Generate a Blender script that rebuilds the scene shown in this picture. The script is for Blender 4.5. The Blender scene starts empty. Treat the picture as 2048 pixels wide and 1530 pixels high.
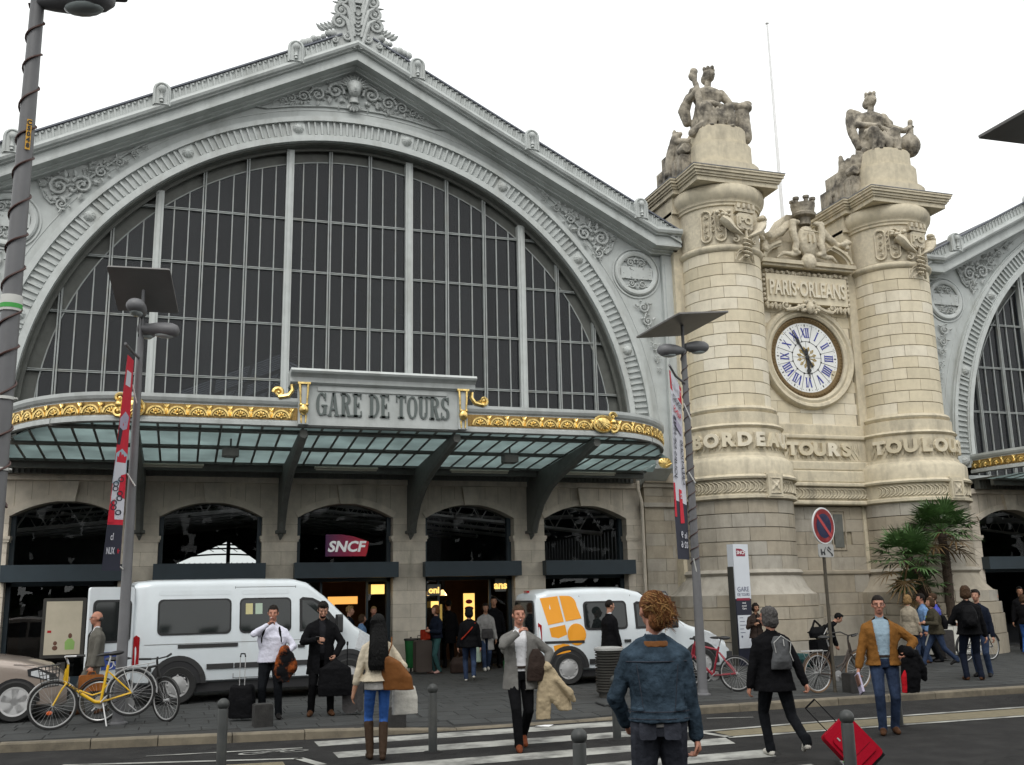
import bpy, math, random
from math import sin, cos, pi, sqrt, atan2, radians
from mathutils import Vector, Matrix, Euler, noise
random.seed(7)
SC = bpy.context.scene
COL = SC.collection
# ------------------------------------------------------------------ camera, sky, sun, exposure
CAMZ = 1.90
_yaw, _pit, _rol = radians(18.01), radians(12.036), radians(-1.1534)
_f = Vector((sin(_yaw) * cos(_pit), cos(_yaw) * cos(_pit), sin(_pit)))
_r = Vector((cos(_yaw), -sin(_yaw), 0)); _u = _r.cross(_f)
_r2 = cos(_rol) * _r + sin(_rol) * _u; _u2 = -sin(_rol) * _r + cos(_rol) * _u
cam = bpy.data.cameras.new('camera'); camo = bpy.data.objects.new('camera', cam); COL.objects.link(camo)
camo.matrix_world = Matrix(((_r2.x, _u2.x, -_f.x, 0), (_r2.y, _u2.y, -_f.y, 0), (_r2.z, _u2.z, -_f.z, CAMZ), (0, 0, 0, 1)))
cam.sensor_fit = 'HORIZONTAL'; cam.sensor_width = 36; cam.lens = 2011.3 / 2048 * 36
cam.clip_start = .05; cam.clip_end = 3000
SC.camera = camo
SUN_EL, SUN_AZ = radians(52), radians(205)      # behind the camera, a little to the left
w = bpy.data.worlds.new('World'); SC.world = w; w.use_nodes = True
nt = w.node_tree; nt.nodes.clear()
sky = nt.nodes.new('ShaderNodeTexSky'); sky.sky_type = 'NISHITA'; sky.sun_disc = False
sky.sun_elevation = SUN_EL; sky.sun_rotation = SUN_AZ; sky.air_density = 2.0; sky.dust_density = 6.0; sky.ozone_density = 1.0
hs = nt.nodes.new('ShaderNodeHueSaturation'); hs.inputs['Saturation'].default_value = .12; hs.inputs['Value'].default_value = 1.0
mx = nt.nodes.new('ShaderNodeMix'); mx.data_type = 'RGBA'; mx.inputs['Factor'].default_value = .82
mx.inputs['B'].default_value = (13.2, 13.45, 13.3, 1)          # an even overcast cloud sheet
bg = nt.nodes.new('ShaderNodeBackground'); bg.inputs['Strength'].default_value = .1
ow = nt.nodes.new('ShaderNodeOutputWorld')
nt.links.new(sky.outputs[0], hs.inputs['Color']); nt.links.new(hs.outputs[0], mx.inputs['A'])
nt.links.new(mx.outputs['Result'], bg.inputs[0]); nt.links.new(bg.outputs[0], ow.inputs[0])
sl = bpy.data.lights.new('sun', 'SUN'); sl.energy = .9; sl.angle = radians(25); sl.color = (1, .97, .92)
so = bpy.data.objects.new('sun', sl); COL.objects.link(so)
_d = Vector((sin(SUN_AZ) * cos(SUN_EL), cos(SUN_AZ) * cos(SUN_EL), sin(SUN_EL)))
so.rotation_euler = _d.to_track_quat('Z', 'Y').to_euler()
vs = SC.view_settings; vs.view_transform = 'Standard'; vs.look = 'None'; vs.exposure = .2; vs.gamma = 1; vs.use_curve_mapping = False
SC.cycles.max_bounces = 6; SC.cycles.diffuse_bounces = 3; SC.cycles.transparent_max_bounces = 16
SC.cycles.caustics_reflective = False; SC.cycles.caustics_refractive = False
SC.cycles.use_denoising = True

# ------------------------------------------------------------------ helpers
def tag(o, label=None, cat=None, group=None, kind=None):
    if label: o['label'] = label
    if cat: o['category'] = cat
    if group: o['group'] = group
    if kind: o['kind'] = kind
    return o
def empty(name, loc=(0, 0, 0), rz=0, parent=None):
    o = bpy.data.objects.new(name, None); COL.objects.link(o); o.location = loc; o.rotation_euler = (0, 0, rz)
    o.empty_display_size = .1
    if parent: o.parent = parent
    return o
def thing(name, label, cat, loc=(0, 0, 0), rz=0, group=None):
    return tag(empty(name, loc, rz), label, cat, group)
def inst(name, mesh, parent=None, loc=(0, 0, 0), rot=(0, 0, 0), scale=(1, 1, 1)):
    o = bpy.data.objects.new(name, mesh); COL.objects.link(o); o.parent = parent
    o.location = loc; o.rotation_euler = rot; o.scale = scale
    return o
def copy_tree(o, parent=None):
    c = o.copy(); COL.objects.link(c); c.parent = parent
    for ch in list(o.children): copy_tree(ch, c)
    return c

class MB:
    def __init__(s): s.v = []; s.f = []; s.m = []; s.cur = 0
    def add(s, vs, fs):
        n = len(s.v); s.v += [tuple(p) for p in vs]
        s.f += [tuple(i + n for i in f) for f in fs]; s.m += [s.cur] * len(fs); return s
    def box2(s, x0, x1, y0, y1, z0, z1):
        return s.add([(x0, y0, z0), (x1, y0, z0), (x1, y1, z0), (x0, y1, z0), (x0, y0, z1), (x1, y0, z1), (x1, y1, z1), (x0, y1, z1)],
                     [(0, 3, 2, 1), (4, 5, 6, 7), (0, 1, 5, 4), (1, 2, 6, 5), (2, 3, 7, 6), (3, 0, 4, 7)])
    def box(s, c, d, rot=None, taper=1.0):
        hx, hy, hz = d[0] / 2, d[1] / 2, d[2] / 2
        P = [Vector((x * (1 if z < 0 else taper), y * (1 if z < 0 else taper), z)) for z in (-hz, hz) for x, y in ((-hx, -hy), (hx, -hy), (hx, hy), (-hx, hy))]
        if rot is not None:
            R = rot if isinstance(rot, Matrix) else Euler(rot).to_matrix()
            P = [R @ p for p in P]
        c = Vector(c)
        return s.add([p + c for p in P], [(0, 3, 2, 1), (4, 5, 6, 7), (0, 1, 5, 4), (1, 2, 6, 5), (2, 3, 7, 6), (3, 0, 4, 7)])
    def rbox(s, c, d, r=.02, n=3, axis='z', rot=None):          # box with rounded edges round one axis
        a, b, h = {'z': (d[0], d[1], d[2]), 'y': (d[0], d[2], d[1]), 'x': (d[1], d[2], d[0])}[axis]
        r = min(r, a / 2 - 1e-4, b / 2 - 1e-4); P = []
        for (cx, cy, a0) in ((a / 2 - r, b / 2 - r, 0), (-a / 2 + r, b / 2 - r, pi / 2), (-a / 2 + r, -b / 2 + r, pi), (a / 2 - r, -b / 2 + r, 1.5 * pi)):
            for i in range(n + 1):
                t = a0 + pi / 2 * i / n; P.append((cx + r * cos(t), cy + r * sin(t)))
        m = {'z': lambda u, v, w_: (u, v, w_), 'y': lambda u, v, w_: (u, w_, v), 'x': lambda u, v, w_: (w_, u, v)}[axis]
        k = len(P); c = Vector(c)
        R = None if rot is None else (rot if isinstance(rot, Matrix) else Euler(rot).to_matrix())
        V = [Vector(m(u, v, -h / 2)) for u, v in P] + [Vector(m(u, v, h / 2)) for u, v in P]
        if R: V = [R @ p for p in V]
        return s.add([p + c for p in V], [tuple(range(k)), tuple(range(k, 2 * k))] + [(i, (i + 1) % k, k + (i + 1) % k, k + i) for i in range(k)])
    def prism(s, P, a, b, plane='xz'):
        m = {'xz': lambda u, v, w_: (u, w_, v), 'xy': lambda u, v, w_: (u, v, w_), 'yz': lambda u, v, w_: (w_, u, v)}[plane]
        k = len(P)
        return s.add([m(u, v, a) for u, v in P] + [m(u, v, b) for u, v in P],
                     [tuple(range(k))[::-1], tuple(range(k, 2 * k))] + [(i, (i + 1) % k, k + (i + 1) % k, k + i) for i in range(k)])
    def tube(s, P, r, n=8, closed=False, cap=True, flat=None):
        P = [Vector(p) for p in P]; k = len(P)
        R = r if isinstance(r, (list, tuple)) else [r] * k
        V = []; N = None
        for i in range(k):
            if closed: t = (P[(i + 1) % k] - P[i - 1])
            else: t = P[min(i + 1, k - 1)] - P[max(i - 1, 0)]
            if t.length < 1e-9: t = Vector((0, 0, 1))
            t.normalize()
            if N is None:
                N = t.orthogonal().normalized()
                if flat is not None:
                    q = Vector(flat); q = q - t * q.dot(t)
                    if q.length > 1e-6: N = q.normalized()
            else:
                N = N - t * N.dot(t)
                N = N.normalized() if N.length > 1e-6 else t.orthogonal().normalized()
            B = t.cross(N); fl = 1.0 if flat is None else .55
            for j in range(n):
                a = 2 * pi * j / n; V.append(P[i] + (N * cos(a) * fl + B * sin(a)) * R[i])
        F = []
        for i in range(k if closed else k - 1):
            for j in range(n):
                F.append((i * n + j, i * n + (j + 1) % n, ((i + 1) % k) * n + (j + 1) % n, ((i + 1) % k) * n + j))
        if cap and not closed: F += [tuple(range(n))[::-1], tuple(range((k - 1) * n, k * n))]
        return s.add(V, F)
    def lathe(s, prof, c=(0, 0, 0), n=16, a0=0, a1=2 * pi, axis='z', caps=True):
        full = abs(a1 - a0 - 2 * pi) < 1e-6; m = n if full else n + 1; k = len(prof); V = []
        for j in range(m):
            a = a0 + (a1 - a0) * j / n
            for r, z in prof:
                p = (r * cos(a), r * sin(a), z)
                if axis == 'y': p = (p[0], p[2], p[1])
                if axis == 'x': p = (p[2], p[0], p[1])
                V.append((p[0] + c[0], p[1] + c[1], p[2] + c[2]))
        F = []
        for j in range(n):
            j2 = (j + 1) % m
            for i in range(k - 1): F.append((j * k + i, j2 * k + i, j2 * k + i + 1, j * k + i + 1))
        if caps and full:
            if prof[0][0] > 1e-5: F.append(tuple(j * k for j in range(m))[::-1])
            if prof[-1][0] > 1e-5: F.append(tuple(j * k + k - 1 for j in range(m)))
        return s.add(V, F)
    def sph(s, c, r, nu=12, nv=8, rot=None):
        if not isinstance(r, (list, tuple)): r = (r, r, r)
        R = None if rot is None else (rot if isinstance(rot, Matrix) else Euler(rot).to_matrix())
        V = []; c = Vector(c)
        for i in range(1, nv):
            t = pi * i / nv
            for j in range(nu):
                a = 2 * pi * j / nu; p = Vector((r[0] * sin(t) * cos(a), r[1] * sin(t) * sin(a), r[2] * cos(t)))
                V.append(c + (R @ p if R else p))
        for z in (1, -1):
            p = Vector((0, 0, r[2] * z)); V.append(c + (R @ p if R else p))
        F = []; q = (nv - 1) * nu
        for i in range(nv - 2):
            for j in range(nu): F.append((i * nu + j, i * nu + (j + 1) % nu, (i + 1) * nu + (j + 1) % nu, (i + 1) * nu + j))
        for j in range(nu):
            F.append((q, (j + 1) % nu, j)); F.append((q + 1, (nv - 2) * nu + j, (nv - 2) * nu + (j + 1) % nu))
        return s.add(V, F)
    def arc(s, cx, cz, r0, r1, y0, y1, a0, a1, n):               # annular sector in the facade plane
        V = []
        for i in range(n + 1):
            a = a0 + (a1 - a0) * i / n
            for r in (r0, r1):
                for y in (y0, y1): V.append((cx + r * cos(a), y, cz + r * sin(a)))
        F = []
        for i in range(n):
            b, e = i * 4, i * 4 + 4
            F += [(b, b + 2, e + 2, e), (b + 1, e + 1, e + 3, b + 3), (b, e, e + 1, b + 1), (b + 2, b + 3, e + 3, e + 2)]
        F += [(0, 1, 3, 2), (n * 4, n * 4 + 2, n * 4 + 3, n * 4 + 1)]
        return s.add(V, F)
    def sweep(s, prof, path, closed_prof=True):                  # prof: (out, z); path: (point, outward 2-D unit)
        k = len(prof); V = []
        for p, o in path:
            for d, z in prof: V.append((p[0] + o[0] * d, p[1] + o[1] * d, p[2] + z))
        F = []
        for i in range(len(path) - 1):
            for j in range(k if closed_prof else k - 1):
                j2 = (j + 1) % k; F.append((i * k + j, (i + 1) * k + j, (i + 1) * k + j2, i * k + j2))
        if closed_prof: F += [tuple(range(k)), tuple(range((len(path) - 1) * k, len(path) * k))[::-1]]
        return s.add(V, F)
    def text(s, body, size, depth=.02, bold=0.0, at=(0, 0, 0), wx=1.0, align='CENTER', xf=None, spacing=1.0):
        vs_, fs_ = text_geo(body, size, depth, bold, align, spacing)
        out = []
        for x, y, z in vs_:
            p = Vector((x * wx, -z, y)); out.append(tuple((xf(p) if xf else p + Vector(at))))
        return s.add(out, fs_)
    def mesh(s, name, mats, smooth=False):
        me = bpy.data.meshes.new(name); me.from_pydata(s.v, [], s.f)
        if not isinstance(mats, (list, tuple)): mats = [mats]
        for m in mats: me.materials.append(M(m) if isinstance(m, str) else m)
        if len(mats) > 1: me.polygons.foreach_set('material_index', s.m)
        if smooth: me.polygons.foreach_set('use_smooth', [True] * len(me.polygons))
        me.update()
        if smooth is True:
            try: me.set_sharp_from_angle(angle=radians(42))
            except Exception: pass
        return me
    def build(s, name, mats, parent=None, smooth=False, loc=(0, 0, 0), rot=(0, 0, 0)):
        return inst(name, s.mesh(name, mats, smooth), parent, loc, rot)

_TX = {}
def text_geo(body, size, depth, bold, align='CENTER', spacing=1.0):
    key = (body, size, depth, bold, align, spacing)
    if key in _TX: return _TX[key]
    cu = bpy.data.curves.new('t', 'FONT'); cu.body = body; cu.size = size; cu.extrude = depth / 2; cu.offset = bold
    cu.align_x = align; cu.resolution_u = 3; cu.space_character = spacing
    o = bpy.data.objects.new('t', cu)
    me = bpy.data.meshes.new_from_object(o)
    r = ([tuple(v.co) for v in me.vertices], [tuple(p.vertices) for p in me.polygons])
    bpy.data.objects.remove(o); bpy.data.meshes.remove(me); bpy.data.curves.remove(cu)
    _TX[key] = r
    return r
def scroll(mb, c, r, a0, turns, sgn=1, w0=.05, y=0, n=18, grow=True, plane='xz'):
    P = []; R = []
    for i in range(n + 1):
        t = i / n; rr = r * (1 - .86 * t); a = a0 + sgn * turns * 2 * pi * t
        P.append((c[0] + rr * cos(a), y, c[1] + rr * sin(a))); R.append(w0 * (1 - .45 * t))
    mb.tube(P, R, 6); mb.sph((c[0], y, c[1]), w0 * .95, 6, 5)
def leaf(mb, c, ang, l, wd, y, th=.03):
    n = 4; ca, sa = cos(ang), sin(ang); L = []; Rr = []; top = []
    for i in range(n + 1):
        t = i / n; ww = wd * sin(pi * min(1, .12 + .88 * t)) ** .8 if 0 < t < 1 else wd * .12
        px, pz = c[0] + l * t * ca, c[1] + l * t * sa
        L.append((px - sa * ww, y, pz + ca * ww)); Rr.append((px + sa * ww, y, pz - ca * ww)); top.append((px, y - th * (1 - .5 * t) - .3 * th * sin(3 * pi * t), pz))
    V = L + top + Rr; k = n + 1; F = []
    for i in range(n): F += [(i, i + 1, k + i + 1, k + i), (k + i, k + i + 1, 2 * k + i + 1, 2 * k + i)]
    mb.add(V, F)

# ------------------------------------------------------------------ materials (procedural)
_MATS = {}
def M(n): return _MATS[n]
def mk(name, col, rough=.6, metal=0.0, var=.12, scale=3.0, bump=0.0, bscale=40.0, objvar=0.0, spec=.5, streak=0.0, dirt=None, dirt_amt=0.0, dlo=.5, dhi=.72, coat=0.0, emit=None, estr=0.0, stretch=(1, 1, 1), tint=None, crack=0.0):
    m = bpy.data.materials.new(name); m.use_nodes = True; t = m.node_tree; N = t.nodes; L = t.links
    b = N['Principled BSDF']; b.inputs['Roughness'].default_value = rough; b.inputs['Metallic'].default_value = metal
    b.inputs['Specular IOR Level'].default_value = spec; b.inputs['Coat Weight'].default_value = coat
    g = N.new('ShaderNodeNewGeometry'); mp = N.new('ShaderNodeMapping'); mp.inputs['Scale'].default_value = stretch
    L.new(g.outputs['Position'], mp.inputs['Vector'])
    nz = N.new('ShaderNodeTexNoise'); nz.inputs['Scale'].default_value = scale; nz.inputs['Detail'].default_value = 6; nz.inputs['Roughness'].default_value = .6
    L.new(mp.outputs[0], nz.inputs['Vector'])
    mr = N.new('ShaderNodeMapRange'); mr.inputs[1].default_value = .3; mr.inputs[2].default_value = .7
    mr.inputs[3].default_value = 1 - var; mr.inputs[4].default_value = 1 + var * .7
    L.new(nz.outputs[0], mr.inputs[0]); val = mr.outputs[0]
    if objvar:
        oi = N.new('ShaderNodeObjectInfo'); m2 = N.new('ShaderNodeMapRange'); m2.inputs[3].default_value = 1 - objvar; m2.inputs[4].default_value = 1 + objvar * .6
        L.new(oi.outputs['Random'], m2.inputs[0]); ml = N.new('ShaderNodeMath'); ml.operation = 'MULTIPLY'
        L.new(val, ml.inputs[0]); L.new(m2.outputs[0], ml.inputs[1]); val = ml.outputs[0]
    vm = N.new('ShaderNodeVectorMath'); vm.operation = 'SCALE'; vm.inputs[0].default_value = col[:3]; L.new(val, vm.inputs['Scale'])
    out = vm.outputs[0]
    if tint is not None:                                          # a second hue, picked piece by piece
        oi = N.new('ShaderNodeObjectInfo'); cr = N.new('ShaderNodeMapRange'); cr.inputs[1].default_value = .45; cr.inputs[2].default_value = 1
        L.new(oi.outputs['Random'], cr.inputs[0])
        v2 = N.new('ShaderNodeVectorMath'); v2.operation = 'SCALE'; v2.inputs[0].default_value = tint; L.new(val, v2.inputs['Scale'])
        mt = N.new('ShaderNodeMix'); mt.data_type = 'RGBA'; L.new(cr.outputs[0], mt.inputs['Factor']); L.new(out, mt.inputs['A']); L.new(v2.outputs[0], mt.inputs['B']); out = mt.outputs['Result']
    if dirt is not None:
        n2 = N.new('ShaderNodeTexNoise'); n2.inputs['Scale'].default_value = 1.0; n2.inputs['Detail'].default_value = 8; n2.inputs['Roughness'].default_value = .65
        m3 = N.new('ShaderNodeMapping'); m3.inputs['Scale'].default_value = (2.2, 2.2, .55 if streak else 2.2)
        L.new(g.outputs['Position'], m3.inputs['Vector']); L.new(m3.outputs[0], n2.inputs['Vector'])
        r3 = N.new('ShaderNodeMapRange'); r3.inputs[1].default_value = dlo; r3.inputs[2].default_value = dhi; r3.inputs[4].default_value = dirt_amt
        L.new(n2.outputs[0], r3.inputs[0])
        md = N.new('ShaderNodeMix'); md.data_type = 'RGBA'; L.new(r3.outputs[0], md.inputs['Factor']); L.new(out, md.inputs['A']); md.inputs['B'].default_value = (*dirt, 1); out = md.outputs['Result']
    if crack:                                                     # thin wandering cracks
        nw = N.new('ShaderNodeTexNoise'); nw.inputs['Scale'].default_value = 1.6; L.new(g.outputs['Position'], nw.inputs['Vector'])
        va = N.new('ShaderNodeVectorMath'); va.operation = 'ADD'; L.new(g.outputs['Position'], va.inputs[0]); L.new(nw.outputs['Color'], va.inputs[1])
        vo = N.new('ShaderNodeTexVoronoi'); vo.feature = 'DISTANCE_TO_EDGE'; vo.inputs['Scale'].default_value = .33; L.new(va.outputs[0], vo.inputs['Vector'])
        rc = N.new('ShaderNodeMapRange'); rc.inputs[1].default_value = .002; rc.inputs[2].default_value = .008; rc.inputs[3].default_value = crack; rc.inputs[4].default_value = 0; L.new(vo.outputs['Distance'], rc.inputs[0])
        mc = N.new('ShaderNodeMix'); mc.data_type = 'RGBA'; L.new(rc.outputs[0], mc.inputs['Factor']); L.new(out, mc.inputs['A']); mc.inputs['B'].default_value = (.008, .008, .008, 1); out = mc.outputs['Result']
    L.new(out, b.inputs['Base Color'])
    if bump:
        nb = N.new('ShaderNodeTexNoise'); nb.inputs['Scale'].default_value = bscale; nb.inputs['Detail'].default_value = 5
        L.new(mp.outputs[0], nb.inputs['Vector'])
        bp = N.new('ShaderNodeBump'); bp.inputs['Strength'].default_value = bump; bp.inputs['Distance'].default_value = .02
        L.new(nb.outputs[0], bp.inputs['Height']); L.new(bp.outputs[0], b.inputs['Normal'])
    if emit is not None:
        b.inputs['Emission Color'].default_value = (*emit, 1); b.inputs['Emission Strength'].default_value = estr
    _MATS[name] = m
    return m
def mk_glass(name, tint=(.9, .95, .95), trans=.9, rough=0.0, ior=1.5, dust=0.0):
    m = bpy.data.materials.new(name); m.use_nodes = True; t = m.node_tree; N = t.nodes; L = t.links; N.clear()
    o = N.new('ShaderNodeOutputMaterial'); tr = N.new('ShaderNodeBsdfTransparent'); tr.inputs[0].default_value = (*[c * trans for c in tint], 1)
    gl = N.new('ShaderNodeBsdfGlossy'); gl.inputs['Roughness'].default_value = rough; f0 = ((ior - 1) / (ior + 1)) ** 2
    lw = N.new('ShaderNodeLayerWeight'); lw.inputs[0].default_value = .5; pw = N.new('ShaderNodeMath'); pw.operation = 'POWER'; pw.inputs[1].default_value = 5; L.new(lw.outputs['Facing'], pw.inputs[0])
    fr = N.new('ShaderNodeMath'); fr.operation = 'MULTIPLY_ADD'; fr.inputs[1].default_value = 1 - f0; fr.inputs[2].default_value = f0; L.new(pw.outputs[0], fr.inputs[0])
    g = N.new('ShaderNodeNewGeometry'); nb = N.new('ShaderNodeTexNoise'); nb.inputs['Scale'].default_value = 1.3; L.new(g.outputs['Position'], nb.inputs['Vector'])
    oi = N.new('ShaderNodeObjectInfo'); ad = N.new('ShaderNodeMath'); L.new(nb.outputs[0], ad.inputs[0]); L.new(oi.outputs['Random'], ad.inputs[1])
    bp = N.new('ShaderNodeBump'); bp.inputs['Strength'].default_value = .02; bp.inputs['Distance'].default_value = .05; L.new(ad.outputs[0], bp.inputs['Height']); L.new(bp.outputs[0], gl.inputs['Normal'])
    mxs = N.new('ShaderNodeMixShader'); L.new(fr.outputs[0], mxs.inputs[0]); L.new(tr.outputs[0], mxs.inputs[1]); L.new(gl.outputs[0], mxs.inputs[2])
    last = mxs.outputs[0]
    if dust:
        df = N.new('ShaderNodeBsdfDiffuse'); df.inputs[0].default_value = (.32, .33, .34, 1); m2 = N.new('ShaderNodeMixShader'); dm = N.new('ShaderNodeMath'); dm.operation = 'MULTIPLY'; L.new(ad.outputs[0], dm.inputs[0]); dm.inputs[1].default_value = dust; L.new(dm.outputs[0], m2.inputs[0])
        L.new(last, m2.inputs[1]); L.new(df.outputs[0], m2.inputs[2]); last = m2.outputs[0]
    L.new(last, o.inputs[0]); _MATS[name] = m
mk('iron', (.46, .485, .475), .55, var=.10, scale=2.5, bump=.10, bscale=30, dirt=(.24, .25, .235), dirt_amt=.55, streak=1)
mk('iron_light', (.49, .515, .505), .55, var=.10, scale=4, bump=.06, dirt=(.28, .28, .25), dirt_amt=.5, streak=1)
mk('iron_orn', (.46, .48, .47), .6, var=.18, scale=14, bump=.2, bscale=60, dirt=(.22, .225, .21), dirt_amt=.5)
mk('glazing_bar', (.31, .33, .325), .6, var=.15, scale=6, dirt=(.27, .25, .2), dirt_amt=.5)
mk('lead', (.13, .14, .17), .5, var=.2)
mk('dark_iron', (.12, .124, .112), .6, var=.2, scale=5, bump=.1)
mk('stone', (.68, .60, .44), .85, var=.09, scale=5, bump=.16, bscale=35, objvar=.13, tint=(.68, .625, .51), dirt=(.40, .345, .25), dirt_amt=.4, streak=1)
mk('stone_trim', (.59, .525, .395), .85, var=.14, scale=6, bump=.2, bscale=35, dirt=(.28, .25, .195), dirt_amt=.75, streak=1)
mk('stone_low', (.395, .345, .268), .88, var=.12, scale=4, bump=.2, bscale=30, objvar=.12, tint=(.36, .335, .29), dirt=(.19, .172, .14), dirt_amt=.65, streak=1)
mk('stone_joint', (.36, .315, .23), .95, var=.15)
mk('stone_carved', (.61, .545, .42), .9, var=.16, scale=12, bump=.3, bscale=70, dirt=(.30, .265, .21), dirt_amt=.7)
mk('statue_stone', (.42, .375, .30), .92, var=.22, scale=8, bump=.35, bscale=60, dirt=(.06, .053, .045), dirt_amt=.92, dlo=.42, dhi=.62)
mk('wall_stone', (.66, .59, .49), .88, var=.14, scale=4, bump=.2, bscale=30, objvar=.12, dirt=(.30, .27, .22), dirt_amt=.6, streak=1)
mk('gold', (.82, .60, .23), .34, metal=1.0, var=.5, scale=14, bump=.15, bscale=40)
mk('red_cloth', (.5, .02, .03), .7, var=.1)
mk('navy_paint', (.022, .038, .05), .5, var=.15)
mk('letter_grey', (.10, .12, .115), .5, var=.1)
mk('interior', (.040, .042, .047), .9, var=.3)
mk('roof_dark', (.032, .033, .037), .9, var=.3)
mk('asphalt', (.0185, .018, .0182), .85, crack=.8, spec=.2, var=.35, scale=.9, bump=.5, bscale=180, dirt=(.036, .035, .034), dirt_amt=.8, dlo=.42, dhi=.7)
mk('ground', (.07, .068, .066), .9, var=.2, scale=.5)
mk('paver', (.046, .048, .048), .8, spec=.3, var=.2, scale=3, bump=.3, bscale=60, objvar=.16, dirt=(.03, .029, .027), dirt_amt=.6)
mk('paver_joint', (.02, .019, .018), .95, var=.2)
mk('kerb_stone', (.17, .145, .105), .85, var=.25, scale=5, bump=.3, bscale=50, objvar=.12, dirt=(.055, .048, .038), dirt_amt=.8)
mk('road_paint', (.36, .36, .335), .7, var=.25, scale=4, dirt=(.05, .05, .048), dirt_amt=.85, dlo=.44, dhi=.66)
mk('cobble_yellow', (.17, .145, .09), .85, var=.25, scale=8, bump=.6, bscale=30)
mk_glass('hall_glass', (.54, .57, .62), .9, 0.0, 1.38, dust=.03)
mk_glass('fan_glass', (.85, .87, .87), .9, 0.0, 1.22)
mk_glass('dark_glass', (.6, .62, .62), .85, 0.0, 1.5)
def mk_frost():
    m = bpy.data.materials.new('canopy_glass'); m.use_nodes = True; t = m.node_tree; N = t.nodes; L = t.links; N.clear()
    o = N.new('ShaderNodeOutputMaterial'); a = N.new('ShaderNodeBsdfTranslucent'); b = N.new('ShaderNodeBsdfDiffuse')
    g = N.new('ShaderNodeNewGeometry'); nz = N.new('ShaderNodeTexNoise'); nz.inputs['Scale'].default_value = 1.4; nz.inputs['Detail'].default_value = 5
    L.new(g.outputs['Position'], nz.inputs['Vector'])
    r = N.new('ShaderNodeMapRange'); r.inputs[1].default_value = .3; r.inputs[2].default_value = .7; r.inputs[3].default_value = .75; r.inputs[4].default_value = 1.1
    L.new(nz.outputs[0], r.inputs[0]); v = N.new('ShaderNodeVectorMath'); v.operation = 'SCALE'; v.inputs[0].default_value = (.56, .645, .64); L.new(r.outputs[0], v.inputs['Scale'])
    L.new(v.outputs[0], a.inputs[0]); b.inputs[0].default_value = (.42, .5, .5, 1)
    x = N.new('ShaderNodeMixShader'); x.inputs[0].default_value = .25; L.new(a.outputs[0], x.inputs[1]); L.new(b.outputs[0], x.inputs[2]); L.new(x.outputs[0], o.inputs[0])
    _MATS['canopy_glass'] = m
mk_frost()
# ------------------------------------------------------------------ ground, road, pavement, kerb
def struct(o): o['kind'] = 'structure'; return o
KERB = [(-60, 21.5), (-12, 17.0), (-2.2, 15.55), (2.3, 14.95), (7.6, 15.15), (14.7, 15.35), (60, 16.5)]
def kerb_y(x):
    for (x0, y0), (x1, y1) in zip(KERB, KERB[1:]):
        if x <= x1: return y0 + (y1 - y0) * (x - x0) / (x1 - x0)
    return KERB[-1][1]
def kerb_h(x):                                                     # dropped at the crossing
    def ss(t): t = max(0, min(1, t)); return t * t * (3 - 2 * t)
    return .12 - .095 * (ss((x - 2.4) / 1.2) - ss((x - 6.6) / 1.2))
mb = MB(); mb.add([(-900, -900, -.01), (900, -900, -.01), (900, 900, -.01), (-900, 900, -.01)], [(0, 1, 2, 3)])
struct(mb.build('ground', 'ground'))
mb = MB(); mb.add([(-60, -30, 0), (60, -30, 0)] + [(x, kerb_y(x) + .1, 0) for x, _ in KERB[::-1]], [tuple(range(2 + len(KERB)))])
road = struct(mb.build('road', 'asphalt'))
def stripe(name, P, z=.004, mat='road_paint'):
    b = MB(); b.add([(x, y, z) for x, y in P], [tuple(range(len(P)))]); return b.build(name, mat, road)
for i, y0 in enumerate((14.32, 13.2, 12.07, 10.95, 9.8, 8.7)):
    sk = .12 if i < 2 else 0.02
    stripe('crossing_stripe', [(1.82 + .1 * i, y0 - .2 + sk), (7.05 - .1 * i, y0 + sk), (7.2 - .1 * i, y0 + .52 + sk), (1.82 + .1 * i, y0 + .3 + sk)])
# separator strips of yellow setts between white lines, left and right of the crossing
stripe('sett_strip', [(7.15, 12.72), (40, 13.3), (40, 14.3), (9.1, 13.38), (7.15, 13.2)], .004, 'cobble_yellow')
stripe('sett_strip', [(-20, 14.2), (1.25, 12.75), (1.25, 13.12), (-20, 14.9)], .004, 'cobble_yellow')
def line(P, wd=.11, name='painted_line', z=.008):
    for (a, b) in zip(P, P[1:]):
        a, b = Vector(a), Vector(b); t = (b - a).normalized(); n = Vector((-t.y, t.x)) * wd / 2
        stripe(name, [a + n, a - n, b - n, b + n], z)
line([(7.0, 13.28), (9.1, 13.48), (40, 14.42)]); line([(6.95, 13.2), (7.08, 12.6)], .12); line([(7.02, 12.6), (40, 13.18)], .12)
line([(-.35, 14.33), (1.6, 14.18)], .07); line([(-1.3, 14.0), (1.5, 13.25)], .09); line([(1.45, 13.3), (1.66, 12.65)], .13); line([(7.8, 14.6), (8.5, 14.4)], .06)
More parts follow.
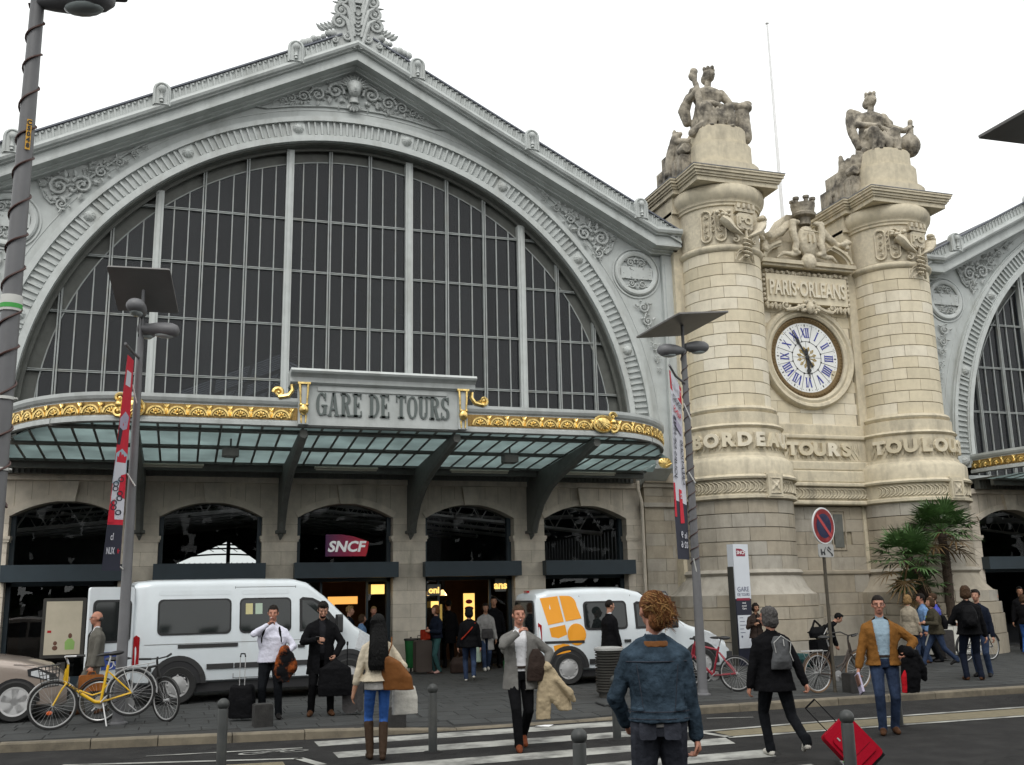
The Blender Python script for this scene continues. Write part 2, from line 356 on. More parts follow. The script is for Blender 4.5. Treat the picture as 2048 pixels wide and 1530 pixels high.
# bicycle painted flat on the lane
bs = MB()
def ring2(cx, cy, r, wd, n=20):
    V = []
    for i in range(n):
        a = 2 * pi * i / n
        for q in (r - wd, r): V.append((cx + q * 1.1 * cos(a), cy + q * .62 * sin(a), .008))
    bs.add(V, [(2 * i, 2 * i + 1, (2 * i + 3) % (2 * n), (2 * i + 2) % (2 * n)) for i in range(n)])
ring2(.95, 13.97, .17, .05); ring2(1.47, 13.95, .17, .05)
for a, b in (((.95, 13.97), (1.1, 14.07)), ((1.1, 14.07), (1.36, 14.08)), ((1.36, 14.08), (1.47, 13.95)), ((1.1, 14.07), (1.22, 13.95)), ((1.22, 13.95), (1.36, 14.08)), ((.95, 13.97), (1.22, 13.95)), ((1.36, 14.08), (1.34, 14.13))):
    a, b = Vector(a), Vector(b); t = (b - a).normalized(); n = Vector((-t.y, t.x)) * .02
    bs.add([(*(a + n), .009), (*(a - n), .009), (*(b - n), .009), (*(b + n), .009)], [(0, 1, 2, 3)])
bs.build('bicycle_marking', 'road_paint', road)
# pavement: a base sheet, slabs as pieces near the kerb, one mass farther back
def pz(x, y): return min(.12, kerb_h(x) + max(0, (y - kerb_y(x) - .3)) * .05)
mb = MB(); xs = [-60, -12] + [-6 + .5 * i for i in range(61)] + [60]; V = []; F = []
for x in xs:
    for d in (.16, .5, 1, 1.6, 2.3, 4, 80): V.append((x, kerb_y(x) + d, pz(x, kerb_y(x) + d) - .012))
for i in range(len(xs) - 1):
    for j in range(6): F.append((i * 7 + j, i * 7 + 7 + j, i * 7 + 8 + j, i * 7 + 1 + j))
mb.add(V, F); pave = struct(mb.build('pavement', 'paver_joint'))
slabs = []
yy = 15.0; row = 0
while yy < 27:
    x = -9 + (.31 if row % 2 else 0) + random.uniform(-.05, .05)
    while x < 24:
        L = random.choice((.5, .6, .6, .7))
        if yy > kerb_y(x + L / 2) + .25 and yy + .4 > kerb_y(x) + .3: slabs.append((x, yy, L))
        x += L
    yy += .41; row += 1
vis = [s for s in slabs if s[1] < 19.2 and -.1 * s[1] - .9 < s[0] < .86 * s[1] + .6]
vis.sort(key=lambda s: s[1]); near = set(vis[:290])
def slab_mesh(L):
    b = MB(); e = .006; g = .004
    b.add([(g, g, -.02), (L - g, g, -.02), (L - g, .406 - g, -.02), (g, .406 - g, -.02), (g + e, g + e, 0), (L - g - e, g + e, 0), (L - g - e, .406 - g - e, 0), (g + e, .406 - g - e, 0)],
          [(4, 5, 6, 7), (0, 1, 5, 4), (1, 2, 6, 5), (2, 3, 7, 6), (3, 0, 4, 7)])
    return b
sm = {L: slab_mesh(L).mesh('slab', 'paver') for L in (.5, .6, .7)}
rest = MB()
for s in slabs:
    x, y, L = s; z = pz(x + L / 2, y + .2)
    tx = (pz(x + L, y + .2) - pz(x, y + .2)) / L; ty = (pz(x + L / 2, y + .4) - pz(x + L / 2, y)) / .4
    if s in near: inst('slab', sm[L], pave, (x, y, z + random.uniform(-.0015, .0015)), (ty, -tx, 0))
    else:
        q = slab_mesh(L); rest.add([(x + a, y + b, c + z) for a, b, c in q.v], q.f)
o = rest.build('far_slabs', 'paver', pave); o['kind'] = 'stuff'
kb = MB(); P = [(x, kerb_y(x), 0) for x in (-60, -12, -2.2, 2.3, 7.6, 14.7, 60)]
for a, b in zip(P, P[1:]): kb.add([(a[0], a[1] + .02, -.05), (b[0], b[1] + .02, -.05), (b[0], b[1] + .14, -.05), (a[0], a[1] + .14, -.05), (a[0], a[1] + .02, .005), (b[0], b[1] + .02, .005), (b[0], b[1] + .14, .005), (a[0], a[1] + .14, .005)], [(0, 1, 5, 4), (4, 5, 6, 7), (2, 3, 7, 6)])
kerb = struct(kb.build('kerb', 'kerb_stone'))
x = -9.0
while x < 24:
    L = random.uniform(.85, 1.15); g = .006; V = []
    for xx in (x + g, x + L - g):
        y = kerb_y(xx); h = kerb_h(xx) + random.uniform(-.004, .004); j = random.uniform(-.006, .006)
        V += [(xx, y + j, -.03), (xx, y + j + .004, h - .022), (xx, y + j + .022, h), (xx, y + .17, h), (xx, y + .17, -.03)]
    b = MB(); b.add(V, [(0, 1, 6, 5), (1, 2, 7, 6), (2, 3, 8, 7), (0, 4, 3, 2, 1), (5, 6, 7, 8, 9), (3, 4, 9, 8)]); b.build('kerb_stone', 'kerb_stone', kerb); x += L
# the leafy square across the street, behind the camera: it shades the low sky and shows in the glass
mk('leaf_mass', (.035, .055, .022), .8, var=.5, scale=1.5)
mb = MB(); rr = random.Random(3)
for i in range(54):
    x = -62 + i * 2.4 + rr.uniform(-1, 1); y = -16 + rr.uniform(-3, 3); h = rr.uniform(6.5, 9.5)
    mb.tube([(x, y, 0), (x + .2, y, h * .6)], [.25, .15], 6)
    for k in range(120):
        a = rr.uniform(0, 2 * pi); q = rr.uniform(.3, 1) * 2.6; z = h * .62 + rr.uniform(-4.5, 3)
        c = Vector((x + q * cos(a), y + q * sin(a), z)); s_ = rr.uniform(.35, .8)
        for f in range(3):
            n = Vector((rr.uniform(-1, 1), rr.uniform(-1, 1), rr.uniform(-1, 1))).normalized(); u = n.orthogonal().normalized(); v = n.cross(u)
            mb.add([c + u * s_, c + v * s_ * .8, c - u * s_, c - v * s_ * .8], [(0, 1, 2, 3)])
o = mb.build('treeline', 'leaf_mass'); o['kind'] = 'stuff'
# ------------------------------------------------------------------ station halls
ZC, R_IN, R_OUT, SL = 6.17, 7.92, 8.62, .518
MOD = 3.28
def gable_z(d, top): return top - SL * abs(d)
def rake(mb, ax, prof, d0=0, d1=9.55, flat_at=None, sides=(-1, 1)):
    for s in sides:
        st = [d0] + ([flat_at] if flat_at else []) + [d1]; V = []; k = len(prof)
        for d in st:
            for y, z in prof: V.append((ax + s * d, y, z - SL * min(d, flat_at or d)))
        F = []
        for i in range(len(st) - 1):
            for j in range(k): F.append((i * k + j, (i + 1) * k + j, (i + 1) * k + (j + 1) % k, i * k + (j + 1) % k))
        F += [tuple(range((len(st) - 1) * k, len(st) * k))]
        if d0 > 0: F += [tuple(range(k))]
        mb.add(V, F)
rib_b = MB(); rib_b.box2(-.022, .022, -.03, 0, -.13, .13); rib_b.lathe([(.0, -.045), (.03, -.04), (.03, 0)], (.055, 0, .115), 8, axis='y'); RIB = rib_b.mesh('rib', 'iron')
b = MB(); b.rbox((0, -.035, .0), (.048, .07, .37), .02, 2, 'y'); b.box2(.036, .05, -.03, 0, -.19, -.02); FLUTE = b.mesh('flute', 'iron')
b = MB(); b.lathe([(0, -.12), (.06, -.115), (.11, -.08), (.14, -.03), (.15, 0)], (0, 0, 0), 14, axis='y')
for i in range(9): b.tube([(0, -.12, 0), (.08 * cos(i * .7), -.105, .08 * sin(i * .7)), (.14 * cos(i * .7), -.03, .14 * sin(i * .7))], .012, 5)
ROS = b.mesh('rosette', 'iron_light', True)
b = MB(); b.prism([(-.215, 0), (.215, 0), (.215, .42)] + [(.215 * cos(a * pi / 10), .42 + .215 * sin(a * pi / 10)) for a in range(1, 10)] + [(-.215, .42)], 0, .16)
POST = b.mesh('finial_post', 'iron_light')
b = MB(); b.tube([(.165 * cos(a * pi / 10), -.012, .43 + .165 * sin(a * pi / 10)) for a in range(11)] + [(-.165, -.012, .03), (.165, -.012, .03)], .022, 5, closed=True); POSTRIM = b.mesh('post_rim', 'iron_light', True)
b = MB(); b.lathe([(0, .07), (.05, .08), (.035, .13), (.06, .16), (.04, .2), (.045, .3), (.06, .32), (.03, .34), (.07, .38), (.09, .45), (.06, .52), (0, .54)], (0, -.03, 0), 10); BAL = b.mesh('baluster', 'iron_light', True)

def rinceau(mb, chain, y):
    """scroll and leaf ornament: chain of (x, z, r, a0, sgn)"""
    for (x, z, r, a0, sg) in chain:
        scroll(mb, (x, z), r, a0, 1.6, sg, r * .2, y, 16)
        for k in range(3):
            a = a0 + sg * (.5 + k * 1.9); leaf(mb, (x + r * cos(a), z + r * sin(a)), a + sg * .6, r * .85, r * .24, y - .02, r * .22)
        mb.sph((x + r * 1.25 * cos(a0 - sg * .8), y, z + r * 1.25 * sin(a0 - sg * .8)), r * .22, 6, 5)

def fill(mb, P, n, y, rr, sz):
    """small leaves and buds scattered inside a polygon (x, z)"""
    def ins(x, z):
        c = False
        for (x0, z0), (x1, z1) in zip(P, P[1:] + P[:1]):
            if (z0 > z) != (z1 > z) and x < (x1 - x0) * (z - z0) / (z1 - z0) + x0: c = not c
        return c
    xs = [p[0] for p in P]; zs = [p[1] for p in P]; k = 0
    while k < n:
        x, z = rr.uniform(min(xs), max(xs)), rr.uniform(min(zs), max(zs))
        if not ins(x, z): continue
        k += 1; a = rr.uniform(0, 6.28); leaf(mb, (x, z), a, sz * rr.uniform(.8, 1.5), sz * .3, y, .06)
        if k % 4 == 0: mb.sph((x, y - .02, z), sz * .3, 6, 5)
def clip_circle(x0, x1, z0, z1, cx, cz, r):
    """rectangle cut by a circle, convex polygon or None"""
    P = []
    def zt(x): d = r * r - (x - cx) ** 2; return cz + sqrt(d) if d > 0 else -1e9
    n = 5; top = []
    lo = max(x0, cx - r + 1e-3); hi = min(x1, cx + r - 1e-3)
    if hi - lo < .02: return None
    for i in range(n + 1):
        x = lo + (hi - lo) * i / n; top.append((x, min(z1, zt(x))))
    top = [(x, z) for x, z in top if z > z0 + .01]
    if len(top) < 2: return None
    # bottom edge reaches to where the circle meets z0
    xl, xr = top[0][0], top[-1][0]
    if z0 > cz:
        h = sqrt(max(0, r * r - (z0 - cz) ** 2)); xl = max(lo, cx - h) if top[0][0] > lo + 1e-6 else lo; xr = min(hi, cx + h) if top[-1][0] < hi - 1e-6 else hi
    return [(xl, z0), (xr, z0)] + top[::-1]

def hall(ax, label, xmin, xmax, full):
    H = thing('station_hall', label, 'station', (0, 0, 0))
    sides = (-1, 1) if full else (-1,)
    def inside(x): return xmin <= x <= xmax
    # --- gable plate with the arch cut out
    mb = MB(); N = 96; xs = [ax - 9.55 + 19.1 * i / N for i in range(N + 1)]; xs = [x for x in xs if inside(x)]; V = []
    for x in xs:
        d = x - ax; zb = ZC + sqrt(max(0, 8.5 ** 2 - d * d)) if abs(d) < 8.5 else 5.0
        if abs(d) < 8.5 and zb < 6.3: zb = 5.6
        zt = gable_z(d, 16.7) if abs(d) < 8.75 else gable_z(8.75, 16.7)
        V += [(x, 25.62, zb), (x, 25.62, zt), (x, 26.1, zt), (x, 26.1, zb)]
    F = []
    for i in range(len(xs) - 1):
        a, c = i * 4, i * 4 + 4
        for j in range(4): F.append((a + j, c + j, c + (j + 1) % 4, a + (j + 1) % 4))
    F += [(0, 1, 2, 3), tuple(range(len(V) - 4, len(V)))]
    mb.add(V, F); mb.build('gable_plate', 'iron', H)
    # --- archivolt rings
    a0, a1 = (-.06, pi + .06) if full else (pi / 2 - .3, pi + .06)
    mb = MB(); n = 72
    mb.arc(ax, ZC, R_IN, 8.06, 25.46, 26.02, a0, a1, n); mb.arc(ax, ZC, 8.06, 8.52, 25.575, 26.0, a0, a1, n)
    mb.arc(ax, ZC, 8.06, 8.10, 25.50, 25.9, a0, a1, n); mb.arc(ax, ZC, 8.50, 8.62, 25.47, 25.9, a0, a1, n); mb.arc(ax, ZC, 8.62, 8.66, 25.52, 25.9, a0, a1, n)
    mb.arc(ax, ZC, 8.86, 8.885, 25.605, 25.8, max(a0, .02), min(a1, pi - .02), n)
    mb.build('archivolt', 'iron_light', H)
    mb = MB(); mb.arc(ax, ZC, 7.88, R_IN + .004, 25.62, 26.35, a0, a1, n); mb.arc(ax, ZC, 7.80, 7.90, 25.86, 25.93, a0, a1, n); mb.build('arch_soffit', 'dark_iron', H)
    k = -1
    rosa = [pi / 2 + radians(20.6) * (i + .5) for i in range(-5, 5)]
    for a in rosa:
        if a0 <= a <= a1 and inside(ax + 8.3 * cos(a)):
            inst('rosette', ROS, H, (ax + 8.3 * cos(a), 25.55, ZC + 8.3 * sin(a)))
            pl = MB(); pl.box2(-.19, .19, -.015, 0, -.19, .19); pl.build('rosette_plate', 'iron_light', H, False, (ax + 8.3 * cos(a), 25.545, ZC + 8.3 * sin(a)), (0, pi / 2 - a, 0))
    for i in range(-5, 5):
        am = pi / 2 + radians(20.6) * i + (0 if i < 0 else 0)
        for j in range(15):
            a = am + radians(20.6) * ((j + .5) / 15 - .5) * .86 + 0
            if a0 <= a <= a1 and inside(ax + 8.3 * cos(a)):
                inst('flute', FLUTE, H, (ax + 8.3 * cos(a), 25.58, ZC + 8.3 * sin(a)), (0, pi / 2 - a, 0))
    # --- cornice, parapet
    mb = MB()
    rake(mb, ax, [(25.62, 16.88), (24.98, 16.88), (24.9, 16.85), (24.87, 16.77), (24.9, 16.7), (24.98, 16.67), (24.98, 16.645), (25.07, 16.64), (25.04, 16.39), (25.02, 16.385), (25.02, 16.33), (25.3, 16.32), (25.3, 16.27), (25.42, 16.25), (25.42, 16.21), (25.62, 16.2)], 0, 9.55, 8.75, sides)
    mb.build('raking_cornice', 'iron', H)
    mb = MB(); rake(mb, ax, [(25.02, 16.86), (25.24, 16.86), (25.24, 17.2), (25.02, 17.2)], .42, 9.55, None, sides)
    rake(mb, ax, [(24.98, 16.86), (25.02, 16.86), (25.02, 16.91), (24.98, 16.91)], .42, 9.55, None, sides); mb.build('parapet', 'iron', H)
    mb = MB(); rake(mb, ax, [(24.95, 17.2), (25.3, 17.2), (25.3, 17.245), (24.95, 17.245)], .42, 9.55, None, sides); mb.build('coping', 'lead', H)
    mb = MB(); rake(mb, ax, [(25.2, 16.9), (60, 16.9), (60, 17.0), (25.2, 17.0)], 0, 9.8, None, (-1, 1)); mb.build('roof', 'roof_dark', H)
    for s in sides:
        for i in range(3):
            d = (i + .5) * 3.3
            if inside(ax + s * d):
                p = inst('finial_post', POST, H, (ax + s * d, 24.88, 16.78 - SL * d)); inst('post_rim', POSTRIM, p); inst('baluster', BAL, p)
        d = .55
        while d < 9.5:
            if all(abs(d - (i + .5) * 3.3) > .26 for i in range(3)) and inside(ax + s * d): inst('rib', RIB, H, (ax + s * d, 25.02, 17.04 - SL * d), (0, s * atan2(SL, 1) * .35, 0))
            d += .137
    # --- spandrel ornament: frames, scrolls, medallions
    for s in sides:
        X = lambda d: ax + s * d
        mb = MB(); y = 25.58; sg = s
        fr = [(X(5.1), 25.6, 13.45), (X(8.0), 25.6, 11.95)]
        P = [(X(5.0), 13.62), (X(7.85), 12.14), (X(7.35), 11.3), (X(6.85), 10.98)]
        arcp = [(X(9.02 * cos(a)), ZC + 9.02 * sin(a)) for a in [radians(t) for t in (38, 43, 48, 53, 57)]]
        loop = [(x, y, z) for x, z in [(X(4.95), 13.66), (X(7.75), 12.2)]] + [(x, y, z) for x, z in [(X(7.55), 11.75), (X(7.4), 11.6)]] + [(x, y, z) for x, z in arcp]
        mb.tube(loop, .03, 6, closed=True)
        mb.build('spandrel_frame', 'iron', H, True)
        pn = MB(); pn.prism([(p[0], p[2]) for p in loop], 25.60, 25.615); pn.build('spandrel_panel', 'dark_iron' if False else 'iron_orn', H)
        ob = MB(); q = 0 if s > 0 else pi
        def m(a): return a if s > 0 else pi - a
        rinceau(ob, [(X(7.25), 12.05, .26, m(2.6), -s), (X(6.72), 12.15, .24, m(.3), s), (X(6.3), 12.55, .17, m(2.8), -s), (X(5.9), 12.85, .13, m(.4), s), (X(5.55), 13.12, .09, m(2.8), -s), (X(7.15), 11.6, .15, m(4.2), s), (X(5.3), 13.32, .06, m(2.8), -s)], 25.56)
        fill(ob, [(p[0], p[2]) for p in loop], 60, 25.6, random.Random(2), .13); ob.build('spandrel_scrolls', 'iron_orn', H, True)['kind'] = 'stuff'
        # medallion
        cx, cz = X(8.33), 11.08
        mb = MB(); mb.lathe([(.52, 0), (.52, -.06), (.56, -.09), (.64, -.09), (.68, -.05), (.68, 0)], (cx, 25.617, cz), 36, axis='y', caps=False); mb.lathe([(.72, 0), (.72, -.03), (.76, -.03), (.76, 0)], (cx, 25.617, cz), 36, axis='y', caps=False); mb.build('medallion_ring', 'iron_light', H, True)
        mb = MB(); mb.rbox((cx, 25.58, cz), (1.0, .05, .36), .03, 2, 'y'); mb.build('medallion_plaque', 'iron_light', H)
        ob = MB(); rinceau(ob, [(cx - .17, cz + .32, .13, 0, 1), (cx + .17, cz + .32, .13, pi, -1), (cx - .17, cz - .32, .13, 0, -1), (cx + .17, cz - .32, .13, pi, 1)], 25.575); fill(ob, [(cx + .46 * cos(t * .4), cz + .46 * sin(t * .4)) for t in range(16)], 26, 25.6, random.Random(5), .1); ob.build('medallion_scrolls', 'iron_orn', H, True)['kind'] = 'stuff'
        # lower spandrel: foliage strip between arch and pilaster
        ob = MB(); zz = 10.1
        for i, (d, z, r) in enumerate(((8.5, 10.05, .17), (8.62, 9.65, .15), (8.7, 9.28, .13), (8.8, 8.9, .11), (8.87, 8.55, .09), (8.9, 8.2, .07))):
            rinceau(ob, [(X(d), z, r, m(1.2 + i), s if i % 2 else -s)], 25.56)
        ob.build('spandrel_scrolls', 'iron_orn', H, True)['kind'] = 'stuff'
        # end pilaster
        mb = MB(); e = 9.55; mb.box2(min(X(9.12), X(e)), max(X(9.12), X(e)), 25.48, 25.62, 5.2, 11.75); mb.box2(min(X(9.2), X(9.47)), max(X(9.2), X(9.47)), 25.455, 25.48, 5.6, 11.4); mb.build('end_pilaster', 'iron', H)
        # bolt row along the arch
    if full:
        # tympanum head with rays and scrolls
        tm = MB(); P = [(ax - 2.75, 14.98), (ax, 16.1), (ax + 2.75, 14.98)] + [(ax + 8.98 * cos(radians(t)), ZC + 8.98 * sin(radians(t))) for t in (73.5, 80, 85, 90, 95, 100, 106.5)]
        loop = [(ax - 2.6, 14.86), (ax, 16.2), (ax + 2.6, 14.86)] + [(ax + 8.99 * cos(radians(t)), ZC + 8.99 * sin(radians(t))) for t in (75, 80, 85, 90, 95, 100, 105)]
        tm.tube([(x, 25.59, z) for x, z in loop], .03, 6, closed=True); tm.build('tympanum_frame', 'iron', H, True)
        ob = MB()
        for s in (-1, 1):
            m = (lambda a: a) if s > 0 else (lambda a: pi - a)
            rinceau(ob, [(ax + s * .5, 15.6, .25, m(3.4), -s), (ax + s * .98, 15.43, .2, m(.2), s), (ax + s * 1.36, 15.33, .165, m(3.2), -s), (ax + s * 1.68, 15.22, .125, m(.2), s), (ax + s * 1.92, 15.12, .085, m(3.2), -s), (ax + s * 2.17, 15.04, .06, m(.2), s)], 25.56)
        fill(ob, [(ax - 2.2, 15.0), (ax, 15.95), (ax + 2.2, 15.0), (ax + 1, 15.12), (ax, 15.18), (ax - 1, 15.12)], 70, 25.6, random.Random(8), .12)
        for k in range(5): leaf(ob, (ax, 15.3), radians(230 + 20 * k), .28, .08, 25.5, .05)
        ob.build('tympanum_scrolls', 'iron_orn', H, True)['kind'] = 'stuff'
        hd = MB(); hd.sph((ax, 25.44, 15.62), (.135, .14, .19), 14, 10); hd.sph((ax, 25.31, 15.6), (.022, .03, .05), 6, 5); hd.sph((ax, 25.47, 15.72), (.17, .13, .15), 12, 8)
        hd.tube([(ax, 25.48, 15.5), (ax, 25.5, 15.32)], [.07, .11], 10); hd.sph((ax - .05, 25.33, 15.645), (.022, .015, .014), 6, 4); hd.sph((ax + .05, 25.33, 15.645), (.022, .015, .014), 6, 4); hd.sph((ax, 25.325, 15.53), (.04, .02, .012), 6, 4)
        for k in range(11):
            a = radians(18 + 14.4 * k); hd.tube([(ax + .17 * cos(a), 25.48, 15.68 + .17 * sin(a)), (ax + .36 * cos(a), 25.5, 15.68 + .34 * sin(a))], [.03, .006], 5)
        hd.v = [(ax + (x - ax) * 1.3, 25.55 + (y - 25.55) * 1.3, 15.6 + (z - 15.6) * 1.22) for x, y, z in hd.v]; hd.build('carved_head', 'iron_orn', H, True)
        # palmette acroterion on the apex
        ac = MB(); ac.prism([(ax - .62, 16.9), (ax + .62, 16.9), (ax + .62, 17.8), (ax + .52, 18.6), (ax + .36, 19.4), (ax, 19.8), (ax - .36, 19.4), (ax - .52, 18.6), (ax - .62, 17.8)], 25.38, 25.56)
        for s in (-1, 1):
            for i in range(6):
                z = 17.62 + i * .36; cx = ax + s * (.5 - .05 * i); r = .2 - .012 * i
                scroll(ac, (cx, z), r, pi / 2 if s > 0 else pi / 2, 1.5, -s, .055, 25.36, 16)
                ac.tube([(ax + s * .1, 25.34, z - .75), (ax + s * (.2 - .01 * i), 25.34, z - .3), (ax + s * (.3 - .02 * i), 25.33, z + .05), (cx, 25.34, z + r)], [.05, .07, .07, .05], 6)
                leaf(ac, (cx - s * .1, z + r), (0 if s > 0 else pi) + s * .05, .36, .05, 25.34, .05)
            scroll(ac, (ax + s * .3, 17.2), .13, pi / 2, 1.4, s, .045, 25.34, 14); scroll(ac, (ax + s * .62, 17.05), .09, pi / 2, 1.4, s, .035, 25.34, 14)
            for i in range(7):
                d = .66 + .13 * i; ac.sph((ax + s * d, 25.45, 17.62 - SL * d + random.uniform(-.03, .08)), random.uniform(.07, .13), 8, 6)
            for i in range(5): leaf(ac, (ax + s * (.5 + .1 * i), 17.45 - .04 * i), (.7 if s > 0 else pi - .7), .3, .07, 25.4, .06)
            ac.sph((ax + s * 1.7, 25.5, 16.68), .1, 8, 6)
        ac.tube([(ax + .17 * cos(a * pi / 9), 25.35, 17.95 + .22 * sin(a * pi / 9)) for a in range(10)] + [(ax - .14, 25.35, 17.3), (ax + .14, 25.35, 17.3)], .03, 6, closed=True)
        for i in range(6):
            for s in (-1, 1): ac.tube([(ax, 25.36, 17.3 + .12 * i), (ax + s * .09, 25.35, 17.36 + .12 * i), (ax + s * .13, 25.36, 17.33 + .12 * i)], .022, 5)
        ac.box2(ax - .1, ax + .1, 25.3, 25.4, 18.25, 18.45)
        ac.v = [(x, y - .38, z - .26) for x, y, z in ac.v]; ac.build('palmette_acroterion', 'iron_orn', H, True)['kind'] = 'stuff'
    # --- window: panes, bars
    W = empty('arch_window', (0, 0, 0), 0, H); R2 = 7.5
    ZT = [5.4, 7.49, 8.98, 10.47, 11.92, 15]
    S = 3.26; cell = S / 9
    mb = MB()
    nb = 24
    heavy = [ax + (i + .5) * S for i in range(-3, 3)]
    for i in range(-22, 23):
        x0 = ax - cell / 2 * 0 + (i - .5) * cell; x1 = x0 + cell
        if not (inside(x0) and inside(x1)): continue
        for z0, z1 in zip(ZT, ZT[1:]):
            P = clip_circle(x0 + .012, x1 - .012, z0 + .012, z1 - .012, ax, ZC, R2 - .01)
            if P and len(P) >= 4:
                b = MB(); cx = sum(p[0] for p in P) / len(P); cz = sum(p[1] for p in P) / len(P)
                b.prism([(x - cx, z - cz) for x, z in P], -.004, .004); b.build('pane', 'hall_glass', W, False, (cx, 26.0, cz), (random.gauss(0, .004), 0, random.gauss(0, .006)))
    # dark blind panels between the window and the soffit
    mb = MB(); mb.arc(ax, ZC, R2, 7.9, 26.06, 26.1, max(0, a0), min(pi, a1), 64); mb.build('blind_panel', 'dark_iron', W)
    mb = MB(); mb.arc(ax, ZC, R2 - .015, R2 + .015, 25.97, 26.055, max(0, a0), min(pi, a1), 64); mb.build('arch_bar', 'glazing_bar', W)
    def zlim(x, r=R_IN - .06): return ZC + sqrt(max(0, r * r - (x - ax) ** 2)) if abs(x - ax) < r else 0
    for x in heavy:
        if inside(x) and zlim(x) > 6: b = MB(); b.box2(-.1, .1, 25.84, 26.06, 5.4, zlim(x)); b.box2(-.04, .04, 25.8, 25.84, 5.4, zlim(x) - .05); b.build('mullion', 'iron_light', W, False, (x, 0, 0))
    for i in range(-22, 24):
        x = ax + (i - .5) * cell
        if not inside(x) or any(abs(x - h) < .1 for h in heavy): continue
        if (i - 5) % 3 == 0:
            z = zlim(x)
            if z > 6:
                b = MB(); b.box2(-.045, -.012, 25.9, 26.05, 5.4, z); b.box2(.012, .045, 25.9, 26.05, 5.4, z); b.build('mullion', 'glazing_bar', W, False, (x, 0, 0))
        else:
            z = zlim(x, R2)
            if z > 6: b = MB(); b.box2(-.015, .015, 25.95, 26.03, 5.4, z); b.build('glazing_bar', 'glazing_bar', W, False, (x, 0, 0))
    for z in ZT[1:-1]:
        h = sqrt(max(0, R_IN ** 2 - (z - ZC) ** 2)); xa, xb = max(xmin, ax - h), min(xmax, ax + h)
        if xb - xa > .5:
            b = MB(); b.box2(xa, xb, 25.94, 26.04, z + .008, z + .03); b.box2(xa, xb, 25.94, 26.04, z - .03, z - .008); b.build('transom', 'glazing_bar', W)
    b = MB(); b.box2(max(xmin, ax - 7.9), min(xmax, ax + 7.9), 25.9, 26.1, 5.15, 5.4); b.build('window_sill', 'iron', W)
    # --- masonry ground storey
    L = empty('ground_storey', (0, 0, 0), 0, H)
    hw = 1.21
    for k in range(-2, 3):
        c = ax + k * MOD
        if not inside(c): continue
        n = 14; V = []; xs = [c - MOD / 2 + MOD * i / 40 for i in range(41)]
        for x in xs:
            d = abs(x - c); zb = 3.96 + .36 * (1 - (d / hw) ** 2) if d < hw else 3.96
            V += [(x, 25.84, zb), (x, 25.84, 4.95), (x, 26.5, 4.95), (x, 26.5, zb)]
        F = []
        for i in range(40):
            a_, e_ = i * 4, i * 4 + 4
            F += [(a_, e_, e_ + 1, a_ + 1), (a_ + 3, e_ + 3, e_, a_), (a_ + 1, e_ + 1, e_ + 2, a_ + 2)]
        b = MB(); b.add(V, F); b.build('arch_wall', 'wall_stone', L)
        b = MB(); V = []; F = []
        for i in range(21):
            t = -1 + i / 10; x = c + t * hw; z = 3.96 + .36 * (1 - t * t); nx, nz = t * .55, 1.0; ln = sqrt(nx * nx + nz * nz); nx /= ln; nz /= ln
            for d, y in ((-.0, 25.8), (.16, 25.8), (.16, 25.86), (0, 25.86)): V.append((x + nx * d * (1), y, z + nz * d))
        for i in range(20):
            for j in range(4): F.append((i * 4 + j, i * 4 + 4 + j, i * 4 + 4 + (j + 1) % 4, i * 4 + (j + 1) % 4))
        F += [(0, 1, 2, 3), (80, 81, 82, 83)]
        b.add(V, F); b.build('arch_moulding', 'wall_stone', L)
        b = MB(); b.prism([(c - .17, 4.3), (c + .17, 4.3), (c + .24, 4.78), (c - .24, 4.78)], 25.7, 25.84); b.build('keystone', 'wall_stone', L)
        for s in (-1, 1):
            for j in range(3):
                x = c + s * (.42 + j * .36); t = (x - c) / hw; z0 = 3.96 + .36 * max(0, 1 - t * t) + .18
                b = MB(); b.box2(x - .006, x + .006, 25.835, 25.845, z0, 4.78); b.build('joint', 'stone_joint', L)
        b = MB(); b.box2(c - MOD / 2, c + MOD / 2, 25.72, 25.84, 4.8, 4.95); b.build('string_course', 'wall_stone', L)
    def pier(x0, x1, ztop=3.96, y0=25.82, imp=True, name='wall_stone', joints=True):
        z = .1; i = 0
        while z < ztop - .05:
            h = min(.335, ztop - z); g = .004
            cuts = [x0, x1] if (x1 - x0) < .5 else ([x0, (x0 + x1) / 2 + (.04 if i % 4 == 0 else -.05), x1] if i % 2 == 0 else [x0, x1])
            if x1 - x0 > 1: cuts = [x0] + [x0 + (x1 - x0) * t for t in ((.33, .66) if i % 2 else (.5,))] + [x1]
            for p, q in zip(cuts, cuts[1:]):
                b = MB(); b.rbox((0, 0, 0), (q - p - 2 * g, .5, h - 2 * g), .008, 1, 'y'); b.build('stone', name, L, False, ((p + q) / 2, y0 + .25 + random.uniform(-.003, .003), z + h / 2))
            z += h; i += 1
        b = MB(); b.box2(x0 + .01, x1 - .01, y0 + .012, y0 + .6, .05, ztop); b.build('pier_core', 'stone_joint', L)
        if imp:
            b = MB(); b.box2(x0 - .05, x1 + .05, y0 - .05, y0 + .3, 3.42, 3.5); b.box2(x0 - .03, x1 + .03, y0 - .03, y0 + .3, 3.36, 3.42); b.build('impost', 'wall_stone', L)
    for k in range(-3, 3):
        x = ax + (k + .5) * MOD
        if not inside(x): continue
        if k == -3: pier(x - .55, x + .43)
        elif k == 2: pier(x - .43, x + .12)
        else: pier(x - .43, x + .43)
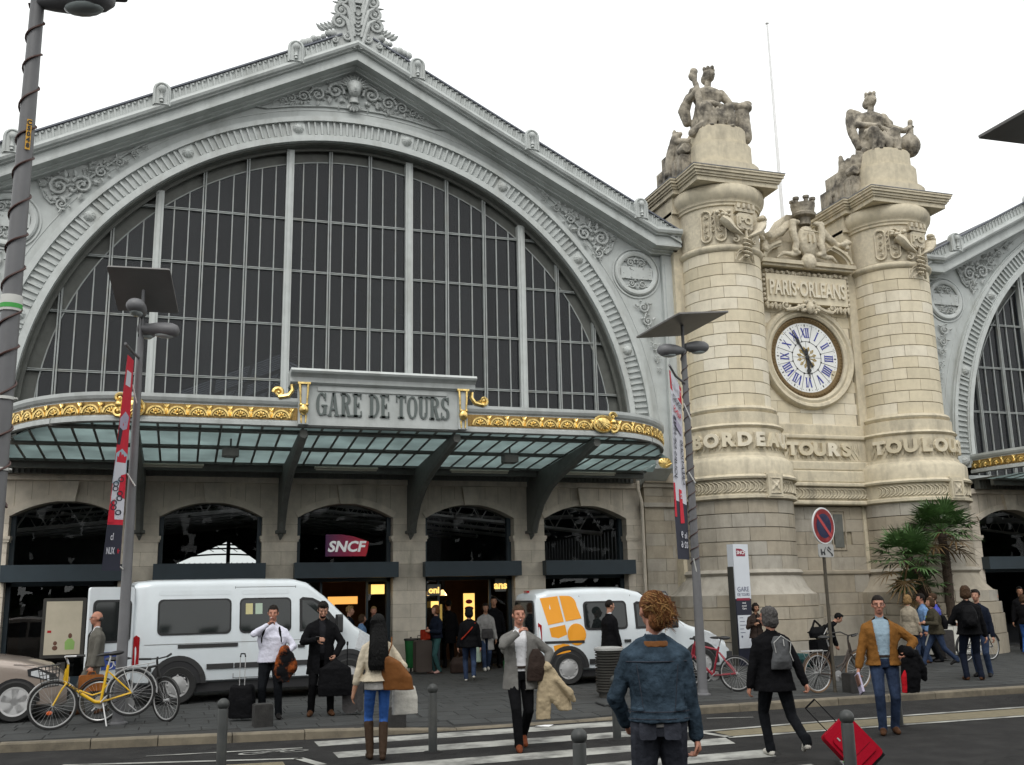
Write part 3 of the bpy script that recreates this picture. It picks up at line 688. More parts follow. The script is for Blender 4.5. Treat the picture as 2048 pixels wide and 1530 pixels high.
    # --- entrance fascia, glazing in the openings
    for k in range(-2, 3):
        c = ax + k * MOD
        if not inside(c): continue
        b = MB(); b.box2(c - 1.29, c + 1.30, 25.5, 25.84, 2.45, 2.83); b.build('door_fascia', 'navy_paint', L)
        b = MB(); P = [(c - hw, 2.84), (c + hw, 2.84)] + [(c + hw * (1 - i / 6), 3.96 + .36 * (1 - (1 - i / 6) ** 2)) for i in range(13)]; b.prism(P, 26.22, 26.23); b.build('fanlight', 'fan_glass', L)
        b = MB(); b.box2(c - hw, c - hw + .1, 26.12, 26.3, .12, 4.0); b.box2(c + hw - .1, c + hw, 26.12, 26.3, .12, 4.0); b.box2(c - hw, c + hw, 26.12, 26.3, 2.36, 2.45); b.build('door_frame', 'navy_paint', L)
    return H, L
AX = 3.88
hall_main, gs = hall(AX, 'grey iron and stone station hall with the big fan arched window and gable', AX - 9.6, AX + 9.6, True)
TX = 17.7
AX2 = 2 * TX - AX
hall_two, gs2 = hall(AX2, 'second grey station hall with arched window at the frame edge past the clock tower', AX2 - 9.6, AX2 + .6, False)
b = MB(); b.box2(AX2 + .6, AX2 + 9.5, 25.7, 26.2, 0, 12); b.build('light_stop_front', 'iron', hall_two)  # unseen blank wall added to keep stray light out of the second hall
# side wall pieces of the main hall next to the tower
def wall_strip(x0, x1, H, sgn):
    L = H
    for i in range(14):
        z = .1 + .345 * i; cuts = [x0, x0 + (x1 - x0) * (.45 if i % 2 else .62), x1]
        for p, q in zip(cuts, cuts[1:]):
            b = MB(); b.rbox((0, 0, 0), (q - p - .008, .5, .337), .008, 1, 'y'); b.build('stone', 'stone_low', L, False, ((p + q) / 2, 25.9 + random.uniform(-.003, .003), z + .172))
    b = MB(); b.box2(x0, x1, 25.68, 26.4, .05, 4.93); b.build('pier_core', 'stone_joint', L)
    for z in (4.28, 4.83):
        b = MB(); b.box2(x0 - .04, x1 + .04, 25.58, 25.7, z, z + .12); b.build('string_course', 'stone_low', L)
    b = MB(); b.box2(x0 - .03, x1 + .03, 25.5, 26.3, 4.95, 5.22); b.build('pier_cap', 'stone_low', L)
wall_strip(12.15, 13.45, gs, 1); wall_strip(2 * TX - 13.45, 2 * TX - 12.15, gs2, -1)
b = MB(); b.tube([(12.05, 25.62, .2), (12.05, 25.62, 4.4), (11.95, 25.6, 4.75), (11.95, 25.6, 5.0)], .055, 8); b.build('downpipe', 'wall_stone', gs, True)

# --- interiors: head hall, train shed, shops behind the doors
def interior(ax, H, full):
    I = empty('interior', (0, 0, 0), 0, H)
    x0, x1 = ax - 9.3, ax + 9.3
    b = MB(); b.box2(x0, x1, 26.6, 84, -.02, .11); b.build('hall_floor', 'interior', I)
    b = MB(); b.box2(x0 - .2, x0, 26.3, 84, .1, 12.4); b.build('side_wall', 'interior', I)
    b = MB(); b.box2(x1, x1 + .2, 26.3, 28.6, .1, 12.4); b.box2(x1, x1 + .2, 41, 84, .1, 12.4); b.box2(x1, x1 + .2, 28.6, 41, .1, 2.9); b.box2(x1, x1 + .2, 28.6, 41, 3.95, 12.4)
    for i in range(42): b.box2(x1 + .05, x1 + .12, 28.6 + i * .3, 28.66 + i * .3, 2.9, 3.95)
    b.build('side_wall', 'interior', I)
    # head hall end wall with an opening into the shed
    b = MB()
    b.prism([(x0, 8.3), (ax, 12.5), (x1, 8.3), (x1, 12.9), (ax, 17.2), (x0, 12.9)], 42.8, 42.99); b.build('end_wall', 'roof_dark', I)
    # shed roof: glazed lantern then boards
    for s in (-1, 1):
        b = MB(); zt = lambda d: 12.5 - .45 * d
        for i in range(26):
            y = 43 + .5 * i; b.add([(ax, y, zt(0)), (ax + s * 4.6, y, zt(4.6)), (ax + s * 4.6, y + .27, zt(4.6)), (ax, y + .27, zt(0))], [(0, 1, 2, 3)])
        for d in (1.5, 3.0): b.tube([(ax + s * d, 43, zt(d)), (ax + s * d, 56, zt(d))], .09, 4)
        b.build('lantern_slats', 'roof_dark', I)
        b = MB(); zt = lambda d: 12.5 - .45 * d
        b.add([(ax + s * 4.6, 43, zt(4.6)), (ax + s * 9.4, 43, zt(9.4)), (ax + s * 9.4, 84, zt(9.4)), (ax + s * 4.6, 84, zt(4.6))], [(0, 1, 2, 3)])
        b.add([(ax, 56, zt(0)), (ax + s * 4.6, 56, zt(4.6)), (ax + s * 4.6, 84, zt(4.6)), (ax, 84, zt(0))], [(0, 1, 2, 3)]); b.build('shed_roof', 'roof_dark', I)
        b = MB(); b.add([(ax, 43, 12.6), (ax + s * 4.65, 43, 10.5), (ax + s * 4.65, 56, 10.5), (ax, 56, 12.6)], [(0, 1, 2, 3)]); b.build('lantern_glazing', 'lantern_glass', I)
    for yy in (46, 50, 54, 59, 64, 69, 74, 79):
        b = MB(); zt = lambda d: 12.3 - .45 * d
        for s in (-1, 1):
            b.tube([(ax, yy, 12.3), (ax + s * 9.2, yy, zt(9.2))], .1, 6); b.tube([(ax, yy, 9.2), (ax + s * 9.2, yy, 7.4)], .05, 5)
            for j in range(5):
                d0, d1 = j * 1.84, (j + 1) * 1.84; b.tube([(ax + s * d0, yy, zt(d0)), (ax + s * d1, yy, 9.2 - 1.8 * d1 / 9.2)], .04, 5); b.tube([(ax + s * d1, yy, zt(d1)), (ax + s * d1, yy, 9.2 - 1.8 * d1 / 9.2)], .04, 5)
        b.build('roof_truss', 'roof_dark', I)
    # inclined braces seen through the fanlights
    for yy in range(31, 80, 5):
        b = MB(); z = 2.2 + yy * .055
        for s in (-1, 1):
            zt = lambda d: z + .9 - .1 * d
            b.tube([(ax, yy, zt(0)), (ax + s * 9.2, yy, zt(9.2))], .07, 5); b.tube([(ax, yy, zt(0) + .7), (ax + s * 9.2, yy, zt(9.2) + .7)], .05, 5)
            for j in range(11): b.tube([(ax + s * j * .84, yy, zt(j * .84)), (ax + s * (j + .5) * .84, yy, zt(j * .84) + .65), (ax + s * (j + 1) * .84, yy, zt(j * .84 + .84))], .028, 4)
        b.build('roof_truss', 'truss_grey', I)
    for k in range(12):
        b = MB(); x = x0 + .7 + 1.6 * k; b.tube([(x, 29, 4.3), (x, 80, 7.6)], .05, 4); b.build('purlin', 'truss_grey', I)
    # far end: open gable with bars
    b = MB(); P = [(x0, 0), (x0, 12.6), (x1, 12.6), (x1, 0), (11.5, 0), (11.5, 3.6), (6.3, 4.6), (3.3, 6.7), (-1.4, 4.6), (-5, 3.6), (-5, 0)]
    if full: b.prism(P, 84, 84.3)
    else: b.box2(x0, x1, 84, 84.3, 0, 12.6)
    b.build('far_gable', 'roof_dark', I)
    if full:
        b = MB()
        for i in range(40): x = -4.4 + .4 * i; b.tube([(x, 83.8, 2), (x, 83.8, 5.0)], .05, 4)
        b.tube([(3.3, 83.6, 0), (3.3, 83.6, 7)], .16, 5)
        for q in (0, .3, .75): b.tube([(-5 + .9 * i, 83.7, 5.1 - q + 1.3 * (1 - ((i - 9) / 9) ** 2)) for i in range(19)], .07, 5)
        for i in range(18): b.tube([(-5 + .9 * i, 83.7, 5.1 + 1.3 * (1 - ((i - 9) / 9) ** 2)), (-4.1 + .9 * i, 83.7, 4.55 + 1.3 * (1 - ((i - 8) / 9) ** 2))], .035, 4)
        b.build('far_lattice', 'roof_dark', I)
    return I
mk_glass('lantern_glass', (.55, .58, .6), .35, .05)
mk('truss_grey', (.55, .5, .43), .8, var=.2)
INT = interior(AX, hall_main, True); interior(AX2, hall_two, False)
# shop fronts behind the doors
mk('lit_warm', (.8, .5, .2), .6, emit=(1, .45, .10), estr=1.0, var=0)
mk('lit_yellow', (.9, .75, .25), .6, emit=(1, .62, .16), estr=1.1, var=.3, scale=6)
mk('lit_lamp', (1, .9, .7), .4, emit=(1, .6, .25), estr=6, var=0)
mk('lit_poster', (.42, .38, .3), .5, emit=(1, .82, .5), estr=.04, var=.1)
mk('shop_wall', (.10, .055, .03), .8, var=.3, scale=3)
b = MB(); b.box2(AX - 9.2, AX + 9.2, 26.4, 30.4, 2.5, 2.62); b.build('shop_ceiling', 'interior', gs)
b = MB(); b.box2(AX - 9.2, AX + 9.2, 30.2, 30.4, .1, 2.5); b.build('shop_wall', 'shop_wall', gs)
for c, items in ((AX, ((-.28, .52, 1.15, 2.0, 'L'),)), (AX + MOD, ((.12, .42, 1.1, 2.02, 'P'),))):
    for (xa, xb, z0, z1, t) in items:
        b = MB()
        if t == 'L': b.prism([(c + 0.15 + xa, z0), (c + .15 + xa + .18, z0), (c + .15 + xa + .18, z1 - .2), (c + .15 + xb, z1 - .2), (c + .15 + xb, z1), (c + .15 + xa, z1)], 28.0, 28.05); b.build('lit_sign', 'lit_warm', gs)
        else:
            b.box2(c + xa, c + xb, 27.0, 27.06, z0, z1); o = b.build('lit_sign', 'lit_yellow', gs)
            for zz, ww in ((1.8, .1), (1.62, .13), (1.4, .08)):
                b = MB(); b.sph((c + xa + .14, 26.99, zz), (ww, .01, .06), 8, 5); b.build('sign_print', 'red_cloth', gs)
for x, y, z in ((AX + MOD - .68, 28.2, 1.98), (AX + MOD - .18, 28.2, 1.98)):
    b = MB(); b.lathe([(.03, .16), (.07, .1), (.13, 0)], (x, y, z), 10, caps=False); b.build('lamp_shade', 'lit_lamp', gs, True)
def plaque(x, z, wx, hz, mat, y=26.1, txt=None):
    b = MB(); b.box2(x - wx / 2, x + wx / 2, y, y + .02, z - hz / 2, z + hz / 2); o = b.build('hanging_sign', mat, gs)
    if txt: b = MB(); b.text(txt, hz * .8, .004, .01, (x, y - .004, z - hz * .28)); b.build('lettering', 'lit_yellow', o)
plaque(AX + .86, 2.16, .34, .24, 'lit_yellow', 26.0); plaque(AX + MOD + .86, 2.22, .3, .34, 'dark_iron', 26.0, 'AVIS'[:3] if False else 'ans'); plaque(AX + MOD - .93, 1.75, .2, .16, 'lit_yellow', 26.0)
plaque(AX + MOD - .95, 2.12, .36, .28, 'dark_iron', 26.0, 'oni'); plaque(AX + MOD - .72, 1.5, .12, .5, 'lit_yellow', 26.3)
for k, xs_ in ((0, (-.55, .62)), (1, (-.78, .62))):
    for dx in xs_:
        b = MB(); b.box2(AX + k * MOD + dx - .03, AX + k * MOD + dx + .03, 26.2, 26.26, .12, 2.4); b.build('door_post', 'navy_paint', gs)
    b = MB(); b.box2(AX + k * MOD + .65, AX + k * MOD + 1.12, 26.24, 26.25, .2, 2.36); b.build('side_light', 'dark_glass', gs)
    b = MB(); b.box2(AX + k * MOD - 1.12, AX + k * MOD - .6, 26.24, 26.25, .2, 2.36); b.build('side_light', 'dark_glass', gs)
for k in (-2, -1, 2):
    c = AX + k * MOD; b = MB(); b.box2(c - 1.12, c + 1.12, 26.2, 26.21, .3, 2.36); b.build('shop_window', 'dark_glass', gs)
    b = MB(); b.box2(c - 1.12, c + 1.12, 26.1, 26.3, .12, .3); b.build('stall_riser', 'navy_paint', gs)
    b = MB(); b.box2(c - 1.0, c + 1.1, 27.2, 27.3, .12, 2.4); b.build('shop_partition', 'interior', gs)
# rail company flag sign in the middle fanlight
sg = thing('rail_sign', 'purple to red flag shaped sign with white SNCF letters above the middle door', 'sign', (0, 0, 0))
def mk_grad():
    m = bpy.data.materials.new('flag_purple_red'); m.use_nodes = True; t = m.node_tree; N = t.nodes; L = t.links; bb = N['Principled BSDF']
    tc = N.new('ShaderNodeTexCoord'); sp = N.new('ShaderNodeSeparateXYZ'); cr = N.new('ShaderNodeValToRGB'); L.new(tc.outputs['Generated'], sp.inputs[0]); L.new(sp.outputs[0], cr.inputs[0])
    cr.color_ramp.elements[0].color = (.055, .004, .06, 1); cr.color_ramp.elements[1].color = (.52, .008, .018, 1); cr.color_ramp.elements.new(.5).color = (.26, .005, .05, 1)
    L.new(cr.outputs[0], bb.inputs['Base Color']); L.new(cr.outputs[0], bb.inputs['Emission Color']); bb.inputs['Emission Strength'].default_value = .1; bb.inputs['Roughness'].default_value = .4; _MATS['flag_purple_red'] = m
mk_grad(); mk('white_paint', (.8, .8, .8), .45, var=.04); mk('sign_white_lit', (.8, .8, .8), .4, emit=(1, 1, 1), estr=.15, var=0)
x0, x1, z0 = AX - .53, AX + .53, 2.98
b = MB(); b.prism([(x0, z0), (x1 - .06, z0), (x1 - .02, z0 + .1), (x1 + .02, z0 + .36), (x0 + .7, z0 + .49), (x0 + .4, z0 + .54), (x0, z0 + .54)], 25.6, 25.7); b.build('panel', 'flag_purple_red', sg)
b = MB(); b.text('SNCF', .36, .02, .012, wx=1.05, xf=lambda p: Vector((AX + p.x + p.z * .22 - .03, 25.59 + p.y, z0 + .12 + p.z))); b.build('lettering', 'sign_white_lit', sg)

# ------------------------------------------------------------------ canopies
def glyph_slab(mb, ch, x, z, h, y0, y1):
    """heavy slab-serif capitals; returns the advance"""
    T = .155 * h; S_ = .075 * h; w = {'G': .56, 'A': .6, 'R': .58, 'E': .5, 'D': .56, 'T': .54, 'O': .56, 'U': .56, 'S': .48, ' ': .26}[ch] * h
    def r(a, b, c, d): mb.box2(x + a, x + b, y0, y1, z + c, z + d)
    def ln(a, c, b, d, t): mb.prism([(x + a - t / 2, z + c), (x + a + t / 2, z + c), (x + b + t / 2, z + d), (x + b - t / 2, z + d)], y0 + .001, y1)
    def ar(cx, cz, rx, rz, a0, a1, t, n=14):
        V = []; 
        for i in range(n + 1):
            a = radians(a0 + (a1 - a0) * i / n); k = .55 + .45 * abs(cos(a))
            for q in (1, 0):
                for y in (y0 + .002, y1): V.append((x + cx + (rx - q * t * k) * cos(a), y, z + cz + (rz - q * S_ * 1.1 * (1 if abs(cos(a)) < .5 else 1)) * sin(a)))
        F = []
        for i in range(n):
            b_, e = i * 4, i * 4 + 4; F += [(b_, b_ + 2, e + 2, e), (b_ + 1, e + 1, e + 3, b_ + 3), (b_, e, e + 1, b_ + 1), (b_ + 2, b_ + 3, e + 3, e + 2)]
        F += [(0, 1, 3, 2), (n * 4, n * 4 + 2, n * 4 + 3, n * 4 + 1)]
        mb.add(V, F)
    if ch == 'G':
        ar(.27 * h, .5 * h, .27 * h, .5 * h, 40, 325, T); r(.38 * h, .38 * h + T, 0.05 * h, .42 * h); r(.28 * h, .58 * h, .40 * h, .40 * h + S_); r(.44 * h, .5 * h, .66 * h, .98 * h)
    if ch == 'A':
        ln(.1 * h, 0, .27 * h, h, .09 * h); ln(.47 * h, 0, .3 * h, h, .15 * h); r(.16 * h, .42 * h, .27 * h, .27 * h + S_); r(0, .2 * h, 0, S_); r(.34 * h, .6 * h, 0, S_)
    if ch in 'RED':
        r(.07 * h, .07 * h + T, 0, h); r(0, .28 * h, 0, S_); r(0, .26 * h, h - S_, h)
    if ch == 'R': ar(.24 * h, .755 * h, .28 * h, .245 * h, -90, 90, T); ln(.46 * h, 0, .3 * h, .52 * h, T); r(.36 * h, .6 * h, 0, S_); r(.2 * h, .26 * h, h - S_, h); r(.2 * h, .26 * h, .51 * h, .51 * h + S_)
    if ch == 'E':
        r(.2 * h, .48 * h, 0, S_); r(.2 * h, .46 * h, h - S_, h); r(.2 * h, .34 * h, .47 * h, .47 * h + S_); r(.43 * h, .48 * h, 0, .26 * h); r(.41 * h, .46 * h, .76 * h, h); r(.31 * h, .36 * h, .4 * h, .62 * h)
    if ch == 'D': ar(.22 * h, .5 * h, .34 * h, .5 * h, -90, 90, T)
    if ch == 'T': r(.19 * h, .19 * h + T, 0, h); r(.1 * h, .43 * h, 0, S_); r(0, .53 * h, h - S_, h); r(0, .05 * h, .7 * h, h); r(.48 * h, .53 * h, .7 * h, h)
    if ch == 'O': ar(.28 * h, .5 * h, .28 * h, .5 * h, 0, 360, T, 22)
    if ch == 'U': r(.06 * h, .06 * h + T, .25 * h, h); r(.41 * h, .5 * h, .25 * h, h); r(0, .27 * h, h - S_, h); r(.33 * h, .57 * h, h - S_, h); ar(.28 * h, .28 * h, .22 * h, .28 * h, 180, 360, T)
    if ch == 'S': ar(.24 * h, .74 * h, .22 * h, .26 * h, 30, 270, T); ar(.24 * h, .26 * h, .23 * h, .26 * h, -150, 90, T); r(.38 * h, .43 * h, .68 * h, h); r(.02 * h, .07 * h, 0, .32 * h)
    return w + .045 * h
mo = MB()
mo.arc(0, -.11, .15, .185, -.03, 0, 0.05, pi - .05, 12); mo.arc(0, -.11, .115, .13, -.02, 0, 0.05, pi - .05, 10)
for k in range(5): mo.sph((.06 * cos(radians(18 + 36 * k)), -.02, -.09 + .075 * sin(radians(18 + 36 * k))), (.02, .02, .05), 6, 5, rot=(0, radians(72 - 36 * k), 0))
mo.sph((0, -.02, -.095), .025, 6, 5)
leaf(mo, (.2, -.12), pi / 2, .24, .035, -.005, .02); leaf(mo, (.2, .02), pi / 2 - .6, .12, .03, -.005, .02); leaf(mo, (.2, .02), pi / 2 + .6, .12, .03, -.005, .02)
MOTIF = mo.mesh('gold_motif', 'gold', True)
mk('gold_ground', (.33, .21, .07), .55, metal=.6, var=.35, scale=30)
mk('tube_light', (.45, .42, .34), .5, var=.1)
def canopy(ax, full, label):
    K = thing('entrance_canopy', label, 'canopy')
    YF, YB, A, hs = 20.8, 25.6, 3.0, 5.02
    path = []; N = 22
    for i in range(N + 1):
        t = pi / 2 * (1 - i / N); path.append(((ax - hs - A * sin(t), YB - (YB - YF) * cos(t), 0), t))
    pts = [((p[0], p[1], 0), Vector((-sin(t) / A, -cos(t) / (YB - YF))).normalized()) for p, t in path]
    straight = [((ax - hs + 2 * hs * i / 10, YF, 0), Vector((0, -1))) for i in range(11)]
    right = [((2 * ax - p[0], p[1], 0), Vector((-o.x, o.y))) for p, o in pts[::-1]]
    whole = pts + straight[1:-1] + (right if full else [])
    if not full: whole = pts + straight[1:6]
    prof = [(0, 5.42), (.06, 5.42), (.06, 5.5), (.03, 5.52), (.03, 5.82), (.07, 5.86), (.1, 5.92), (.1, 5.99), (0, 5.99)]
    b = MB(); b.sweep([(d, z) for d, z in prof], whole); b.build('fascia', 'iron', K)
    b = MB(); b.sweep([(-.06, 5.40), (.04, 5.40), (.04, 5.44), (-.06, 5.44)], whole); b.build('gutter_edge', 'dark_iron', K)
    b = MB(); b.sweep([(.032, 5.54), (.036, 5.54), (.036, 5.8), (.032, 5.8)], whole); b.build('frieze_ground', 'gold_ground', K)
    # motifs along the fascia
    def put(p, o): inst('gold_motif', MOTIF, K, (p[0] + o.x * .04, p[1] + o.y * .04, 5.675), (0, 0, atan2(o.y, o.x) + pi / 2))
    def along(path_, step):
        acc = step * .5; 
        for (p, o), (q, o2) in zip(path_, path_[1:]):
            d = (Vector(q) - Vector(p)).length; 
            while acc <= d:
                t = acc / d; put(Vector(p).lerp(Vector(q), t), o.lerp(o2, t).normalized()); acc += step
            acc -= d
    along(pts, .405)
    if full: along(right, .405)
    for s in (-1, 1):
        if s > 0 and not full: continue
        for i in range(7): put((ax + s * (2.12 + .405 * i), YF, 0), Vector((0, -1)))
        cx = ax + s * (hs - .03)
        g = MB(); g.sph((cx, YF - .1, 5.68), (.22, .06, .17), 14, 8)
        for k in range(9): a = radians(200 + 17.5 * k) if s > 0 else radians(200 + 17.5 * k); g.tube([(cx - s * .14, YF - .15, 5.76), (cx + .2 * cos(a), YF - .15, 5.72 + .18 * sin(a))], .014, 5)
        g.tube([(cx + .23 * cos(k * pi / 8), YF - .12, 5.68 + .18 * sin(k * pi / 8)) for k in range(16)], .03, 6, closed=True)
        scroll(g, (cx + s * .24, 5.86), .1, 0, 1.3, 1, .035, YF - .1); scroll(g, (cx + s * .26, 5.6), .11, 0, 1.3, -1, .04, YF - .1); g.sph((cx + s * .25, YF - .12, 5.73), .07, 8, 6)
        g.build('gold_shell', 'gold', K, True)
    # iron frame and glass
    def edge_y(x):
        d = abs(x - ax) - hs
        return YF if d <= 0 else YB - (YB - YF) * sqrt(max(0, 1 - (d / A) ** 2))
    def roof_z(y): return 5.47 - (y - YF) * .078
    xa, xb = ax - hs - A, (ax + hs + A if full else ax + .5)
    rows = [YF + .05, YF + .7, YF + 2.3, YB - .75]
    frame = MB()
    for y in (YF + .7, YF + 2.3, YB - .75):
        d = hs + A * sqrt(max(0, 1 - ((YB - y) / (YB - YF)) ** 2)) - .05; z = roof_z(y)
        b = MB(); b.box2(max(xa, ax - d), min(xb, ax + d), y - .14, y + .14, z - .035, z + .1); b.build('longitudinal_beam', 'dark_iron', K)
    n = int((xb - xa) / .41)
    x = ax - hs - A + .2; i = 0
    bays = 8
    xs = [ax + (k * MOD) / bays for k in range(-20, 21)]
    for x0, x1 in zip(xs, xs[1:]):
        if x0 < xa - .2 or x1 > xb + .2: continue
        b = MB()
        y0 = max(edge_y(x0), edge_y(x1)) if abs((x0 + x1) / 2 - ax) > hs else YF
        if y0 < YB - .8:
            b.box2(x0 - .025, x0 + .025, edge_y(x0) + .05, YB - .75, roof_z(YB - .75) - .03, roof_z(YB - .75) + .02) if False else None
            za, zb_ = roof_z(edge_y(x0)), roof_z(YB - .75)
            ya = edge_y(x0) + .04
            if ya < YB - .8:
                b.add([(x0 - .024, ya, za - .02), (x0 + .024, ya, za - .02), (x0 + .024, YB - .75, zb_ - .02), (x0 - .024, YB - .75, zb_ - .02), (x0 - .024, ya, za), (x0 + .024, ya, za), (x0 + .024, YB - .75, zb_), (x0 - .024, YB - .75, zb_)], [(0, 1, 2, 3), (4, 5, 6, 7), (0, 1, 5, 4), (1, 2, 6, 5), (2, 3, 7, 6), (3, 0, 4, 7)])
                b.build('glazing_rib', 'dark_iron', K)
        for r0, r1 in zip(rows, rows[1:]):
            e0, e1 = edge_y(x0) + .03, edge_y(x1) + .03
            ya, yb = max(r0, e0), max(r0, e1)
            if ya > r1 and yb > r1: continue
            ya, yb = min(ya, r1), min(yb, r1)
            V = [(x0 + .02, ya, roof_z(ya) + .006), (x1 - .02, yb, roof_z(yb) + .006), (x1 - .02, r1, roof_z(r1) + .006), (x0 + .02, r1, roof_z(r1) + .006)]
            g = MB(); g.add(V + [(a, b_, c + .008) for a, b_, c in V], [(0, 1, 2, 3), (4, 5, 6, 7), (0, 1, 5, 4), (2, 3, 7, 6)]); g.build('roof_pane', 'canopy_glass', K)
    # rear valance and solid strip against the wall
    b = MB(); wI = hs + A - .1; X0, X1 = max(xa, ax - wI), min(xb, ax + wI)
    b.box2(X0, X1, YB - .72, YB - .6, 4.98, 5.2); b.box2(X0, X1, YB - .7, 25.95, 5.2, 5.26); b.build('rear_beam', 'dark_iron', K)
    b = MB()
    for i in range(int((X1 - X0) / .12)): b.box2(X0 + .12 * i, X0 + .12 * i + .06, YB - .1, YB - .06, 4.93, 5.2)
    b.box2(X0, X1, YB - .05, YB + .1, 4.93, 5.2); b.build('rear_valance', 'dark_iron', K)
    # cantilever brackets
    for k in (-2, -1, 0, 1):
        x = ax + (k + .5) * MOD
        if x < xa or x > xb: continue
        b = MB(); t = .07
        top = [(YF + .1, 5.38), (YF + 1.2, 5.3), (YF + 2.4, 5.2), (YF + 3.6, 5.12), (25.78, 5.1)]
        bot = [(YF + .1, 5.28), (YF + 1.2, 5.08), (YF + 2.4, 4.86), (YF + 3.3, 4.6), (YF + 4.0, 4.25), (YF + 4.45, 3.85), (YF + 4.62, 3.6)]
        outer = top + [(25.8, 4.2), (25.8, 3.6)]
        b.prism([(y, z) for y, z in outer] + [(y, z) for y, z in bot[::-1]], x - t, x + t, 'yz')
        b.tube([(x, y, z) for y, z in bot], .09, 6); b.tube([(x, 25.68, 3.62), (x, 25.62, 3.5), (x, 25.7, 3.4)], [.08, .07, .02], 6)
        b.box2(x - .12, x + .12, 25.5, 25.82, 3.55, 3.62); b.build('bracket', 'dark_iron', K)
    if full:
        # end consoles where the canopy meets the wall
        for s in (-1, 1):
            b = MB(); x = ax + s * (hs + A + .62); b.prism([(YB - .6, 5.28), (YB + .25, 5.28), (YB + .25, 4.8)], x - .5, x + .25, 'yz'); b.build('end_console', 'iron', K)
            g = MB(); g.sph((x + s * .2, 25.4, 5.5), (.2, .06, .16), 10, 8)
            for k in range(7): g.tube([(x + s * .2, 25.36, 5.4), (x + s * .2 + .2 * cos(radians(20 + 23 * k)), 25.36, 5.4 + .24 * sin(radians(20 + 23 * k)))], .015, 5)
            g.build('gold_shell', 'gold', K, True)
        for c, yq in ((ax - 4.3, 23.9), (ax - .3, 23.9), (ax + 3.0, 23.9), (ax + 5.9, 23.9)):
            b = MB(); b.rbox((c, yq, 4.98), (1.5, .1, .05), .02, 2, 'x'); b.tube([(c - .72, yq - .02, 4.93), (c + .72, yq - .02, 4.93)], .018, 6); b.build('tube_light', 'tube_light', K)
        for c in (ax - 3.05, ax + 3.15):
            b = MB(); b.rbox((c, 21.9, 5.0), (.34, .3, .16), .02, 2); b.box2(c - .12, c + .12, 21.8, 22.0, 4.9, 4.93); b.tube([(c, 21.9, 5.05), (c, 21.9, 5.3)], .02, 6); b.build('projector', 'dark_iron', K)
        # name board
        B = empty('name_board', (0, 0, 0), 0, K); y = YF - .12
        b = MB(); b.box2(ax - 1.68, ax + 1.68, y, YF + .3, 5.44, 6.3); b.build('board', 'iron', B)
        b = MB(); b.box2(ax - 1.4, ax + 1.35, y - .03, y, 6.16, 6.24); b.build('lamp_strip', 'iron', B)
        b = MB(); P = [(y - .02, 6.28), (y - .1, 6.32), (y - .1, 6.42), (y - .16, 6.47), (y - .24, 6.49), (y - .27, 6.53), (y - .24, 6.58), (YF + .35, 6.6), (YF + .35, 6.28)]
        b.prism(P, ax - 1.97, ax + 1.97, 'yz'); b.build('cornice', 'iron_light', B)
        b = MB(); xx = 0
        for ch in 'GARE DE TOURS':
            t_ = MB(); xx += glyph_slab(t_, ch, 0, 0, .49, 0, .01)
        x = ax - .01 - xx / 2
        sc = 2.86 / xx; x = ax - 1.43; hh = .49
        for ch in 'GARE DE TOURS':
            t_ = MB(); w_ = glyph_slab(t_, ch, 0, 0, hh, y - .035, y - .001); t_.v = [(x + p[0] * sc, p[1], p[2] + 5.64) for p in t_.v]; b.add(t_.v, t_.f); x += w_ * sc
        b.build('lettering', 'letter_grey', B)
        for s in (-1, 1):
            px = ax + s * 1.69
            b = MB(); b.box2(px - .1, px + .1, y - .1, y + .1, 5.44, 6.3); b.build('board_pilaster', 'iron_light', B)
            g = MB()
            for q in (-.085, .085): g.tube([(px + q, y - .11, 6.3), (px + q * .9, y - .13, 6.1), (px + q * .75, y - .11, 5.85)], [.03, .022, .018], 6); g.tube([(px + q * .6, y - .11, 5.62), (px + q * .5, y - .11, 5.46)], [.022, .015], 6)
            g.sph((px, y - .13, 5.74), (.1, .07, .12), 10, 8); g.sph((px, y - .2, 5.72), .03, 6, 5); g.sph((px - .06, y - .15, 5.83), .04, 6, 5); g.sph((px + .06, y - .15, 5.83), .04, 6, 5); g.box2(px - .13, px + .13, y - .15, y - .05, 6.27, 6.31)
            scroll(g, (px + s * .5, 6.1), .11, pi, 1.4, s, .045, y + .02)
            g.tube([(px + s * .16, y + .02, 6.28), (px + s * .24, y + .02, 6.3), (px + s * .22, y + .02, 6.16), (px + s * .3, y + .02, 6.04), (px + s * .5, y + .02, 6.0)], [.03, .045, .045, .05, .05], 6)
            g.build('gold_mount', 'gold', B, True)
    return K

canopy(AX, True, 'glass canopy with gilded frieze and GARE DE TOURS name board over the main entrance')
canopy(AX2, False, 'gilded glass canopy on the second hall at the frame edge past the clock tower')
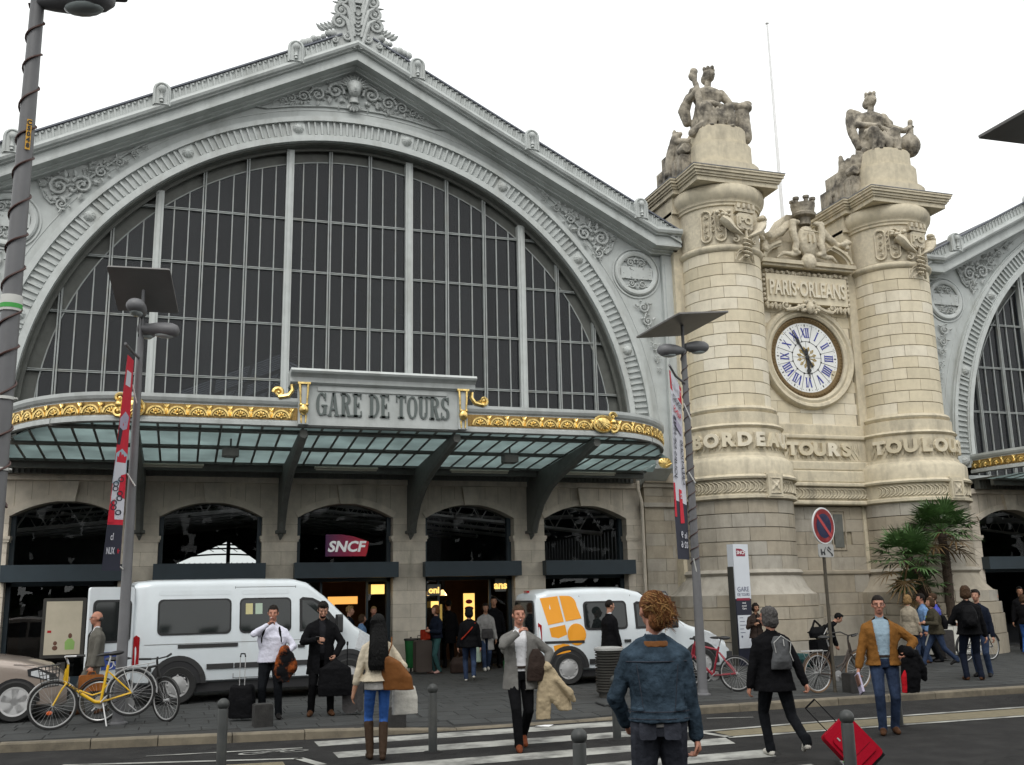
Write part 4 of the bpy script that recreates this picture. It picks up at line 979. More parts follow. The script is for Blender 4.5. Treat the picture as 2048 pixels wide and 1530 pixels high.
# ------------------------------------------------------------------ sculpted figures: overlapping limbs fused into one skin
TMP = bpy.data.scenes.new('tmp')
class Fig:
    def __init__(s): s.mb = MB(); s.pr = []
    def cap(s, a, b, ra, rb, mat, n=10, k=4):
        a, b = Vector(a), Vector(b); d = b - a; L = d.length
        if L < 1e-5: return s.ell(a, ra, mat)
        t = d / L; P = []; R = []
        for i in range(4): q = pi / 2 * (i / 4 - 1); P.append(a + t * ra * sin(q)); R.append(max(.002, ra * cos(q)))
        for i in range(k + 1): P.append(a.lerp(b, i / k)); R.append(ra + (rb - ra) * i / k)
        for i in range(1, 5): q = pi / 2 * i / 4; P.append(b + t * rb * sin(q)); R.append(max(.002, rb * cos(q)))
        s.mb.tube(P, R, n); s.pr.append((a, b, ra, rb, mat)); return s
    def chain(s, pts, rad, mat):
        for i in range(len(pts) - 1): s.cap(pts[i], pts[i + 1], rad[i], rad[i + 1], mat)
        return s
    def ell(s, c, r, mat, rot=None, n=12):
        if not isinstance(r, (tuple, list)): r = (r, r, r)
        s.mb.sph(c, r, n, max(6, n - 4), rot)
        c = Vector(c); k = max(range(3), key=lambda i: r[i]); ax = Vector((0, 0, 0)); rm = sorted(r)[1]; ax[k] = max(0, r[k] - rm)
        if rot is not None: ax = (rot if isinstance(rot, Matrix) else Euler(rot).to_matrix()) @ ax
        s.pr.append((c - ax, c + ax, rm, rm, mat)); return s
    def loft(s, rings, mat, n=18, p=2.4):
        """rings: (centre, rx, ry[, turn]); superellipse sections stacked along the centres"""
        V = []; F = []; k = len(rings)
        for q in rings:
            c, rx, ry = q[:3]; tw = q[3] if len(q) > 3 else 0
            for j in range(n):
                a = 2 * pi * j / n; ca, sa = cos(a), sin(a)
                x = rx * math.copysign(abs(ca) ** (2 / p), ca); y = ry * math.copysign(abs(sa) ** (2 / p), sa)
                V.append((c[0] + x * cos(tw) - y * sin(tw), c[1] + x * sin(tw) + y * cos(tw), c[2]))
        for i in range(k - 1):
            for j in range(n): F.append((i * n + j, i * n + (j + 1) % n, (i + 1) * n + (j + 1) % n, (i + 1) * n + j))
        F += [tuple(range(n))[::-1], tuple(range((k - 1) * n, k * n))]
        s.mb.add(V, F)
        for a, b in zip(rings, rings[1:]):
            for sx in (-.5, 0, .5):
                oa, ob = Vector((a[1] * sx, 0, 0)), Vector((b[1] * sx, 0, 0))
                s.pr.append((Vector(a[0]) + oa, Vector(b[0]) + ob, min(a[1], a[2]), min(b[1], b[2]), mat))
        return s
    def done(s, name, mats, parent, voxel=.012, smooth=3, namp=0.0, nfreq=6.0, cut=None, keep=None, xf=None):
        me0 = bpy.data.meshes.new('t'); me0.from_pydata(s.mb.v, [], s.mb.f); o = bpy.data.objects.new('t', me0); TMP.collection.objects.link(o)
        m = o.modifiers.new('r', 'REMESH'); m.mode = 'VOXEL'; m.voxel_size = voxel
        if smooth: m2 = o.modifiers.new('s', 'SMOOTH'); m2.factor = .5; m2.iterations = smooth
        vl = TMP.view_layers[0]; vl.update(); dg = vl.depsgraph
        me = bpy.data.meshes.new_from_object(o.evaluated_get(dg)); bpy.data.objects.remove(o); bpy.data.meshes.remove(me0)
        me.name = name
        if cut:
            import bmesh
            bm = bmesh.new(); bm.from_mesh(me); bmesh.ops.delete(bm, geom=[f for f in bm.faces if cut(f.calc_center_median())], context='FACES'); bm.to_mesh(me); bm.free()
        if not isinstance(mats, (list, tuple)): mats = [mats]
        for q in mats: me.materials.append(M(q))
        if len(mats) > 1:
            import numpy as np
            n = len(me.vertices); co = np.empty(n * 3); me.vertices.foreach_get('co', co); co = co.reshape(-1, 3)
            cen = np.array([co[list(p.vertices)].mean(0) for p in me.polygons])
            best = np.full(len(cen), 1e9); idx = np.zeros(len(cen), int)
            for a, b, ra, rb, mt in s.pr:
                a_, b_ = np.array(a), np.array(b); d = b_ - a_; L2 = max(1e-9, d @ d); t = np.clip(((cen - a_) @ d) / L2, 0, 1)
                ds = np.linalg.norm(cen - (a_ + t[:, None] * d), axis=1) - (ra + (rb - ra) * t)
                k = ds < best; best[k] = ds[k]; idx[k] = mt
            me.polygons.foreach_set('material_index', idx.tolist())
        if namp:
            me.update()
            import numpy as np
            n = len(me.vertices); co = np.empty(n * 3, dtype=np.float32); me.vertices.foreach_get('co', co); co = co.reshape(-1, 3)
            nn = np.empty(n * 3, dtype=np.float32); me.vertex_normals.foreach_get('vector', nn); nn = nn.reshape(-1, 3)
            q = np.array([noise.noise(Vector(p) * nfreq) + .5 * noise.noise(Vector(p) * nfreq * 2.3 + Vector((3, 1, 7))) for p in co.tolist()], dtype=np.float32)
            co = co + nn * (q * namp)[:, None]; me.vertices.foreach_set('co', co.ravel())
        me.polygons.foreach_set('use_smooth', [True] * len(me.polygons)); me.update()
        return inst(name, me, parent)
def ik(a, c, l1, l2, pole):
    """two-bone joint: the elbow or knee between a and c, bent towards pole"""
    a, c = Vector(a), Vector(c); d = c - a; L = d.length
    if L > (l1 + l2) * .999: c = a + d * ((l1 + l2) * .999 / L); d = c - a; L = d.length
    x = (l1 * l1 - l2 * l2 + L * L) / (2 * L); h = sqrt(max(0, l1 * l1 - x * x)); t = d / L
    p = Vector(pole); p = p - t * p.dot(t); p.normalize()
    return a + t * x + p * h, c
# ------------------------------------------------------------------ clock tower between the halls
CY = 25.1
def wrap(mb, cx, cy, r):
    """flat relief (x along, y out is negative, z up) wrapped on a drum"""
    out = []
    for x, y, z in mb.v:
        a = x / r; q = r - y; out.append((cx + q * sin(a), cy - q * cos(a), z))
    mb.v = out; return mb
TW = thing('clock_tower', 'cream stone clock tower with twin drums, blue numeral clock and carved city names', 'tower')
def arc_block(r0, r1, a0, a1, h, n=4):
    V = []
    for i in range(n + 1):
        a = a0 + (a1 - a0) * i / n
        for r, z in ((r1, 0), (r0, .006), (r0, h - .006), (r1, h)): V.append((r * sin(a), -r * cos(a), z))
    F = []
    for i in range(n):
        for j in range(3): F.append((i * 4 + j, i * 4 + 4 + j, i * 4 + 5 + j, i * 4 + j + 1))
    F += [(0, 1, 2, 3), (n * 4, n * 4 + 3, n * 4 + 2, n * 4 + 1)]
    b = MB(); b.add(V, F); return b
def drum_courses(cx, r, z0, z1, nc, span, a_from, a_to, mat, grow=0.0):
    h = (z1 - z0) / nc; g = .005; me = {}
    for i in range(nc):
        rr = r; a = a_from + (span / 2 if i % 2 else 0) - span
        while a < a_to:
            s = max(a, a_from); e = min(a + span, a_to)
            if e - s > .08:
                k = round(e - s, 3)
                if k not in me: me[k] = arc_block(rr, rr - .1, -k / 2 + g / rr, k / 2 - g / rr, h - 2 * g).mesh('stone', mat)
                inst('stone', me[k], TW, (cx, CY, z0 + i * h + g), (0, 0, (s + e) / 2))
            a += span
def lring(cx, prof, name, mat, n=40, a0=-pi * .95, a1=pi * .45):
    b = MB(); b.lathe([(r, z) for r, z in prof], (cx, CY, 0), n); return b.build(name, mat, TW, True)
def guilloche(n, step, h, y=0):
    b = MB()
    for i in range(n):
        x = (i - n / 2) * step
        b.tube([(x + .5 * h * cos(a), y - .015 - .01 * (i % 2), .42 * h * sin(a)) for a in [radians(-80 + 20 * k) for k in range(9)]], .022, 5, cap=False)
        b.tube([(x + .3 * h * cos(a), y - .02, .25 * h * sin(a)) for a in [radians(-70 + 28 * k) for k in range(6)]], .016, 4, cap=False)
    return b
def leafband(n, step, h):
    b = MB()
    for i in range(n):
        x = (i - n / 2) * step; s = 1 if i < n / 2 else -1
        for k in range(5): b.tube([(x, -.0, -.42 * h), (x + s * .05 * k, -.02, (-.1 + .05 * k) * h), (x + s * (.02 + .07 * k), -.015, (.42 - .12 * k) * h)], [.02, .016, .006], 4)
    return b
for sd in (-1, 1):
    cx = TX + sd * 2.98
    A0, A1 = radians(-118), radians(92)
    # pilaster behind the drum
    for z0, z1, hw_ in ((6.4, 13.0, 1.42), (.1, 6.4, 1.66)):
        b = MB(); b.box2(cx - hw_, cx + hw_, 25.3 if hw_ < 1.5 else 25.25, 27.6, z0, z1); b.build('pilaster', 'stone_trim', TW)
    core = MB(); core.lathe([(1.09, 2.4), (1.09, 13.4)], (cx, CY, 0), 40); core.lathe([(1.5, .1), (1.5, 4.4)], (cx, CY, 0), 40); core.build('drum_core', 'stone_joint', TW, True)
    drum_courses(cx, 1.16, 6.95, 11.42, 13, radians(36), A0, A1, 'stone')
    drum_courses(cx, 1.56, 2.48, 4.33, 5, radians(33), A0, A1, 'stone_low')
    lring(cx, [(1.16, 6.72), (1.27, 6.78), (1.31, 6.86), (1.27, 6.93), (1.2, 6.95), (1.1, 6.97)], 'shaft_base', 'stone_trim')
    lring(cx, [(1.1, 6.4), (1.34, 6.42), (1.34, 6.74), (1.2, 6.78)], 'stained_band', 'stone_trim')
    lring(cx, [(1.3, 6.28), (1.4, 6.3), (1.45, 6.36), (1.4, 6.42), (1.3, 6.43)], 'ring_moulding', 'stone_trim')
    lring(cx, [(1.3, 5.58), (1.38, 5.6), (1.38, 6.3), (1.3, 6.32)], 'name_band', 'stone_trim')
    lring(cx, [(1.35, 5.62), (1.42, 5.6), (1.44, 5.52), (1.56, 5.44), (1.62, 5.36), (1.62, 4.99), (1.55, 4.98)], 'torus', 'stone_trim')
    lring(cx, [(1.55, 4.86), (1.7, 4.88), (1.72, 4.93), (1.66, 4.99), (1.5, 5.0)], 'ring_moulding', 'stone_trim')
    lring(cx, [(1.5, 4.44), (1.6, 4.46), (1.6, 4.87), (1.5, 4.88)], 'frieze_band', 'stone_trim')
    lring(cx, [(1.5, 4.32), (1.6, 4.33), (1.67, 4.36), (1.67, 4.44), (1.6, 4.47), (1.5, 4.48)], 'ring_moulding', 'stone_trim')
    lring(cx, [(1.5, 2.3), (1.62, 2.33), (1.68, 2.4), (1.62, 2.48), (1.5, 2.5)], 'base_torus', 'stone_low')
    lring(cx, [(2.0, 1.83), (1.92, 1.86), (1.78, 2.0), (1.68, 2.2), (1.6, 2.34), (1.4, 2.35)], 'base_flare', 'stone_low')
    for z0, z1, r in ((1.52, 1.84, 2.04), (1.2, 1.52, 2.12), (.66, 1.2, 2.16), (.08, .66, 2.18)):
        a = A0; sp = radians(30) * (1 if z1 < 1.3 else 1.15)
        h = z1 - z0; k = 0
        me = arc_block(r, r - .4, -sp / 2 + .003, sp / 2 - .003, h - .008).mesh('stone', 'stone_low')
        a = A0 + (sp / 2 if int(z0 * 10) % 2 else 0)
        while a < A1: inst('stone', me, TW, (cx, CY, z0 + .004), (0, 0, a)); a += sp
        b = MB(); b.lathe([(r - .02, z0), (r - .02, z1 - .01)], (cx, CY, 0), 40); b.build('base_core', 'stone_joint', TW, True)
    lring(cx, [(1.1, 11.4), (1.18, 11.42), (1.25, 11.5), (1.25, 11.56), (1.2, 11.62), (1.1, 11.66)], 'neck_ring', 'stone_trim')
    lring(cx, [(1.1, 11.6), (1.17, 11.64), (1.17, 12.85), (1.1, 12.9)], 'capital_drum', 'stone_carved')
    lring(cx, [(1.17, 12.78), (1.22, 12.8), (1.22, 12.86), (1.26, 12.9), (1.26, 12.94), (1.29, 12.98), (1.36, 13.08), (1.39, 13.22), (1.36, 13.38), (1.26, 13.46)], 'capital_ovolo', 'stone_trim')
    # square cornice slab, front part and wider rear part
    def slab(x0, x1, y0, y1, nm):
        b = MB()
        for z0, z1, e in ((13.42, 13.56, .0), (13.56, 13.62, .05), (13.62, 13.70, .09), (13.70, 13.78, .14), (13.78, 13.83, .17)): b.box2(x0 - e, x1 + e, y0 - e, y1, z0, z1)
        b.build(nm, 'stone_trim', TW)
        b = MB(); b.box2(x0 - .18, x1 + .18, y0 - .18, y1, 13.83, 13.85); b.build('lead_flashing', 'lead', TW)
    slab(cx - 1.32, cx + 1.32, 23.82, 25.0, 'cornice'); slab(cx - 1.5, cx + 1.5, 24.95, 27.8, 'cornice')
    b = MB(); b.box2(cx - 1.42, cx + 1.42, 25.2, 27.6, 12.9, 13.42); b.build('pilaster_cap', 'stone_trim', TW)
    # capital relief
    cb = MB()
    cb.rbox((.12, -.04, 12.28), (.5, .1, .5), .12, 4, 'y'); 
    for k in range(4): cb.box2(-.12 + .15 * k, -.05 + .15 * k, -.13, 0, 12.66, 12.8)
    cb.box2(-.16, .42, -.12, 0, 12.56, 12.67)
    for s_ in (-1, 1):
        cb.tube([(.13 + s_ * .62, -.07, 12.34), (.13 + s_ * .5, -.1, 12.2), (.13 + s_ * .38, -.1, 12.02), (.13 + s_ * .12, -.08, 11.86)], [.13, .12, .09, .03], 8)
        for k in range(9): cb.sph((.13 + s_ * .62 + random.uniform(-.15, .15), -.1 + random.uniform(-.05, .02), 12.44 + random.uniform(-.05, .08)), random.uniform(.05, .075), 6, 5)
        scroll(cb, (.13 + s_ * .3, 11.74), .11, pi / 2, 1.2, s_, .035, -.05); leaf(cb, (.13, 12.0), pi / 2 + s_ * .9, .34, .1, -.05, .06)
    for k in range(40):
        t = k / 40; z = 11.78 - .5 * t
        if k % 1 == 0 and k < 39:
            t2 = (k + 1) / 40
            for ph in (0, pi): cb.tube([(.13 + .09 * sin(t * 5 * pi + ph), -.09 - .05 * cos(t * 5 * pi + ph), 11.8 - .62 * t), (.13 + .09 * sin(t2 * 5 * pi + ph), -.09 - .05 * cos(t2 * 5 * pi + ph), 11.8 - .62 * t2)], .03, 5)
    cb.tube([(.13, -.08, 12.05), (.13, -.08, 11.15)], .03, 6)
    for s_ in (-1, 1):
        for k in range(3): cb.tube([(.13, -.03, 11.5), (.13 + s_ * (.15 + .05 * k), -.04, 11.55 - .12 * k), (.13 + s_ * (.28 + .02 * k), -.02, 11.5 - .18 * k)], .014, 4)
        cb.tube([(.13, -.05, 11.2), (.13 + s_ * .12, -.05, 11.22), (.13 + s_ * .24, -.04, 11.1)], .02, 5)
    for xx in (-.95, -.55):
        cb.tube([(xx + .14 * cos(a), -.02, 12.5 + .14 * sin(a)) for a in [radians(20 * k) for k in range(10)]] + [(xx - .14, -.02, 11.85)] + [(xx + .14 * cos(a), -.02, 11.85 + .14 * sin(a)) for a in [radians(180 + 20 * k) for k in range(10)]], .03, 5, closed=True)
        for k in range(4): scroll(cb, (xx, 11.85 + .2 * k), .06, k * 2, 1.2, 1, .02, -.03, 8)
    cb.tube([(-.85, -.02, 12.1), (-.75, -.04, 12.18), (-.65, -.02, 12.1), (-.75, -.03, 12.0)], .02, 5, closed=True); cb.tube([(-.72, -.02, 12.62), (-.8, -.02, 12.5), (-.7, -.02, 12.4), (-.78, -.02, 12.28)], .02, 5)
    cb.v = [(x, y * 1.7, z) for x, y, z in cb.v]; o = wrap(cb, cx, CY, 1.17).build('capital_relief', 'stone_carved', TW, True); o['kind'] = 'stuff'
    pb = MB(); pb.text('PO', .3, .05, .012, (.12, -.16, 12.2)); wrap(pb, cx, CY, 1.17).build('carved_monogram', 'stone_trim', TW)
    # city name, letters standing off the band
    word = 'BORDEAUX' if sd < 0 else 'TOULOUSE'
    lb = leafband(26, .155, .6); lb.v = [(x, y, z + 5.94) for x, y, z in lb.v]; o = wrap(lb, cx, CY, 1.385).build('palm_relief', 'stone_trim', TW, True); o['kind'] = 'stuff'
    for i, ch in enumerate(word):
        a = radians(17.6) * (i - 3.5) - radians(8.5); b = MB(); b.text(ch, .5, .11, .026, (0, 0, 0), wx=1.08)
        b.build('letter', 'letter_stone' if 'letter_stone' in _MATS else 'stone', TW, False, (cx + 1.44 * sin(a), CY - 1.44 * cos(a), 5.79), (0, 0, a))
    gb = guilloche(34, .12, .34); gb.v = [(x, y, z + 4.66) for x, y, z in gb.v]; o = wrap(gb, cx, CY, 1.6).build('guilloche_relief', 'stone_trim', TW, True); o['kind'] = 'stuff'
    b = MB(); a = radians(8); b.box2(-.24, .24, -.12, .1, -.29, .29); b.box2(-.28, .28, -.1, .1, -.33, -.27); b.box2(-.28, .28, -.1, .1, .27, .33)
    o = b.build('square_boss', 'stone_trim', TW, False, (cx + 1.6 * sin(a), CY - 1.6 * cos(a), 4.68), (0, 0, a))
    b = MB(); b.tube([(-.16, -.13, -.2), (.16, -.13, -.2), (.16, -.13, .2), (-.16, -.13, .2)], .02, 5, closed=True)
    for k in range(4): leaf(b, (0, 0), pi / 4 + k * pi / 2, .18, .07, -.12, .04)
    b.sph((0, -.13, 0), .06, 8, 6); b.build('boss_carving', 'stone_carved', o, True)
# --- wall between the drums
b = MB(); b.box2(TX - 1.75, TX + 1.75, 25.46, 27.6, 6.3, 12.3); b.box2(TX - 1.6, TX + 1.6, 25.34, 27.6, .1, 6.4); b.build('wall_core', 'stone_joint', TW)
CZ_, CXc, CYc = 8.8, TX - .06, 25.4
def wall_courses(x0, x1, z0, z1, h, y, mat, skip=None, L=.78):
    n = max(1, round((z1 - z0) / h)); h = (z1 - z0) / n
    for i in range(n):
        z = z0 + i * h; x = x0 - (L / 2 if i % 2 else 0)
        while x < x1:
            p, q = max(x, x0), min(x + L, x1); x += L
            if q - p < .1: continue
            if skip and skip((p + q) / 2, z + h / 2): continue
            b = MB(); b.rbox((0, 0, 0), (q - p - .01, .2, h - .01), .006, 1, 'y'); b.build('stone', mat, TW, False, ((p + q) / 2, y + .1 + random.uniform(-.002, .002), z + h / 2))
wall_courses(TX - 1.6, TX + 1.6, 6.75, 11.5, .345, 25.4, 'stone', lambda x, z: (x - CXc) ** 2 + (z - CZ_) ** 2 < 1.25 ** 2)
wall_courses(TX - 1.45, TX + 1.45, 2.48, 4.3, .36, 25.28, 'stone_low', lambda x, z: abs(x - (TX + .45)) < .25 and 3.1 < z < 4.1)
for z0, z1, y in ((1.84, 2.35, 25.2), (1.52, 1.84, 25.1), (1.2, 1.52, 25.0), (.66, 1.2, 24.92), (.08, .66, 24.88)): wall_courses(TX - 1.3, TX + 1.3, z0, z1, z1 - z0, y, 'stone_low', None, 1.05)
for z0, z1, y, nm in ((6.4, 6.75, 25.3, 'wall_band'), (6.28, 6.42, 25.16, 'ring_moulding'), (5.6, 6.3, 25.24, 'name_band'), (5.34, 5.62, 25.12, 'wall_moulding'), (4.98, 5.34, 25.08, 'wall_band'), (4.86, 4.98, 25.0, 'ring_moulding'), (4.46, 4.86, 25.1, 'frieze_band'), (4.33, 4.46, 25.02, 'ring_moulding'), (2.34, 2.48, 25.16, 'base_torus')):
    b = MB(); hh = z1 - z0; b.rbox((TX, y + .4, (z0 + z1) / 2), (3.3, .8, hh), min(.05, hh / 3), 3, 'x'); b.build(nm, 'stone_trim' if z0 > 4 else 'stone_low', TW)
for z in (5.58, 4.44):
    pass
lb = leafband(20, .15, .6); lb.v = [(x + TX, y + 25.235, z + 5.95) for x, y, z in lb.v]; o = lb.build('palm_relief', 'stone_trim', TW, True); o['kind'] = 'stuff'
gb = guilloche(26, .118, .34); gb.v = [(x + TX, y + 25.09, z + 4.66) for x, y, z in gb.v]; o = gb.build('guilloche_relief', 'stone_trim', TW, True); o['kind'] = 'stuff'
for i, ch in enumerate('TOURS'):
    b = MB(); b.text(ch, .5, .11, .028, wx=1.2); b.build('letter', 'stone', TW, False, (TX - .06 + (i - 2) * .46, 25.18, 5.8))
# little window
b = MB(); b.box2(TX + .3, TX + .6, 25.26, 25.4, 3.12, 4.08); b.build('slot_window', 'dark_iron', TW)
b = MB(); b.tube([(TX + .22, 25.27, 3.05), (TX + .68, 25.27, 3.05), (TX + .68, 25.27, 4.16), (TX + .22, 25.27, 4.16)], .03, 4, closed=True); b.build('window_surround', 'stone_low', TW)
# name plate PARIS.ORLEANS
zp = 10.88
b = MB(); b.box2(TX - 1.42, TX + 1.42, 25.16, 25.5, zp - .46, zp + .42); b.build('name_plate', 'stone', TW)
b = MB(); b.text('PARIS·ORLEANS', .66, .07, .012, spacing=1.04); xm = [v[0] for v in b.v]; k = 2.66 / (max(xm) - min(xm)); m0 = (max(xm) + min(xm)) / 2
b.v = [((x - m0) * k + TX - .02, y + 25.125, z + zp - .24) for x, y, z in b.v]; b.build('lettering', 'stone', TW)
ob = MB()
for i in range(16): ob.sph((TX - 1.4 + i * .187, 25.2, zp + .5 + .03 * sin(i * 2)), random.uniform(.05, .08), 6, 5); scroll(ob, (TX - 1.36 + i * .187, zp + .48), .06, i, 1.2, 1, .02, 25.16, 8)
for s in (-1, 1):
    for i in range(6): ob.sph((TX + s * 1.48, 25.22, zp + .36 - i * .15), .06, 6, 5)
    for i in range(4): ob.sph((TX + s * (1.42 - i * .14), 25.2, zp - .54 - .05 * (i % 2)), .075, 6, 5); leaf(ob, (TX + s * (1.42 - i * .14), zp - .5), -pi / 2, .2, .05, 25.16, .05)
    scroll(ob, (TX + s * .82, zp - .55), .15, 0 if s < 0 else pi, 1.4, s, .04, 25.14); ob.tube([(TX + s * .82, 25.14, zp - .7), (TX + s * .55, 25.13, zp - .66), (TX + s * .3, 25.12, zp - .56), (TX + s * .12, 25.13, zp - .5)], .05, 6)
    for i in range(8): ob.sph((TX + s * random.uniform(.15, .42), 25.14, zp - .62 + random.uniform(-.12, .12)), random.uniform(.04, .07), 6, 5)
ob.sph((TX, 25.1, zp - .6), (.14, .13, .19), 10, 8); ob.sph((TX, 24.98, zp - .62), (.03, .04, .05), 6, 5)
for k in range(7): ob.sph((TX - .15 + .05 * k, 25.1, zp - .42 + .03 * sin(k * 1.5)), .06, 6, 5)
o = ob.build('plate_carving', 'stone_carved', TW, True); o['kind'] = 'stuff'
# segmental pediment with a cartouche and mural crown
zq = 11.5
b = MB(); b.box2(TX - 1.6, TX + 1.6, 25.0, 25.6, zq, zq + .08); b.box2(TX - 1.66, TX + 1.66, 24.92, 25.6, zq + .08, zq + .2); b.build('pediment_base', 'stone_trim', TW)
b = MB(); b.prism([(TX - 1.6, zq + .2), (TX + 1.6, zq + .2)] + [(TX + 1.6 * cos(radians(t)), zq + .2 + .75 * sin(radians(t))) for t in range(10, 180, 10)], 25.3, 25.6)
b.prism([(TX - 1.75, zq + .2), (TX + 1.75, zq + .2), (TX + 1.6, zq + .6), (TX + .7, zq + 1.35), (TX + .3, zq + 1.9), (TX - .3, zq + 1.9), (TX - .7, zq + 1.35), (TX - 1.6, zq + .6)], 25.5, 26.2); b.build('pediment_field', 'stone_carved', TW)
for s in (-1, 1):
    b = MB(); V = []
    for i in range(9):
        t = radians(4 + i * 6.2); ex, ez = 1.6 * cos(t), .75 * sin(t) + .2
        for q, y in ((0, 24.95), (0, 25.55), (-.16, 25.55), (-.16, 25.02), (-.08, 25.02), (-.08, 24.95)): V.append((TX + s * (ex + q * cos(t)), y, zq + ez + q * sin(t) * 1.0))
    F = []
    for i in range(8):
        for j in range(6): F.append((i * 6 + j, i * 6 + 6 + j, i * 6 + 6 + (j + 1) % 6, i * 6 + (j + 1) % 6))
    F += [tuple(range(6)), tuple(range(48, 54))]; b.add(V, F); b.build('pediment_arc', 'stone_trim', TW)
cr = Fig()
cr.ell((TX, 25.0, zq + .85), (.33, .22, .52), 0); cr.ell((TX, 24.98, zq + .2), (.26, .2, .26), 0)
for s in (-1, 1):
    cr.chain([(TX + s * .3, 24.95, zq + 1.45), (TX + s * .5, 24.92, zq + 1.42), (TX + s * .52, 24.92, zq + 1.1), (TX + s * .44, 24.92, zq + .75), (TX + s * .5, 24.9, zq + .5), (TX + s * .36, 24.9, zq + .42)], [.07, .11, .12, .11, .1, .05], 0)
    cr.chain([(TX + s * .55, 25.1, zq + 1.4), (TX + s * .8, 25.15, zq + 1.15), (TX + s * 1.15, 25.2, zq + .95), (TX + s * 1.4, 25.2, zq + .85)], [.12, .14, .12, .1], 0)
    for k in range(9): cr.ell((TX + s * (1.42 + random.uniform(-.12, .16)), 25.05 + random.uniform(-.08, .08), zq + .75 + random.uniform(-.3, .3)), random.uniform(.07, .13), 0)
    cr.chain([(TX + s * .35, 24.95, zq + .45), (TX + s * .6, 24.95, zq + .38), (TX + s * .85, 25.0, zq + .42), (TX + s * 1.05, 25.05, zq + .28)], [.08, .09, .07, .04], 0)
cr.done('cartouche', 'stone_carved', TW, .022, 2, .015, 9)
b = MB(); b.lathe([(.2, zq + 1.4), (.2, zq + 1.62), (.36, zq + 1.66), (.38, zq + 1.74), (.33, zq + 1.78), (.36, zq + 2.0), (.38, zq + 2.06), (.3, zq + 2.06), (.28, zq + 1.9)], (TX, 25.05, 0), 18)
for k in range(6):
    a = k * pi / 3 + .3; b.lathe([(.07, zq + 1.95), (.07, zq + 2.16), (.1, zq + 2.18), (.1, zq + 2.25), (0, zq + 2.25)], (TX + .3 * cos(a), 25.05 + .3 * sin(a), 0), 8)
b.build('mural_crown', 'statue_stone', TW, True)
b = MB(); b.tube([(TX - .25, 24.74, zq + 1.12), (TX + .25, 24.74, zq + 1.1)], .02, 5); b.box2(TX - .1, TX - .04, 24.72, 24.8, zq + .75, zq + 1.0); b.box2(TX + .06, TX + .12, 24.72, 24.8, zq + .75, zq + 1.0); b.build('shield_relief', 'stone_trim', TW)
# tower body and roof behind
b = MB(); b.box2(TX - 4.3, TX + 4.3, 26.3, 30, .1, 12.2); b.build('rear_body', 'stone_trim', TW)
# --- clock
mk('clock_white', (.78, .79, .78), .35, var=.04); mk('clock_blue', (.02, .03, .30), .4, var=.1); mk('black_paint', (.012, .012, .014), .45, var=.1); mk('bronze', (.16, .105, .045), .5, metal=.5, var=.3, scale=20); mk('clock_gold', (.42, .30, .10), .45, metal=.4, var=.2)
CK = empty('clock', (CXc, CYc, CZ_), 0, TW)
b = MB(); b.lathe([(1.26, .02), (1.27, -.08), (1.34, -.13), (1.42, -.1), (1.46, -.16), (1.54, -.18), (1.6, -.12), (1.62, .02)], (0, 0, 0), 56, axis='y'); b.build('clock_surround', 'stone_trim', CK, True)
b = MB(); b.lathe([(1.07, .02), (1.08, .0), (1.16, -.03), (1.22, -.04), (1.27, -.01), (1.27, .02)], (0, 0, 0), 56, axis='y')
for k in range(72): b.sph((1.19 * cos(k * pi / 36), -.04, 1.19 * sin(k * pi / 36)), .026, 5, 4)
b.build('bezel', 'bronze', CK, True)
b = MB(); b.lathe([(0, 0), (1.08, 0), (1.08, .03), (0, .03)], (0, 0, 0), 56, axis='y'); b.build('dial', 'clock_white', CK)
ln = MB()
for k in range(12):
    a = radians(15 + 30 * k); ln.tube([(.5 * cos(a), -.004, .5 * sin(a)), (1.06 * cos(a), -.004, 1.06 * sin(a))], .006, 4); ln.sph((.51 * cos(a), -.006, .51 * sin(a)), (.03, .008, .03), 6, 4)
ln.tube([(.5 * cos(k * pi / 24), -.004, .5 * sin(k * pi / 24)) for k in range(48)], .008, 4, closed=True)
for k in range(4): a = k * pi / 2; ln.tube([(.1 * cos(a), -.004, .1 * sin(a)), (.5 * cos(a), -.004, .5 * sin(a))], .004, 4)
ln.build('dial_lines', 'black_paint', CK)
dt = MB()
for k in range(60):
    a = k * pi / 30
    if k % 5 == 0: dt.sph((1.0 * cos(a), -.004, 1.0 * sin(a)), (.045, .006, .02), 6, 4, rot=(0, -a, 0))
    else: dt.sph((1.01 * cos(a), -.003, 1.01 * sin(a)), (.013, .004, .013), 5, 4)
dt.build('minute_dots', 'black_paint', CK)
def numeral(txt, ang):
    b = MB(); wd = {'I': .07, 'V': .15, 'X': .15}; x = -sum(wd[c] for c in txt) / 2; h = .3
    for c in txt:
        w_ = wd[c]
        def ln_(xa, za, xb, zb, t): b.prism([(xa - t / 2, za), (xa + t / 2, za), (xb + t / 2, zb), (xb - t / 2, zb)], -.012, -.002)
        m = x + w_ / 2
        if c == 'I': ln_(m, -h / 2, m, h / 2, .035); b.box2(m - .035, m + .035, -.013, -.002, h / 2 - .012, h / 2); b.box2(m - .035, m + .035, -.013, -.002, -h / 2, -h / 2 + .012)
        if c == 'V': ln_(m - .06, h / 2, m, -h / 2, .04); ln_(m + .06, h / 2, m, -h / 2, .016)
        if c == 'X': ln_(m - .06, h / 2, m + .06, -h / 2, .04); ln_(m + .06, h / 2, m - .06, -h / 2, .016)
        x += w_
    b.build('numeral', 'clock_blue', CK, False, (.77 * sin(ang), 0, .77 * cos(ang)), (0, ang, 0))
for k, t in enumerate(('XII', 'I', 'II', 'III', 'IIII', 'V', 'VI', 'VII', 'VIII', 'IX', 'X', 'XI')): numeral(t, k * pi / 6)
st = MB()
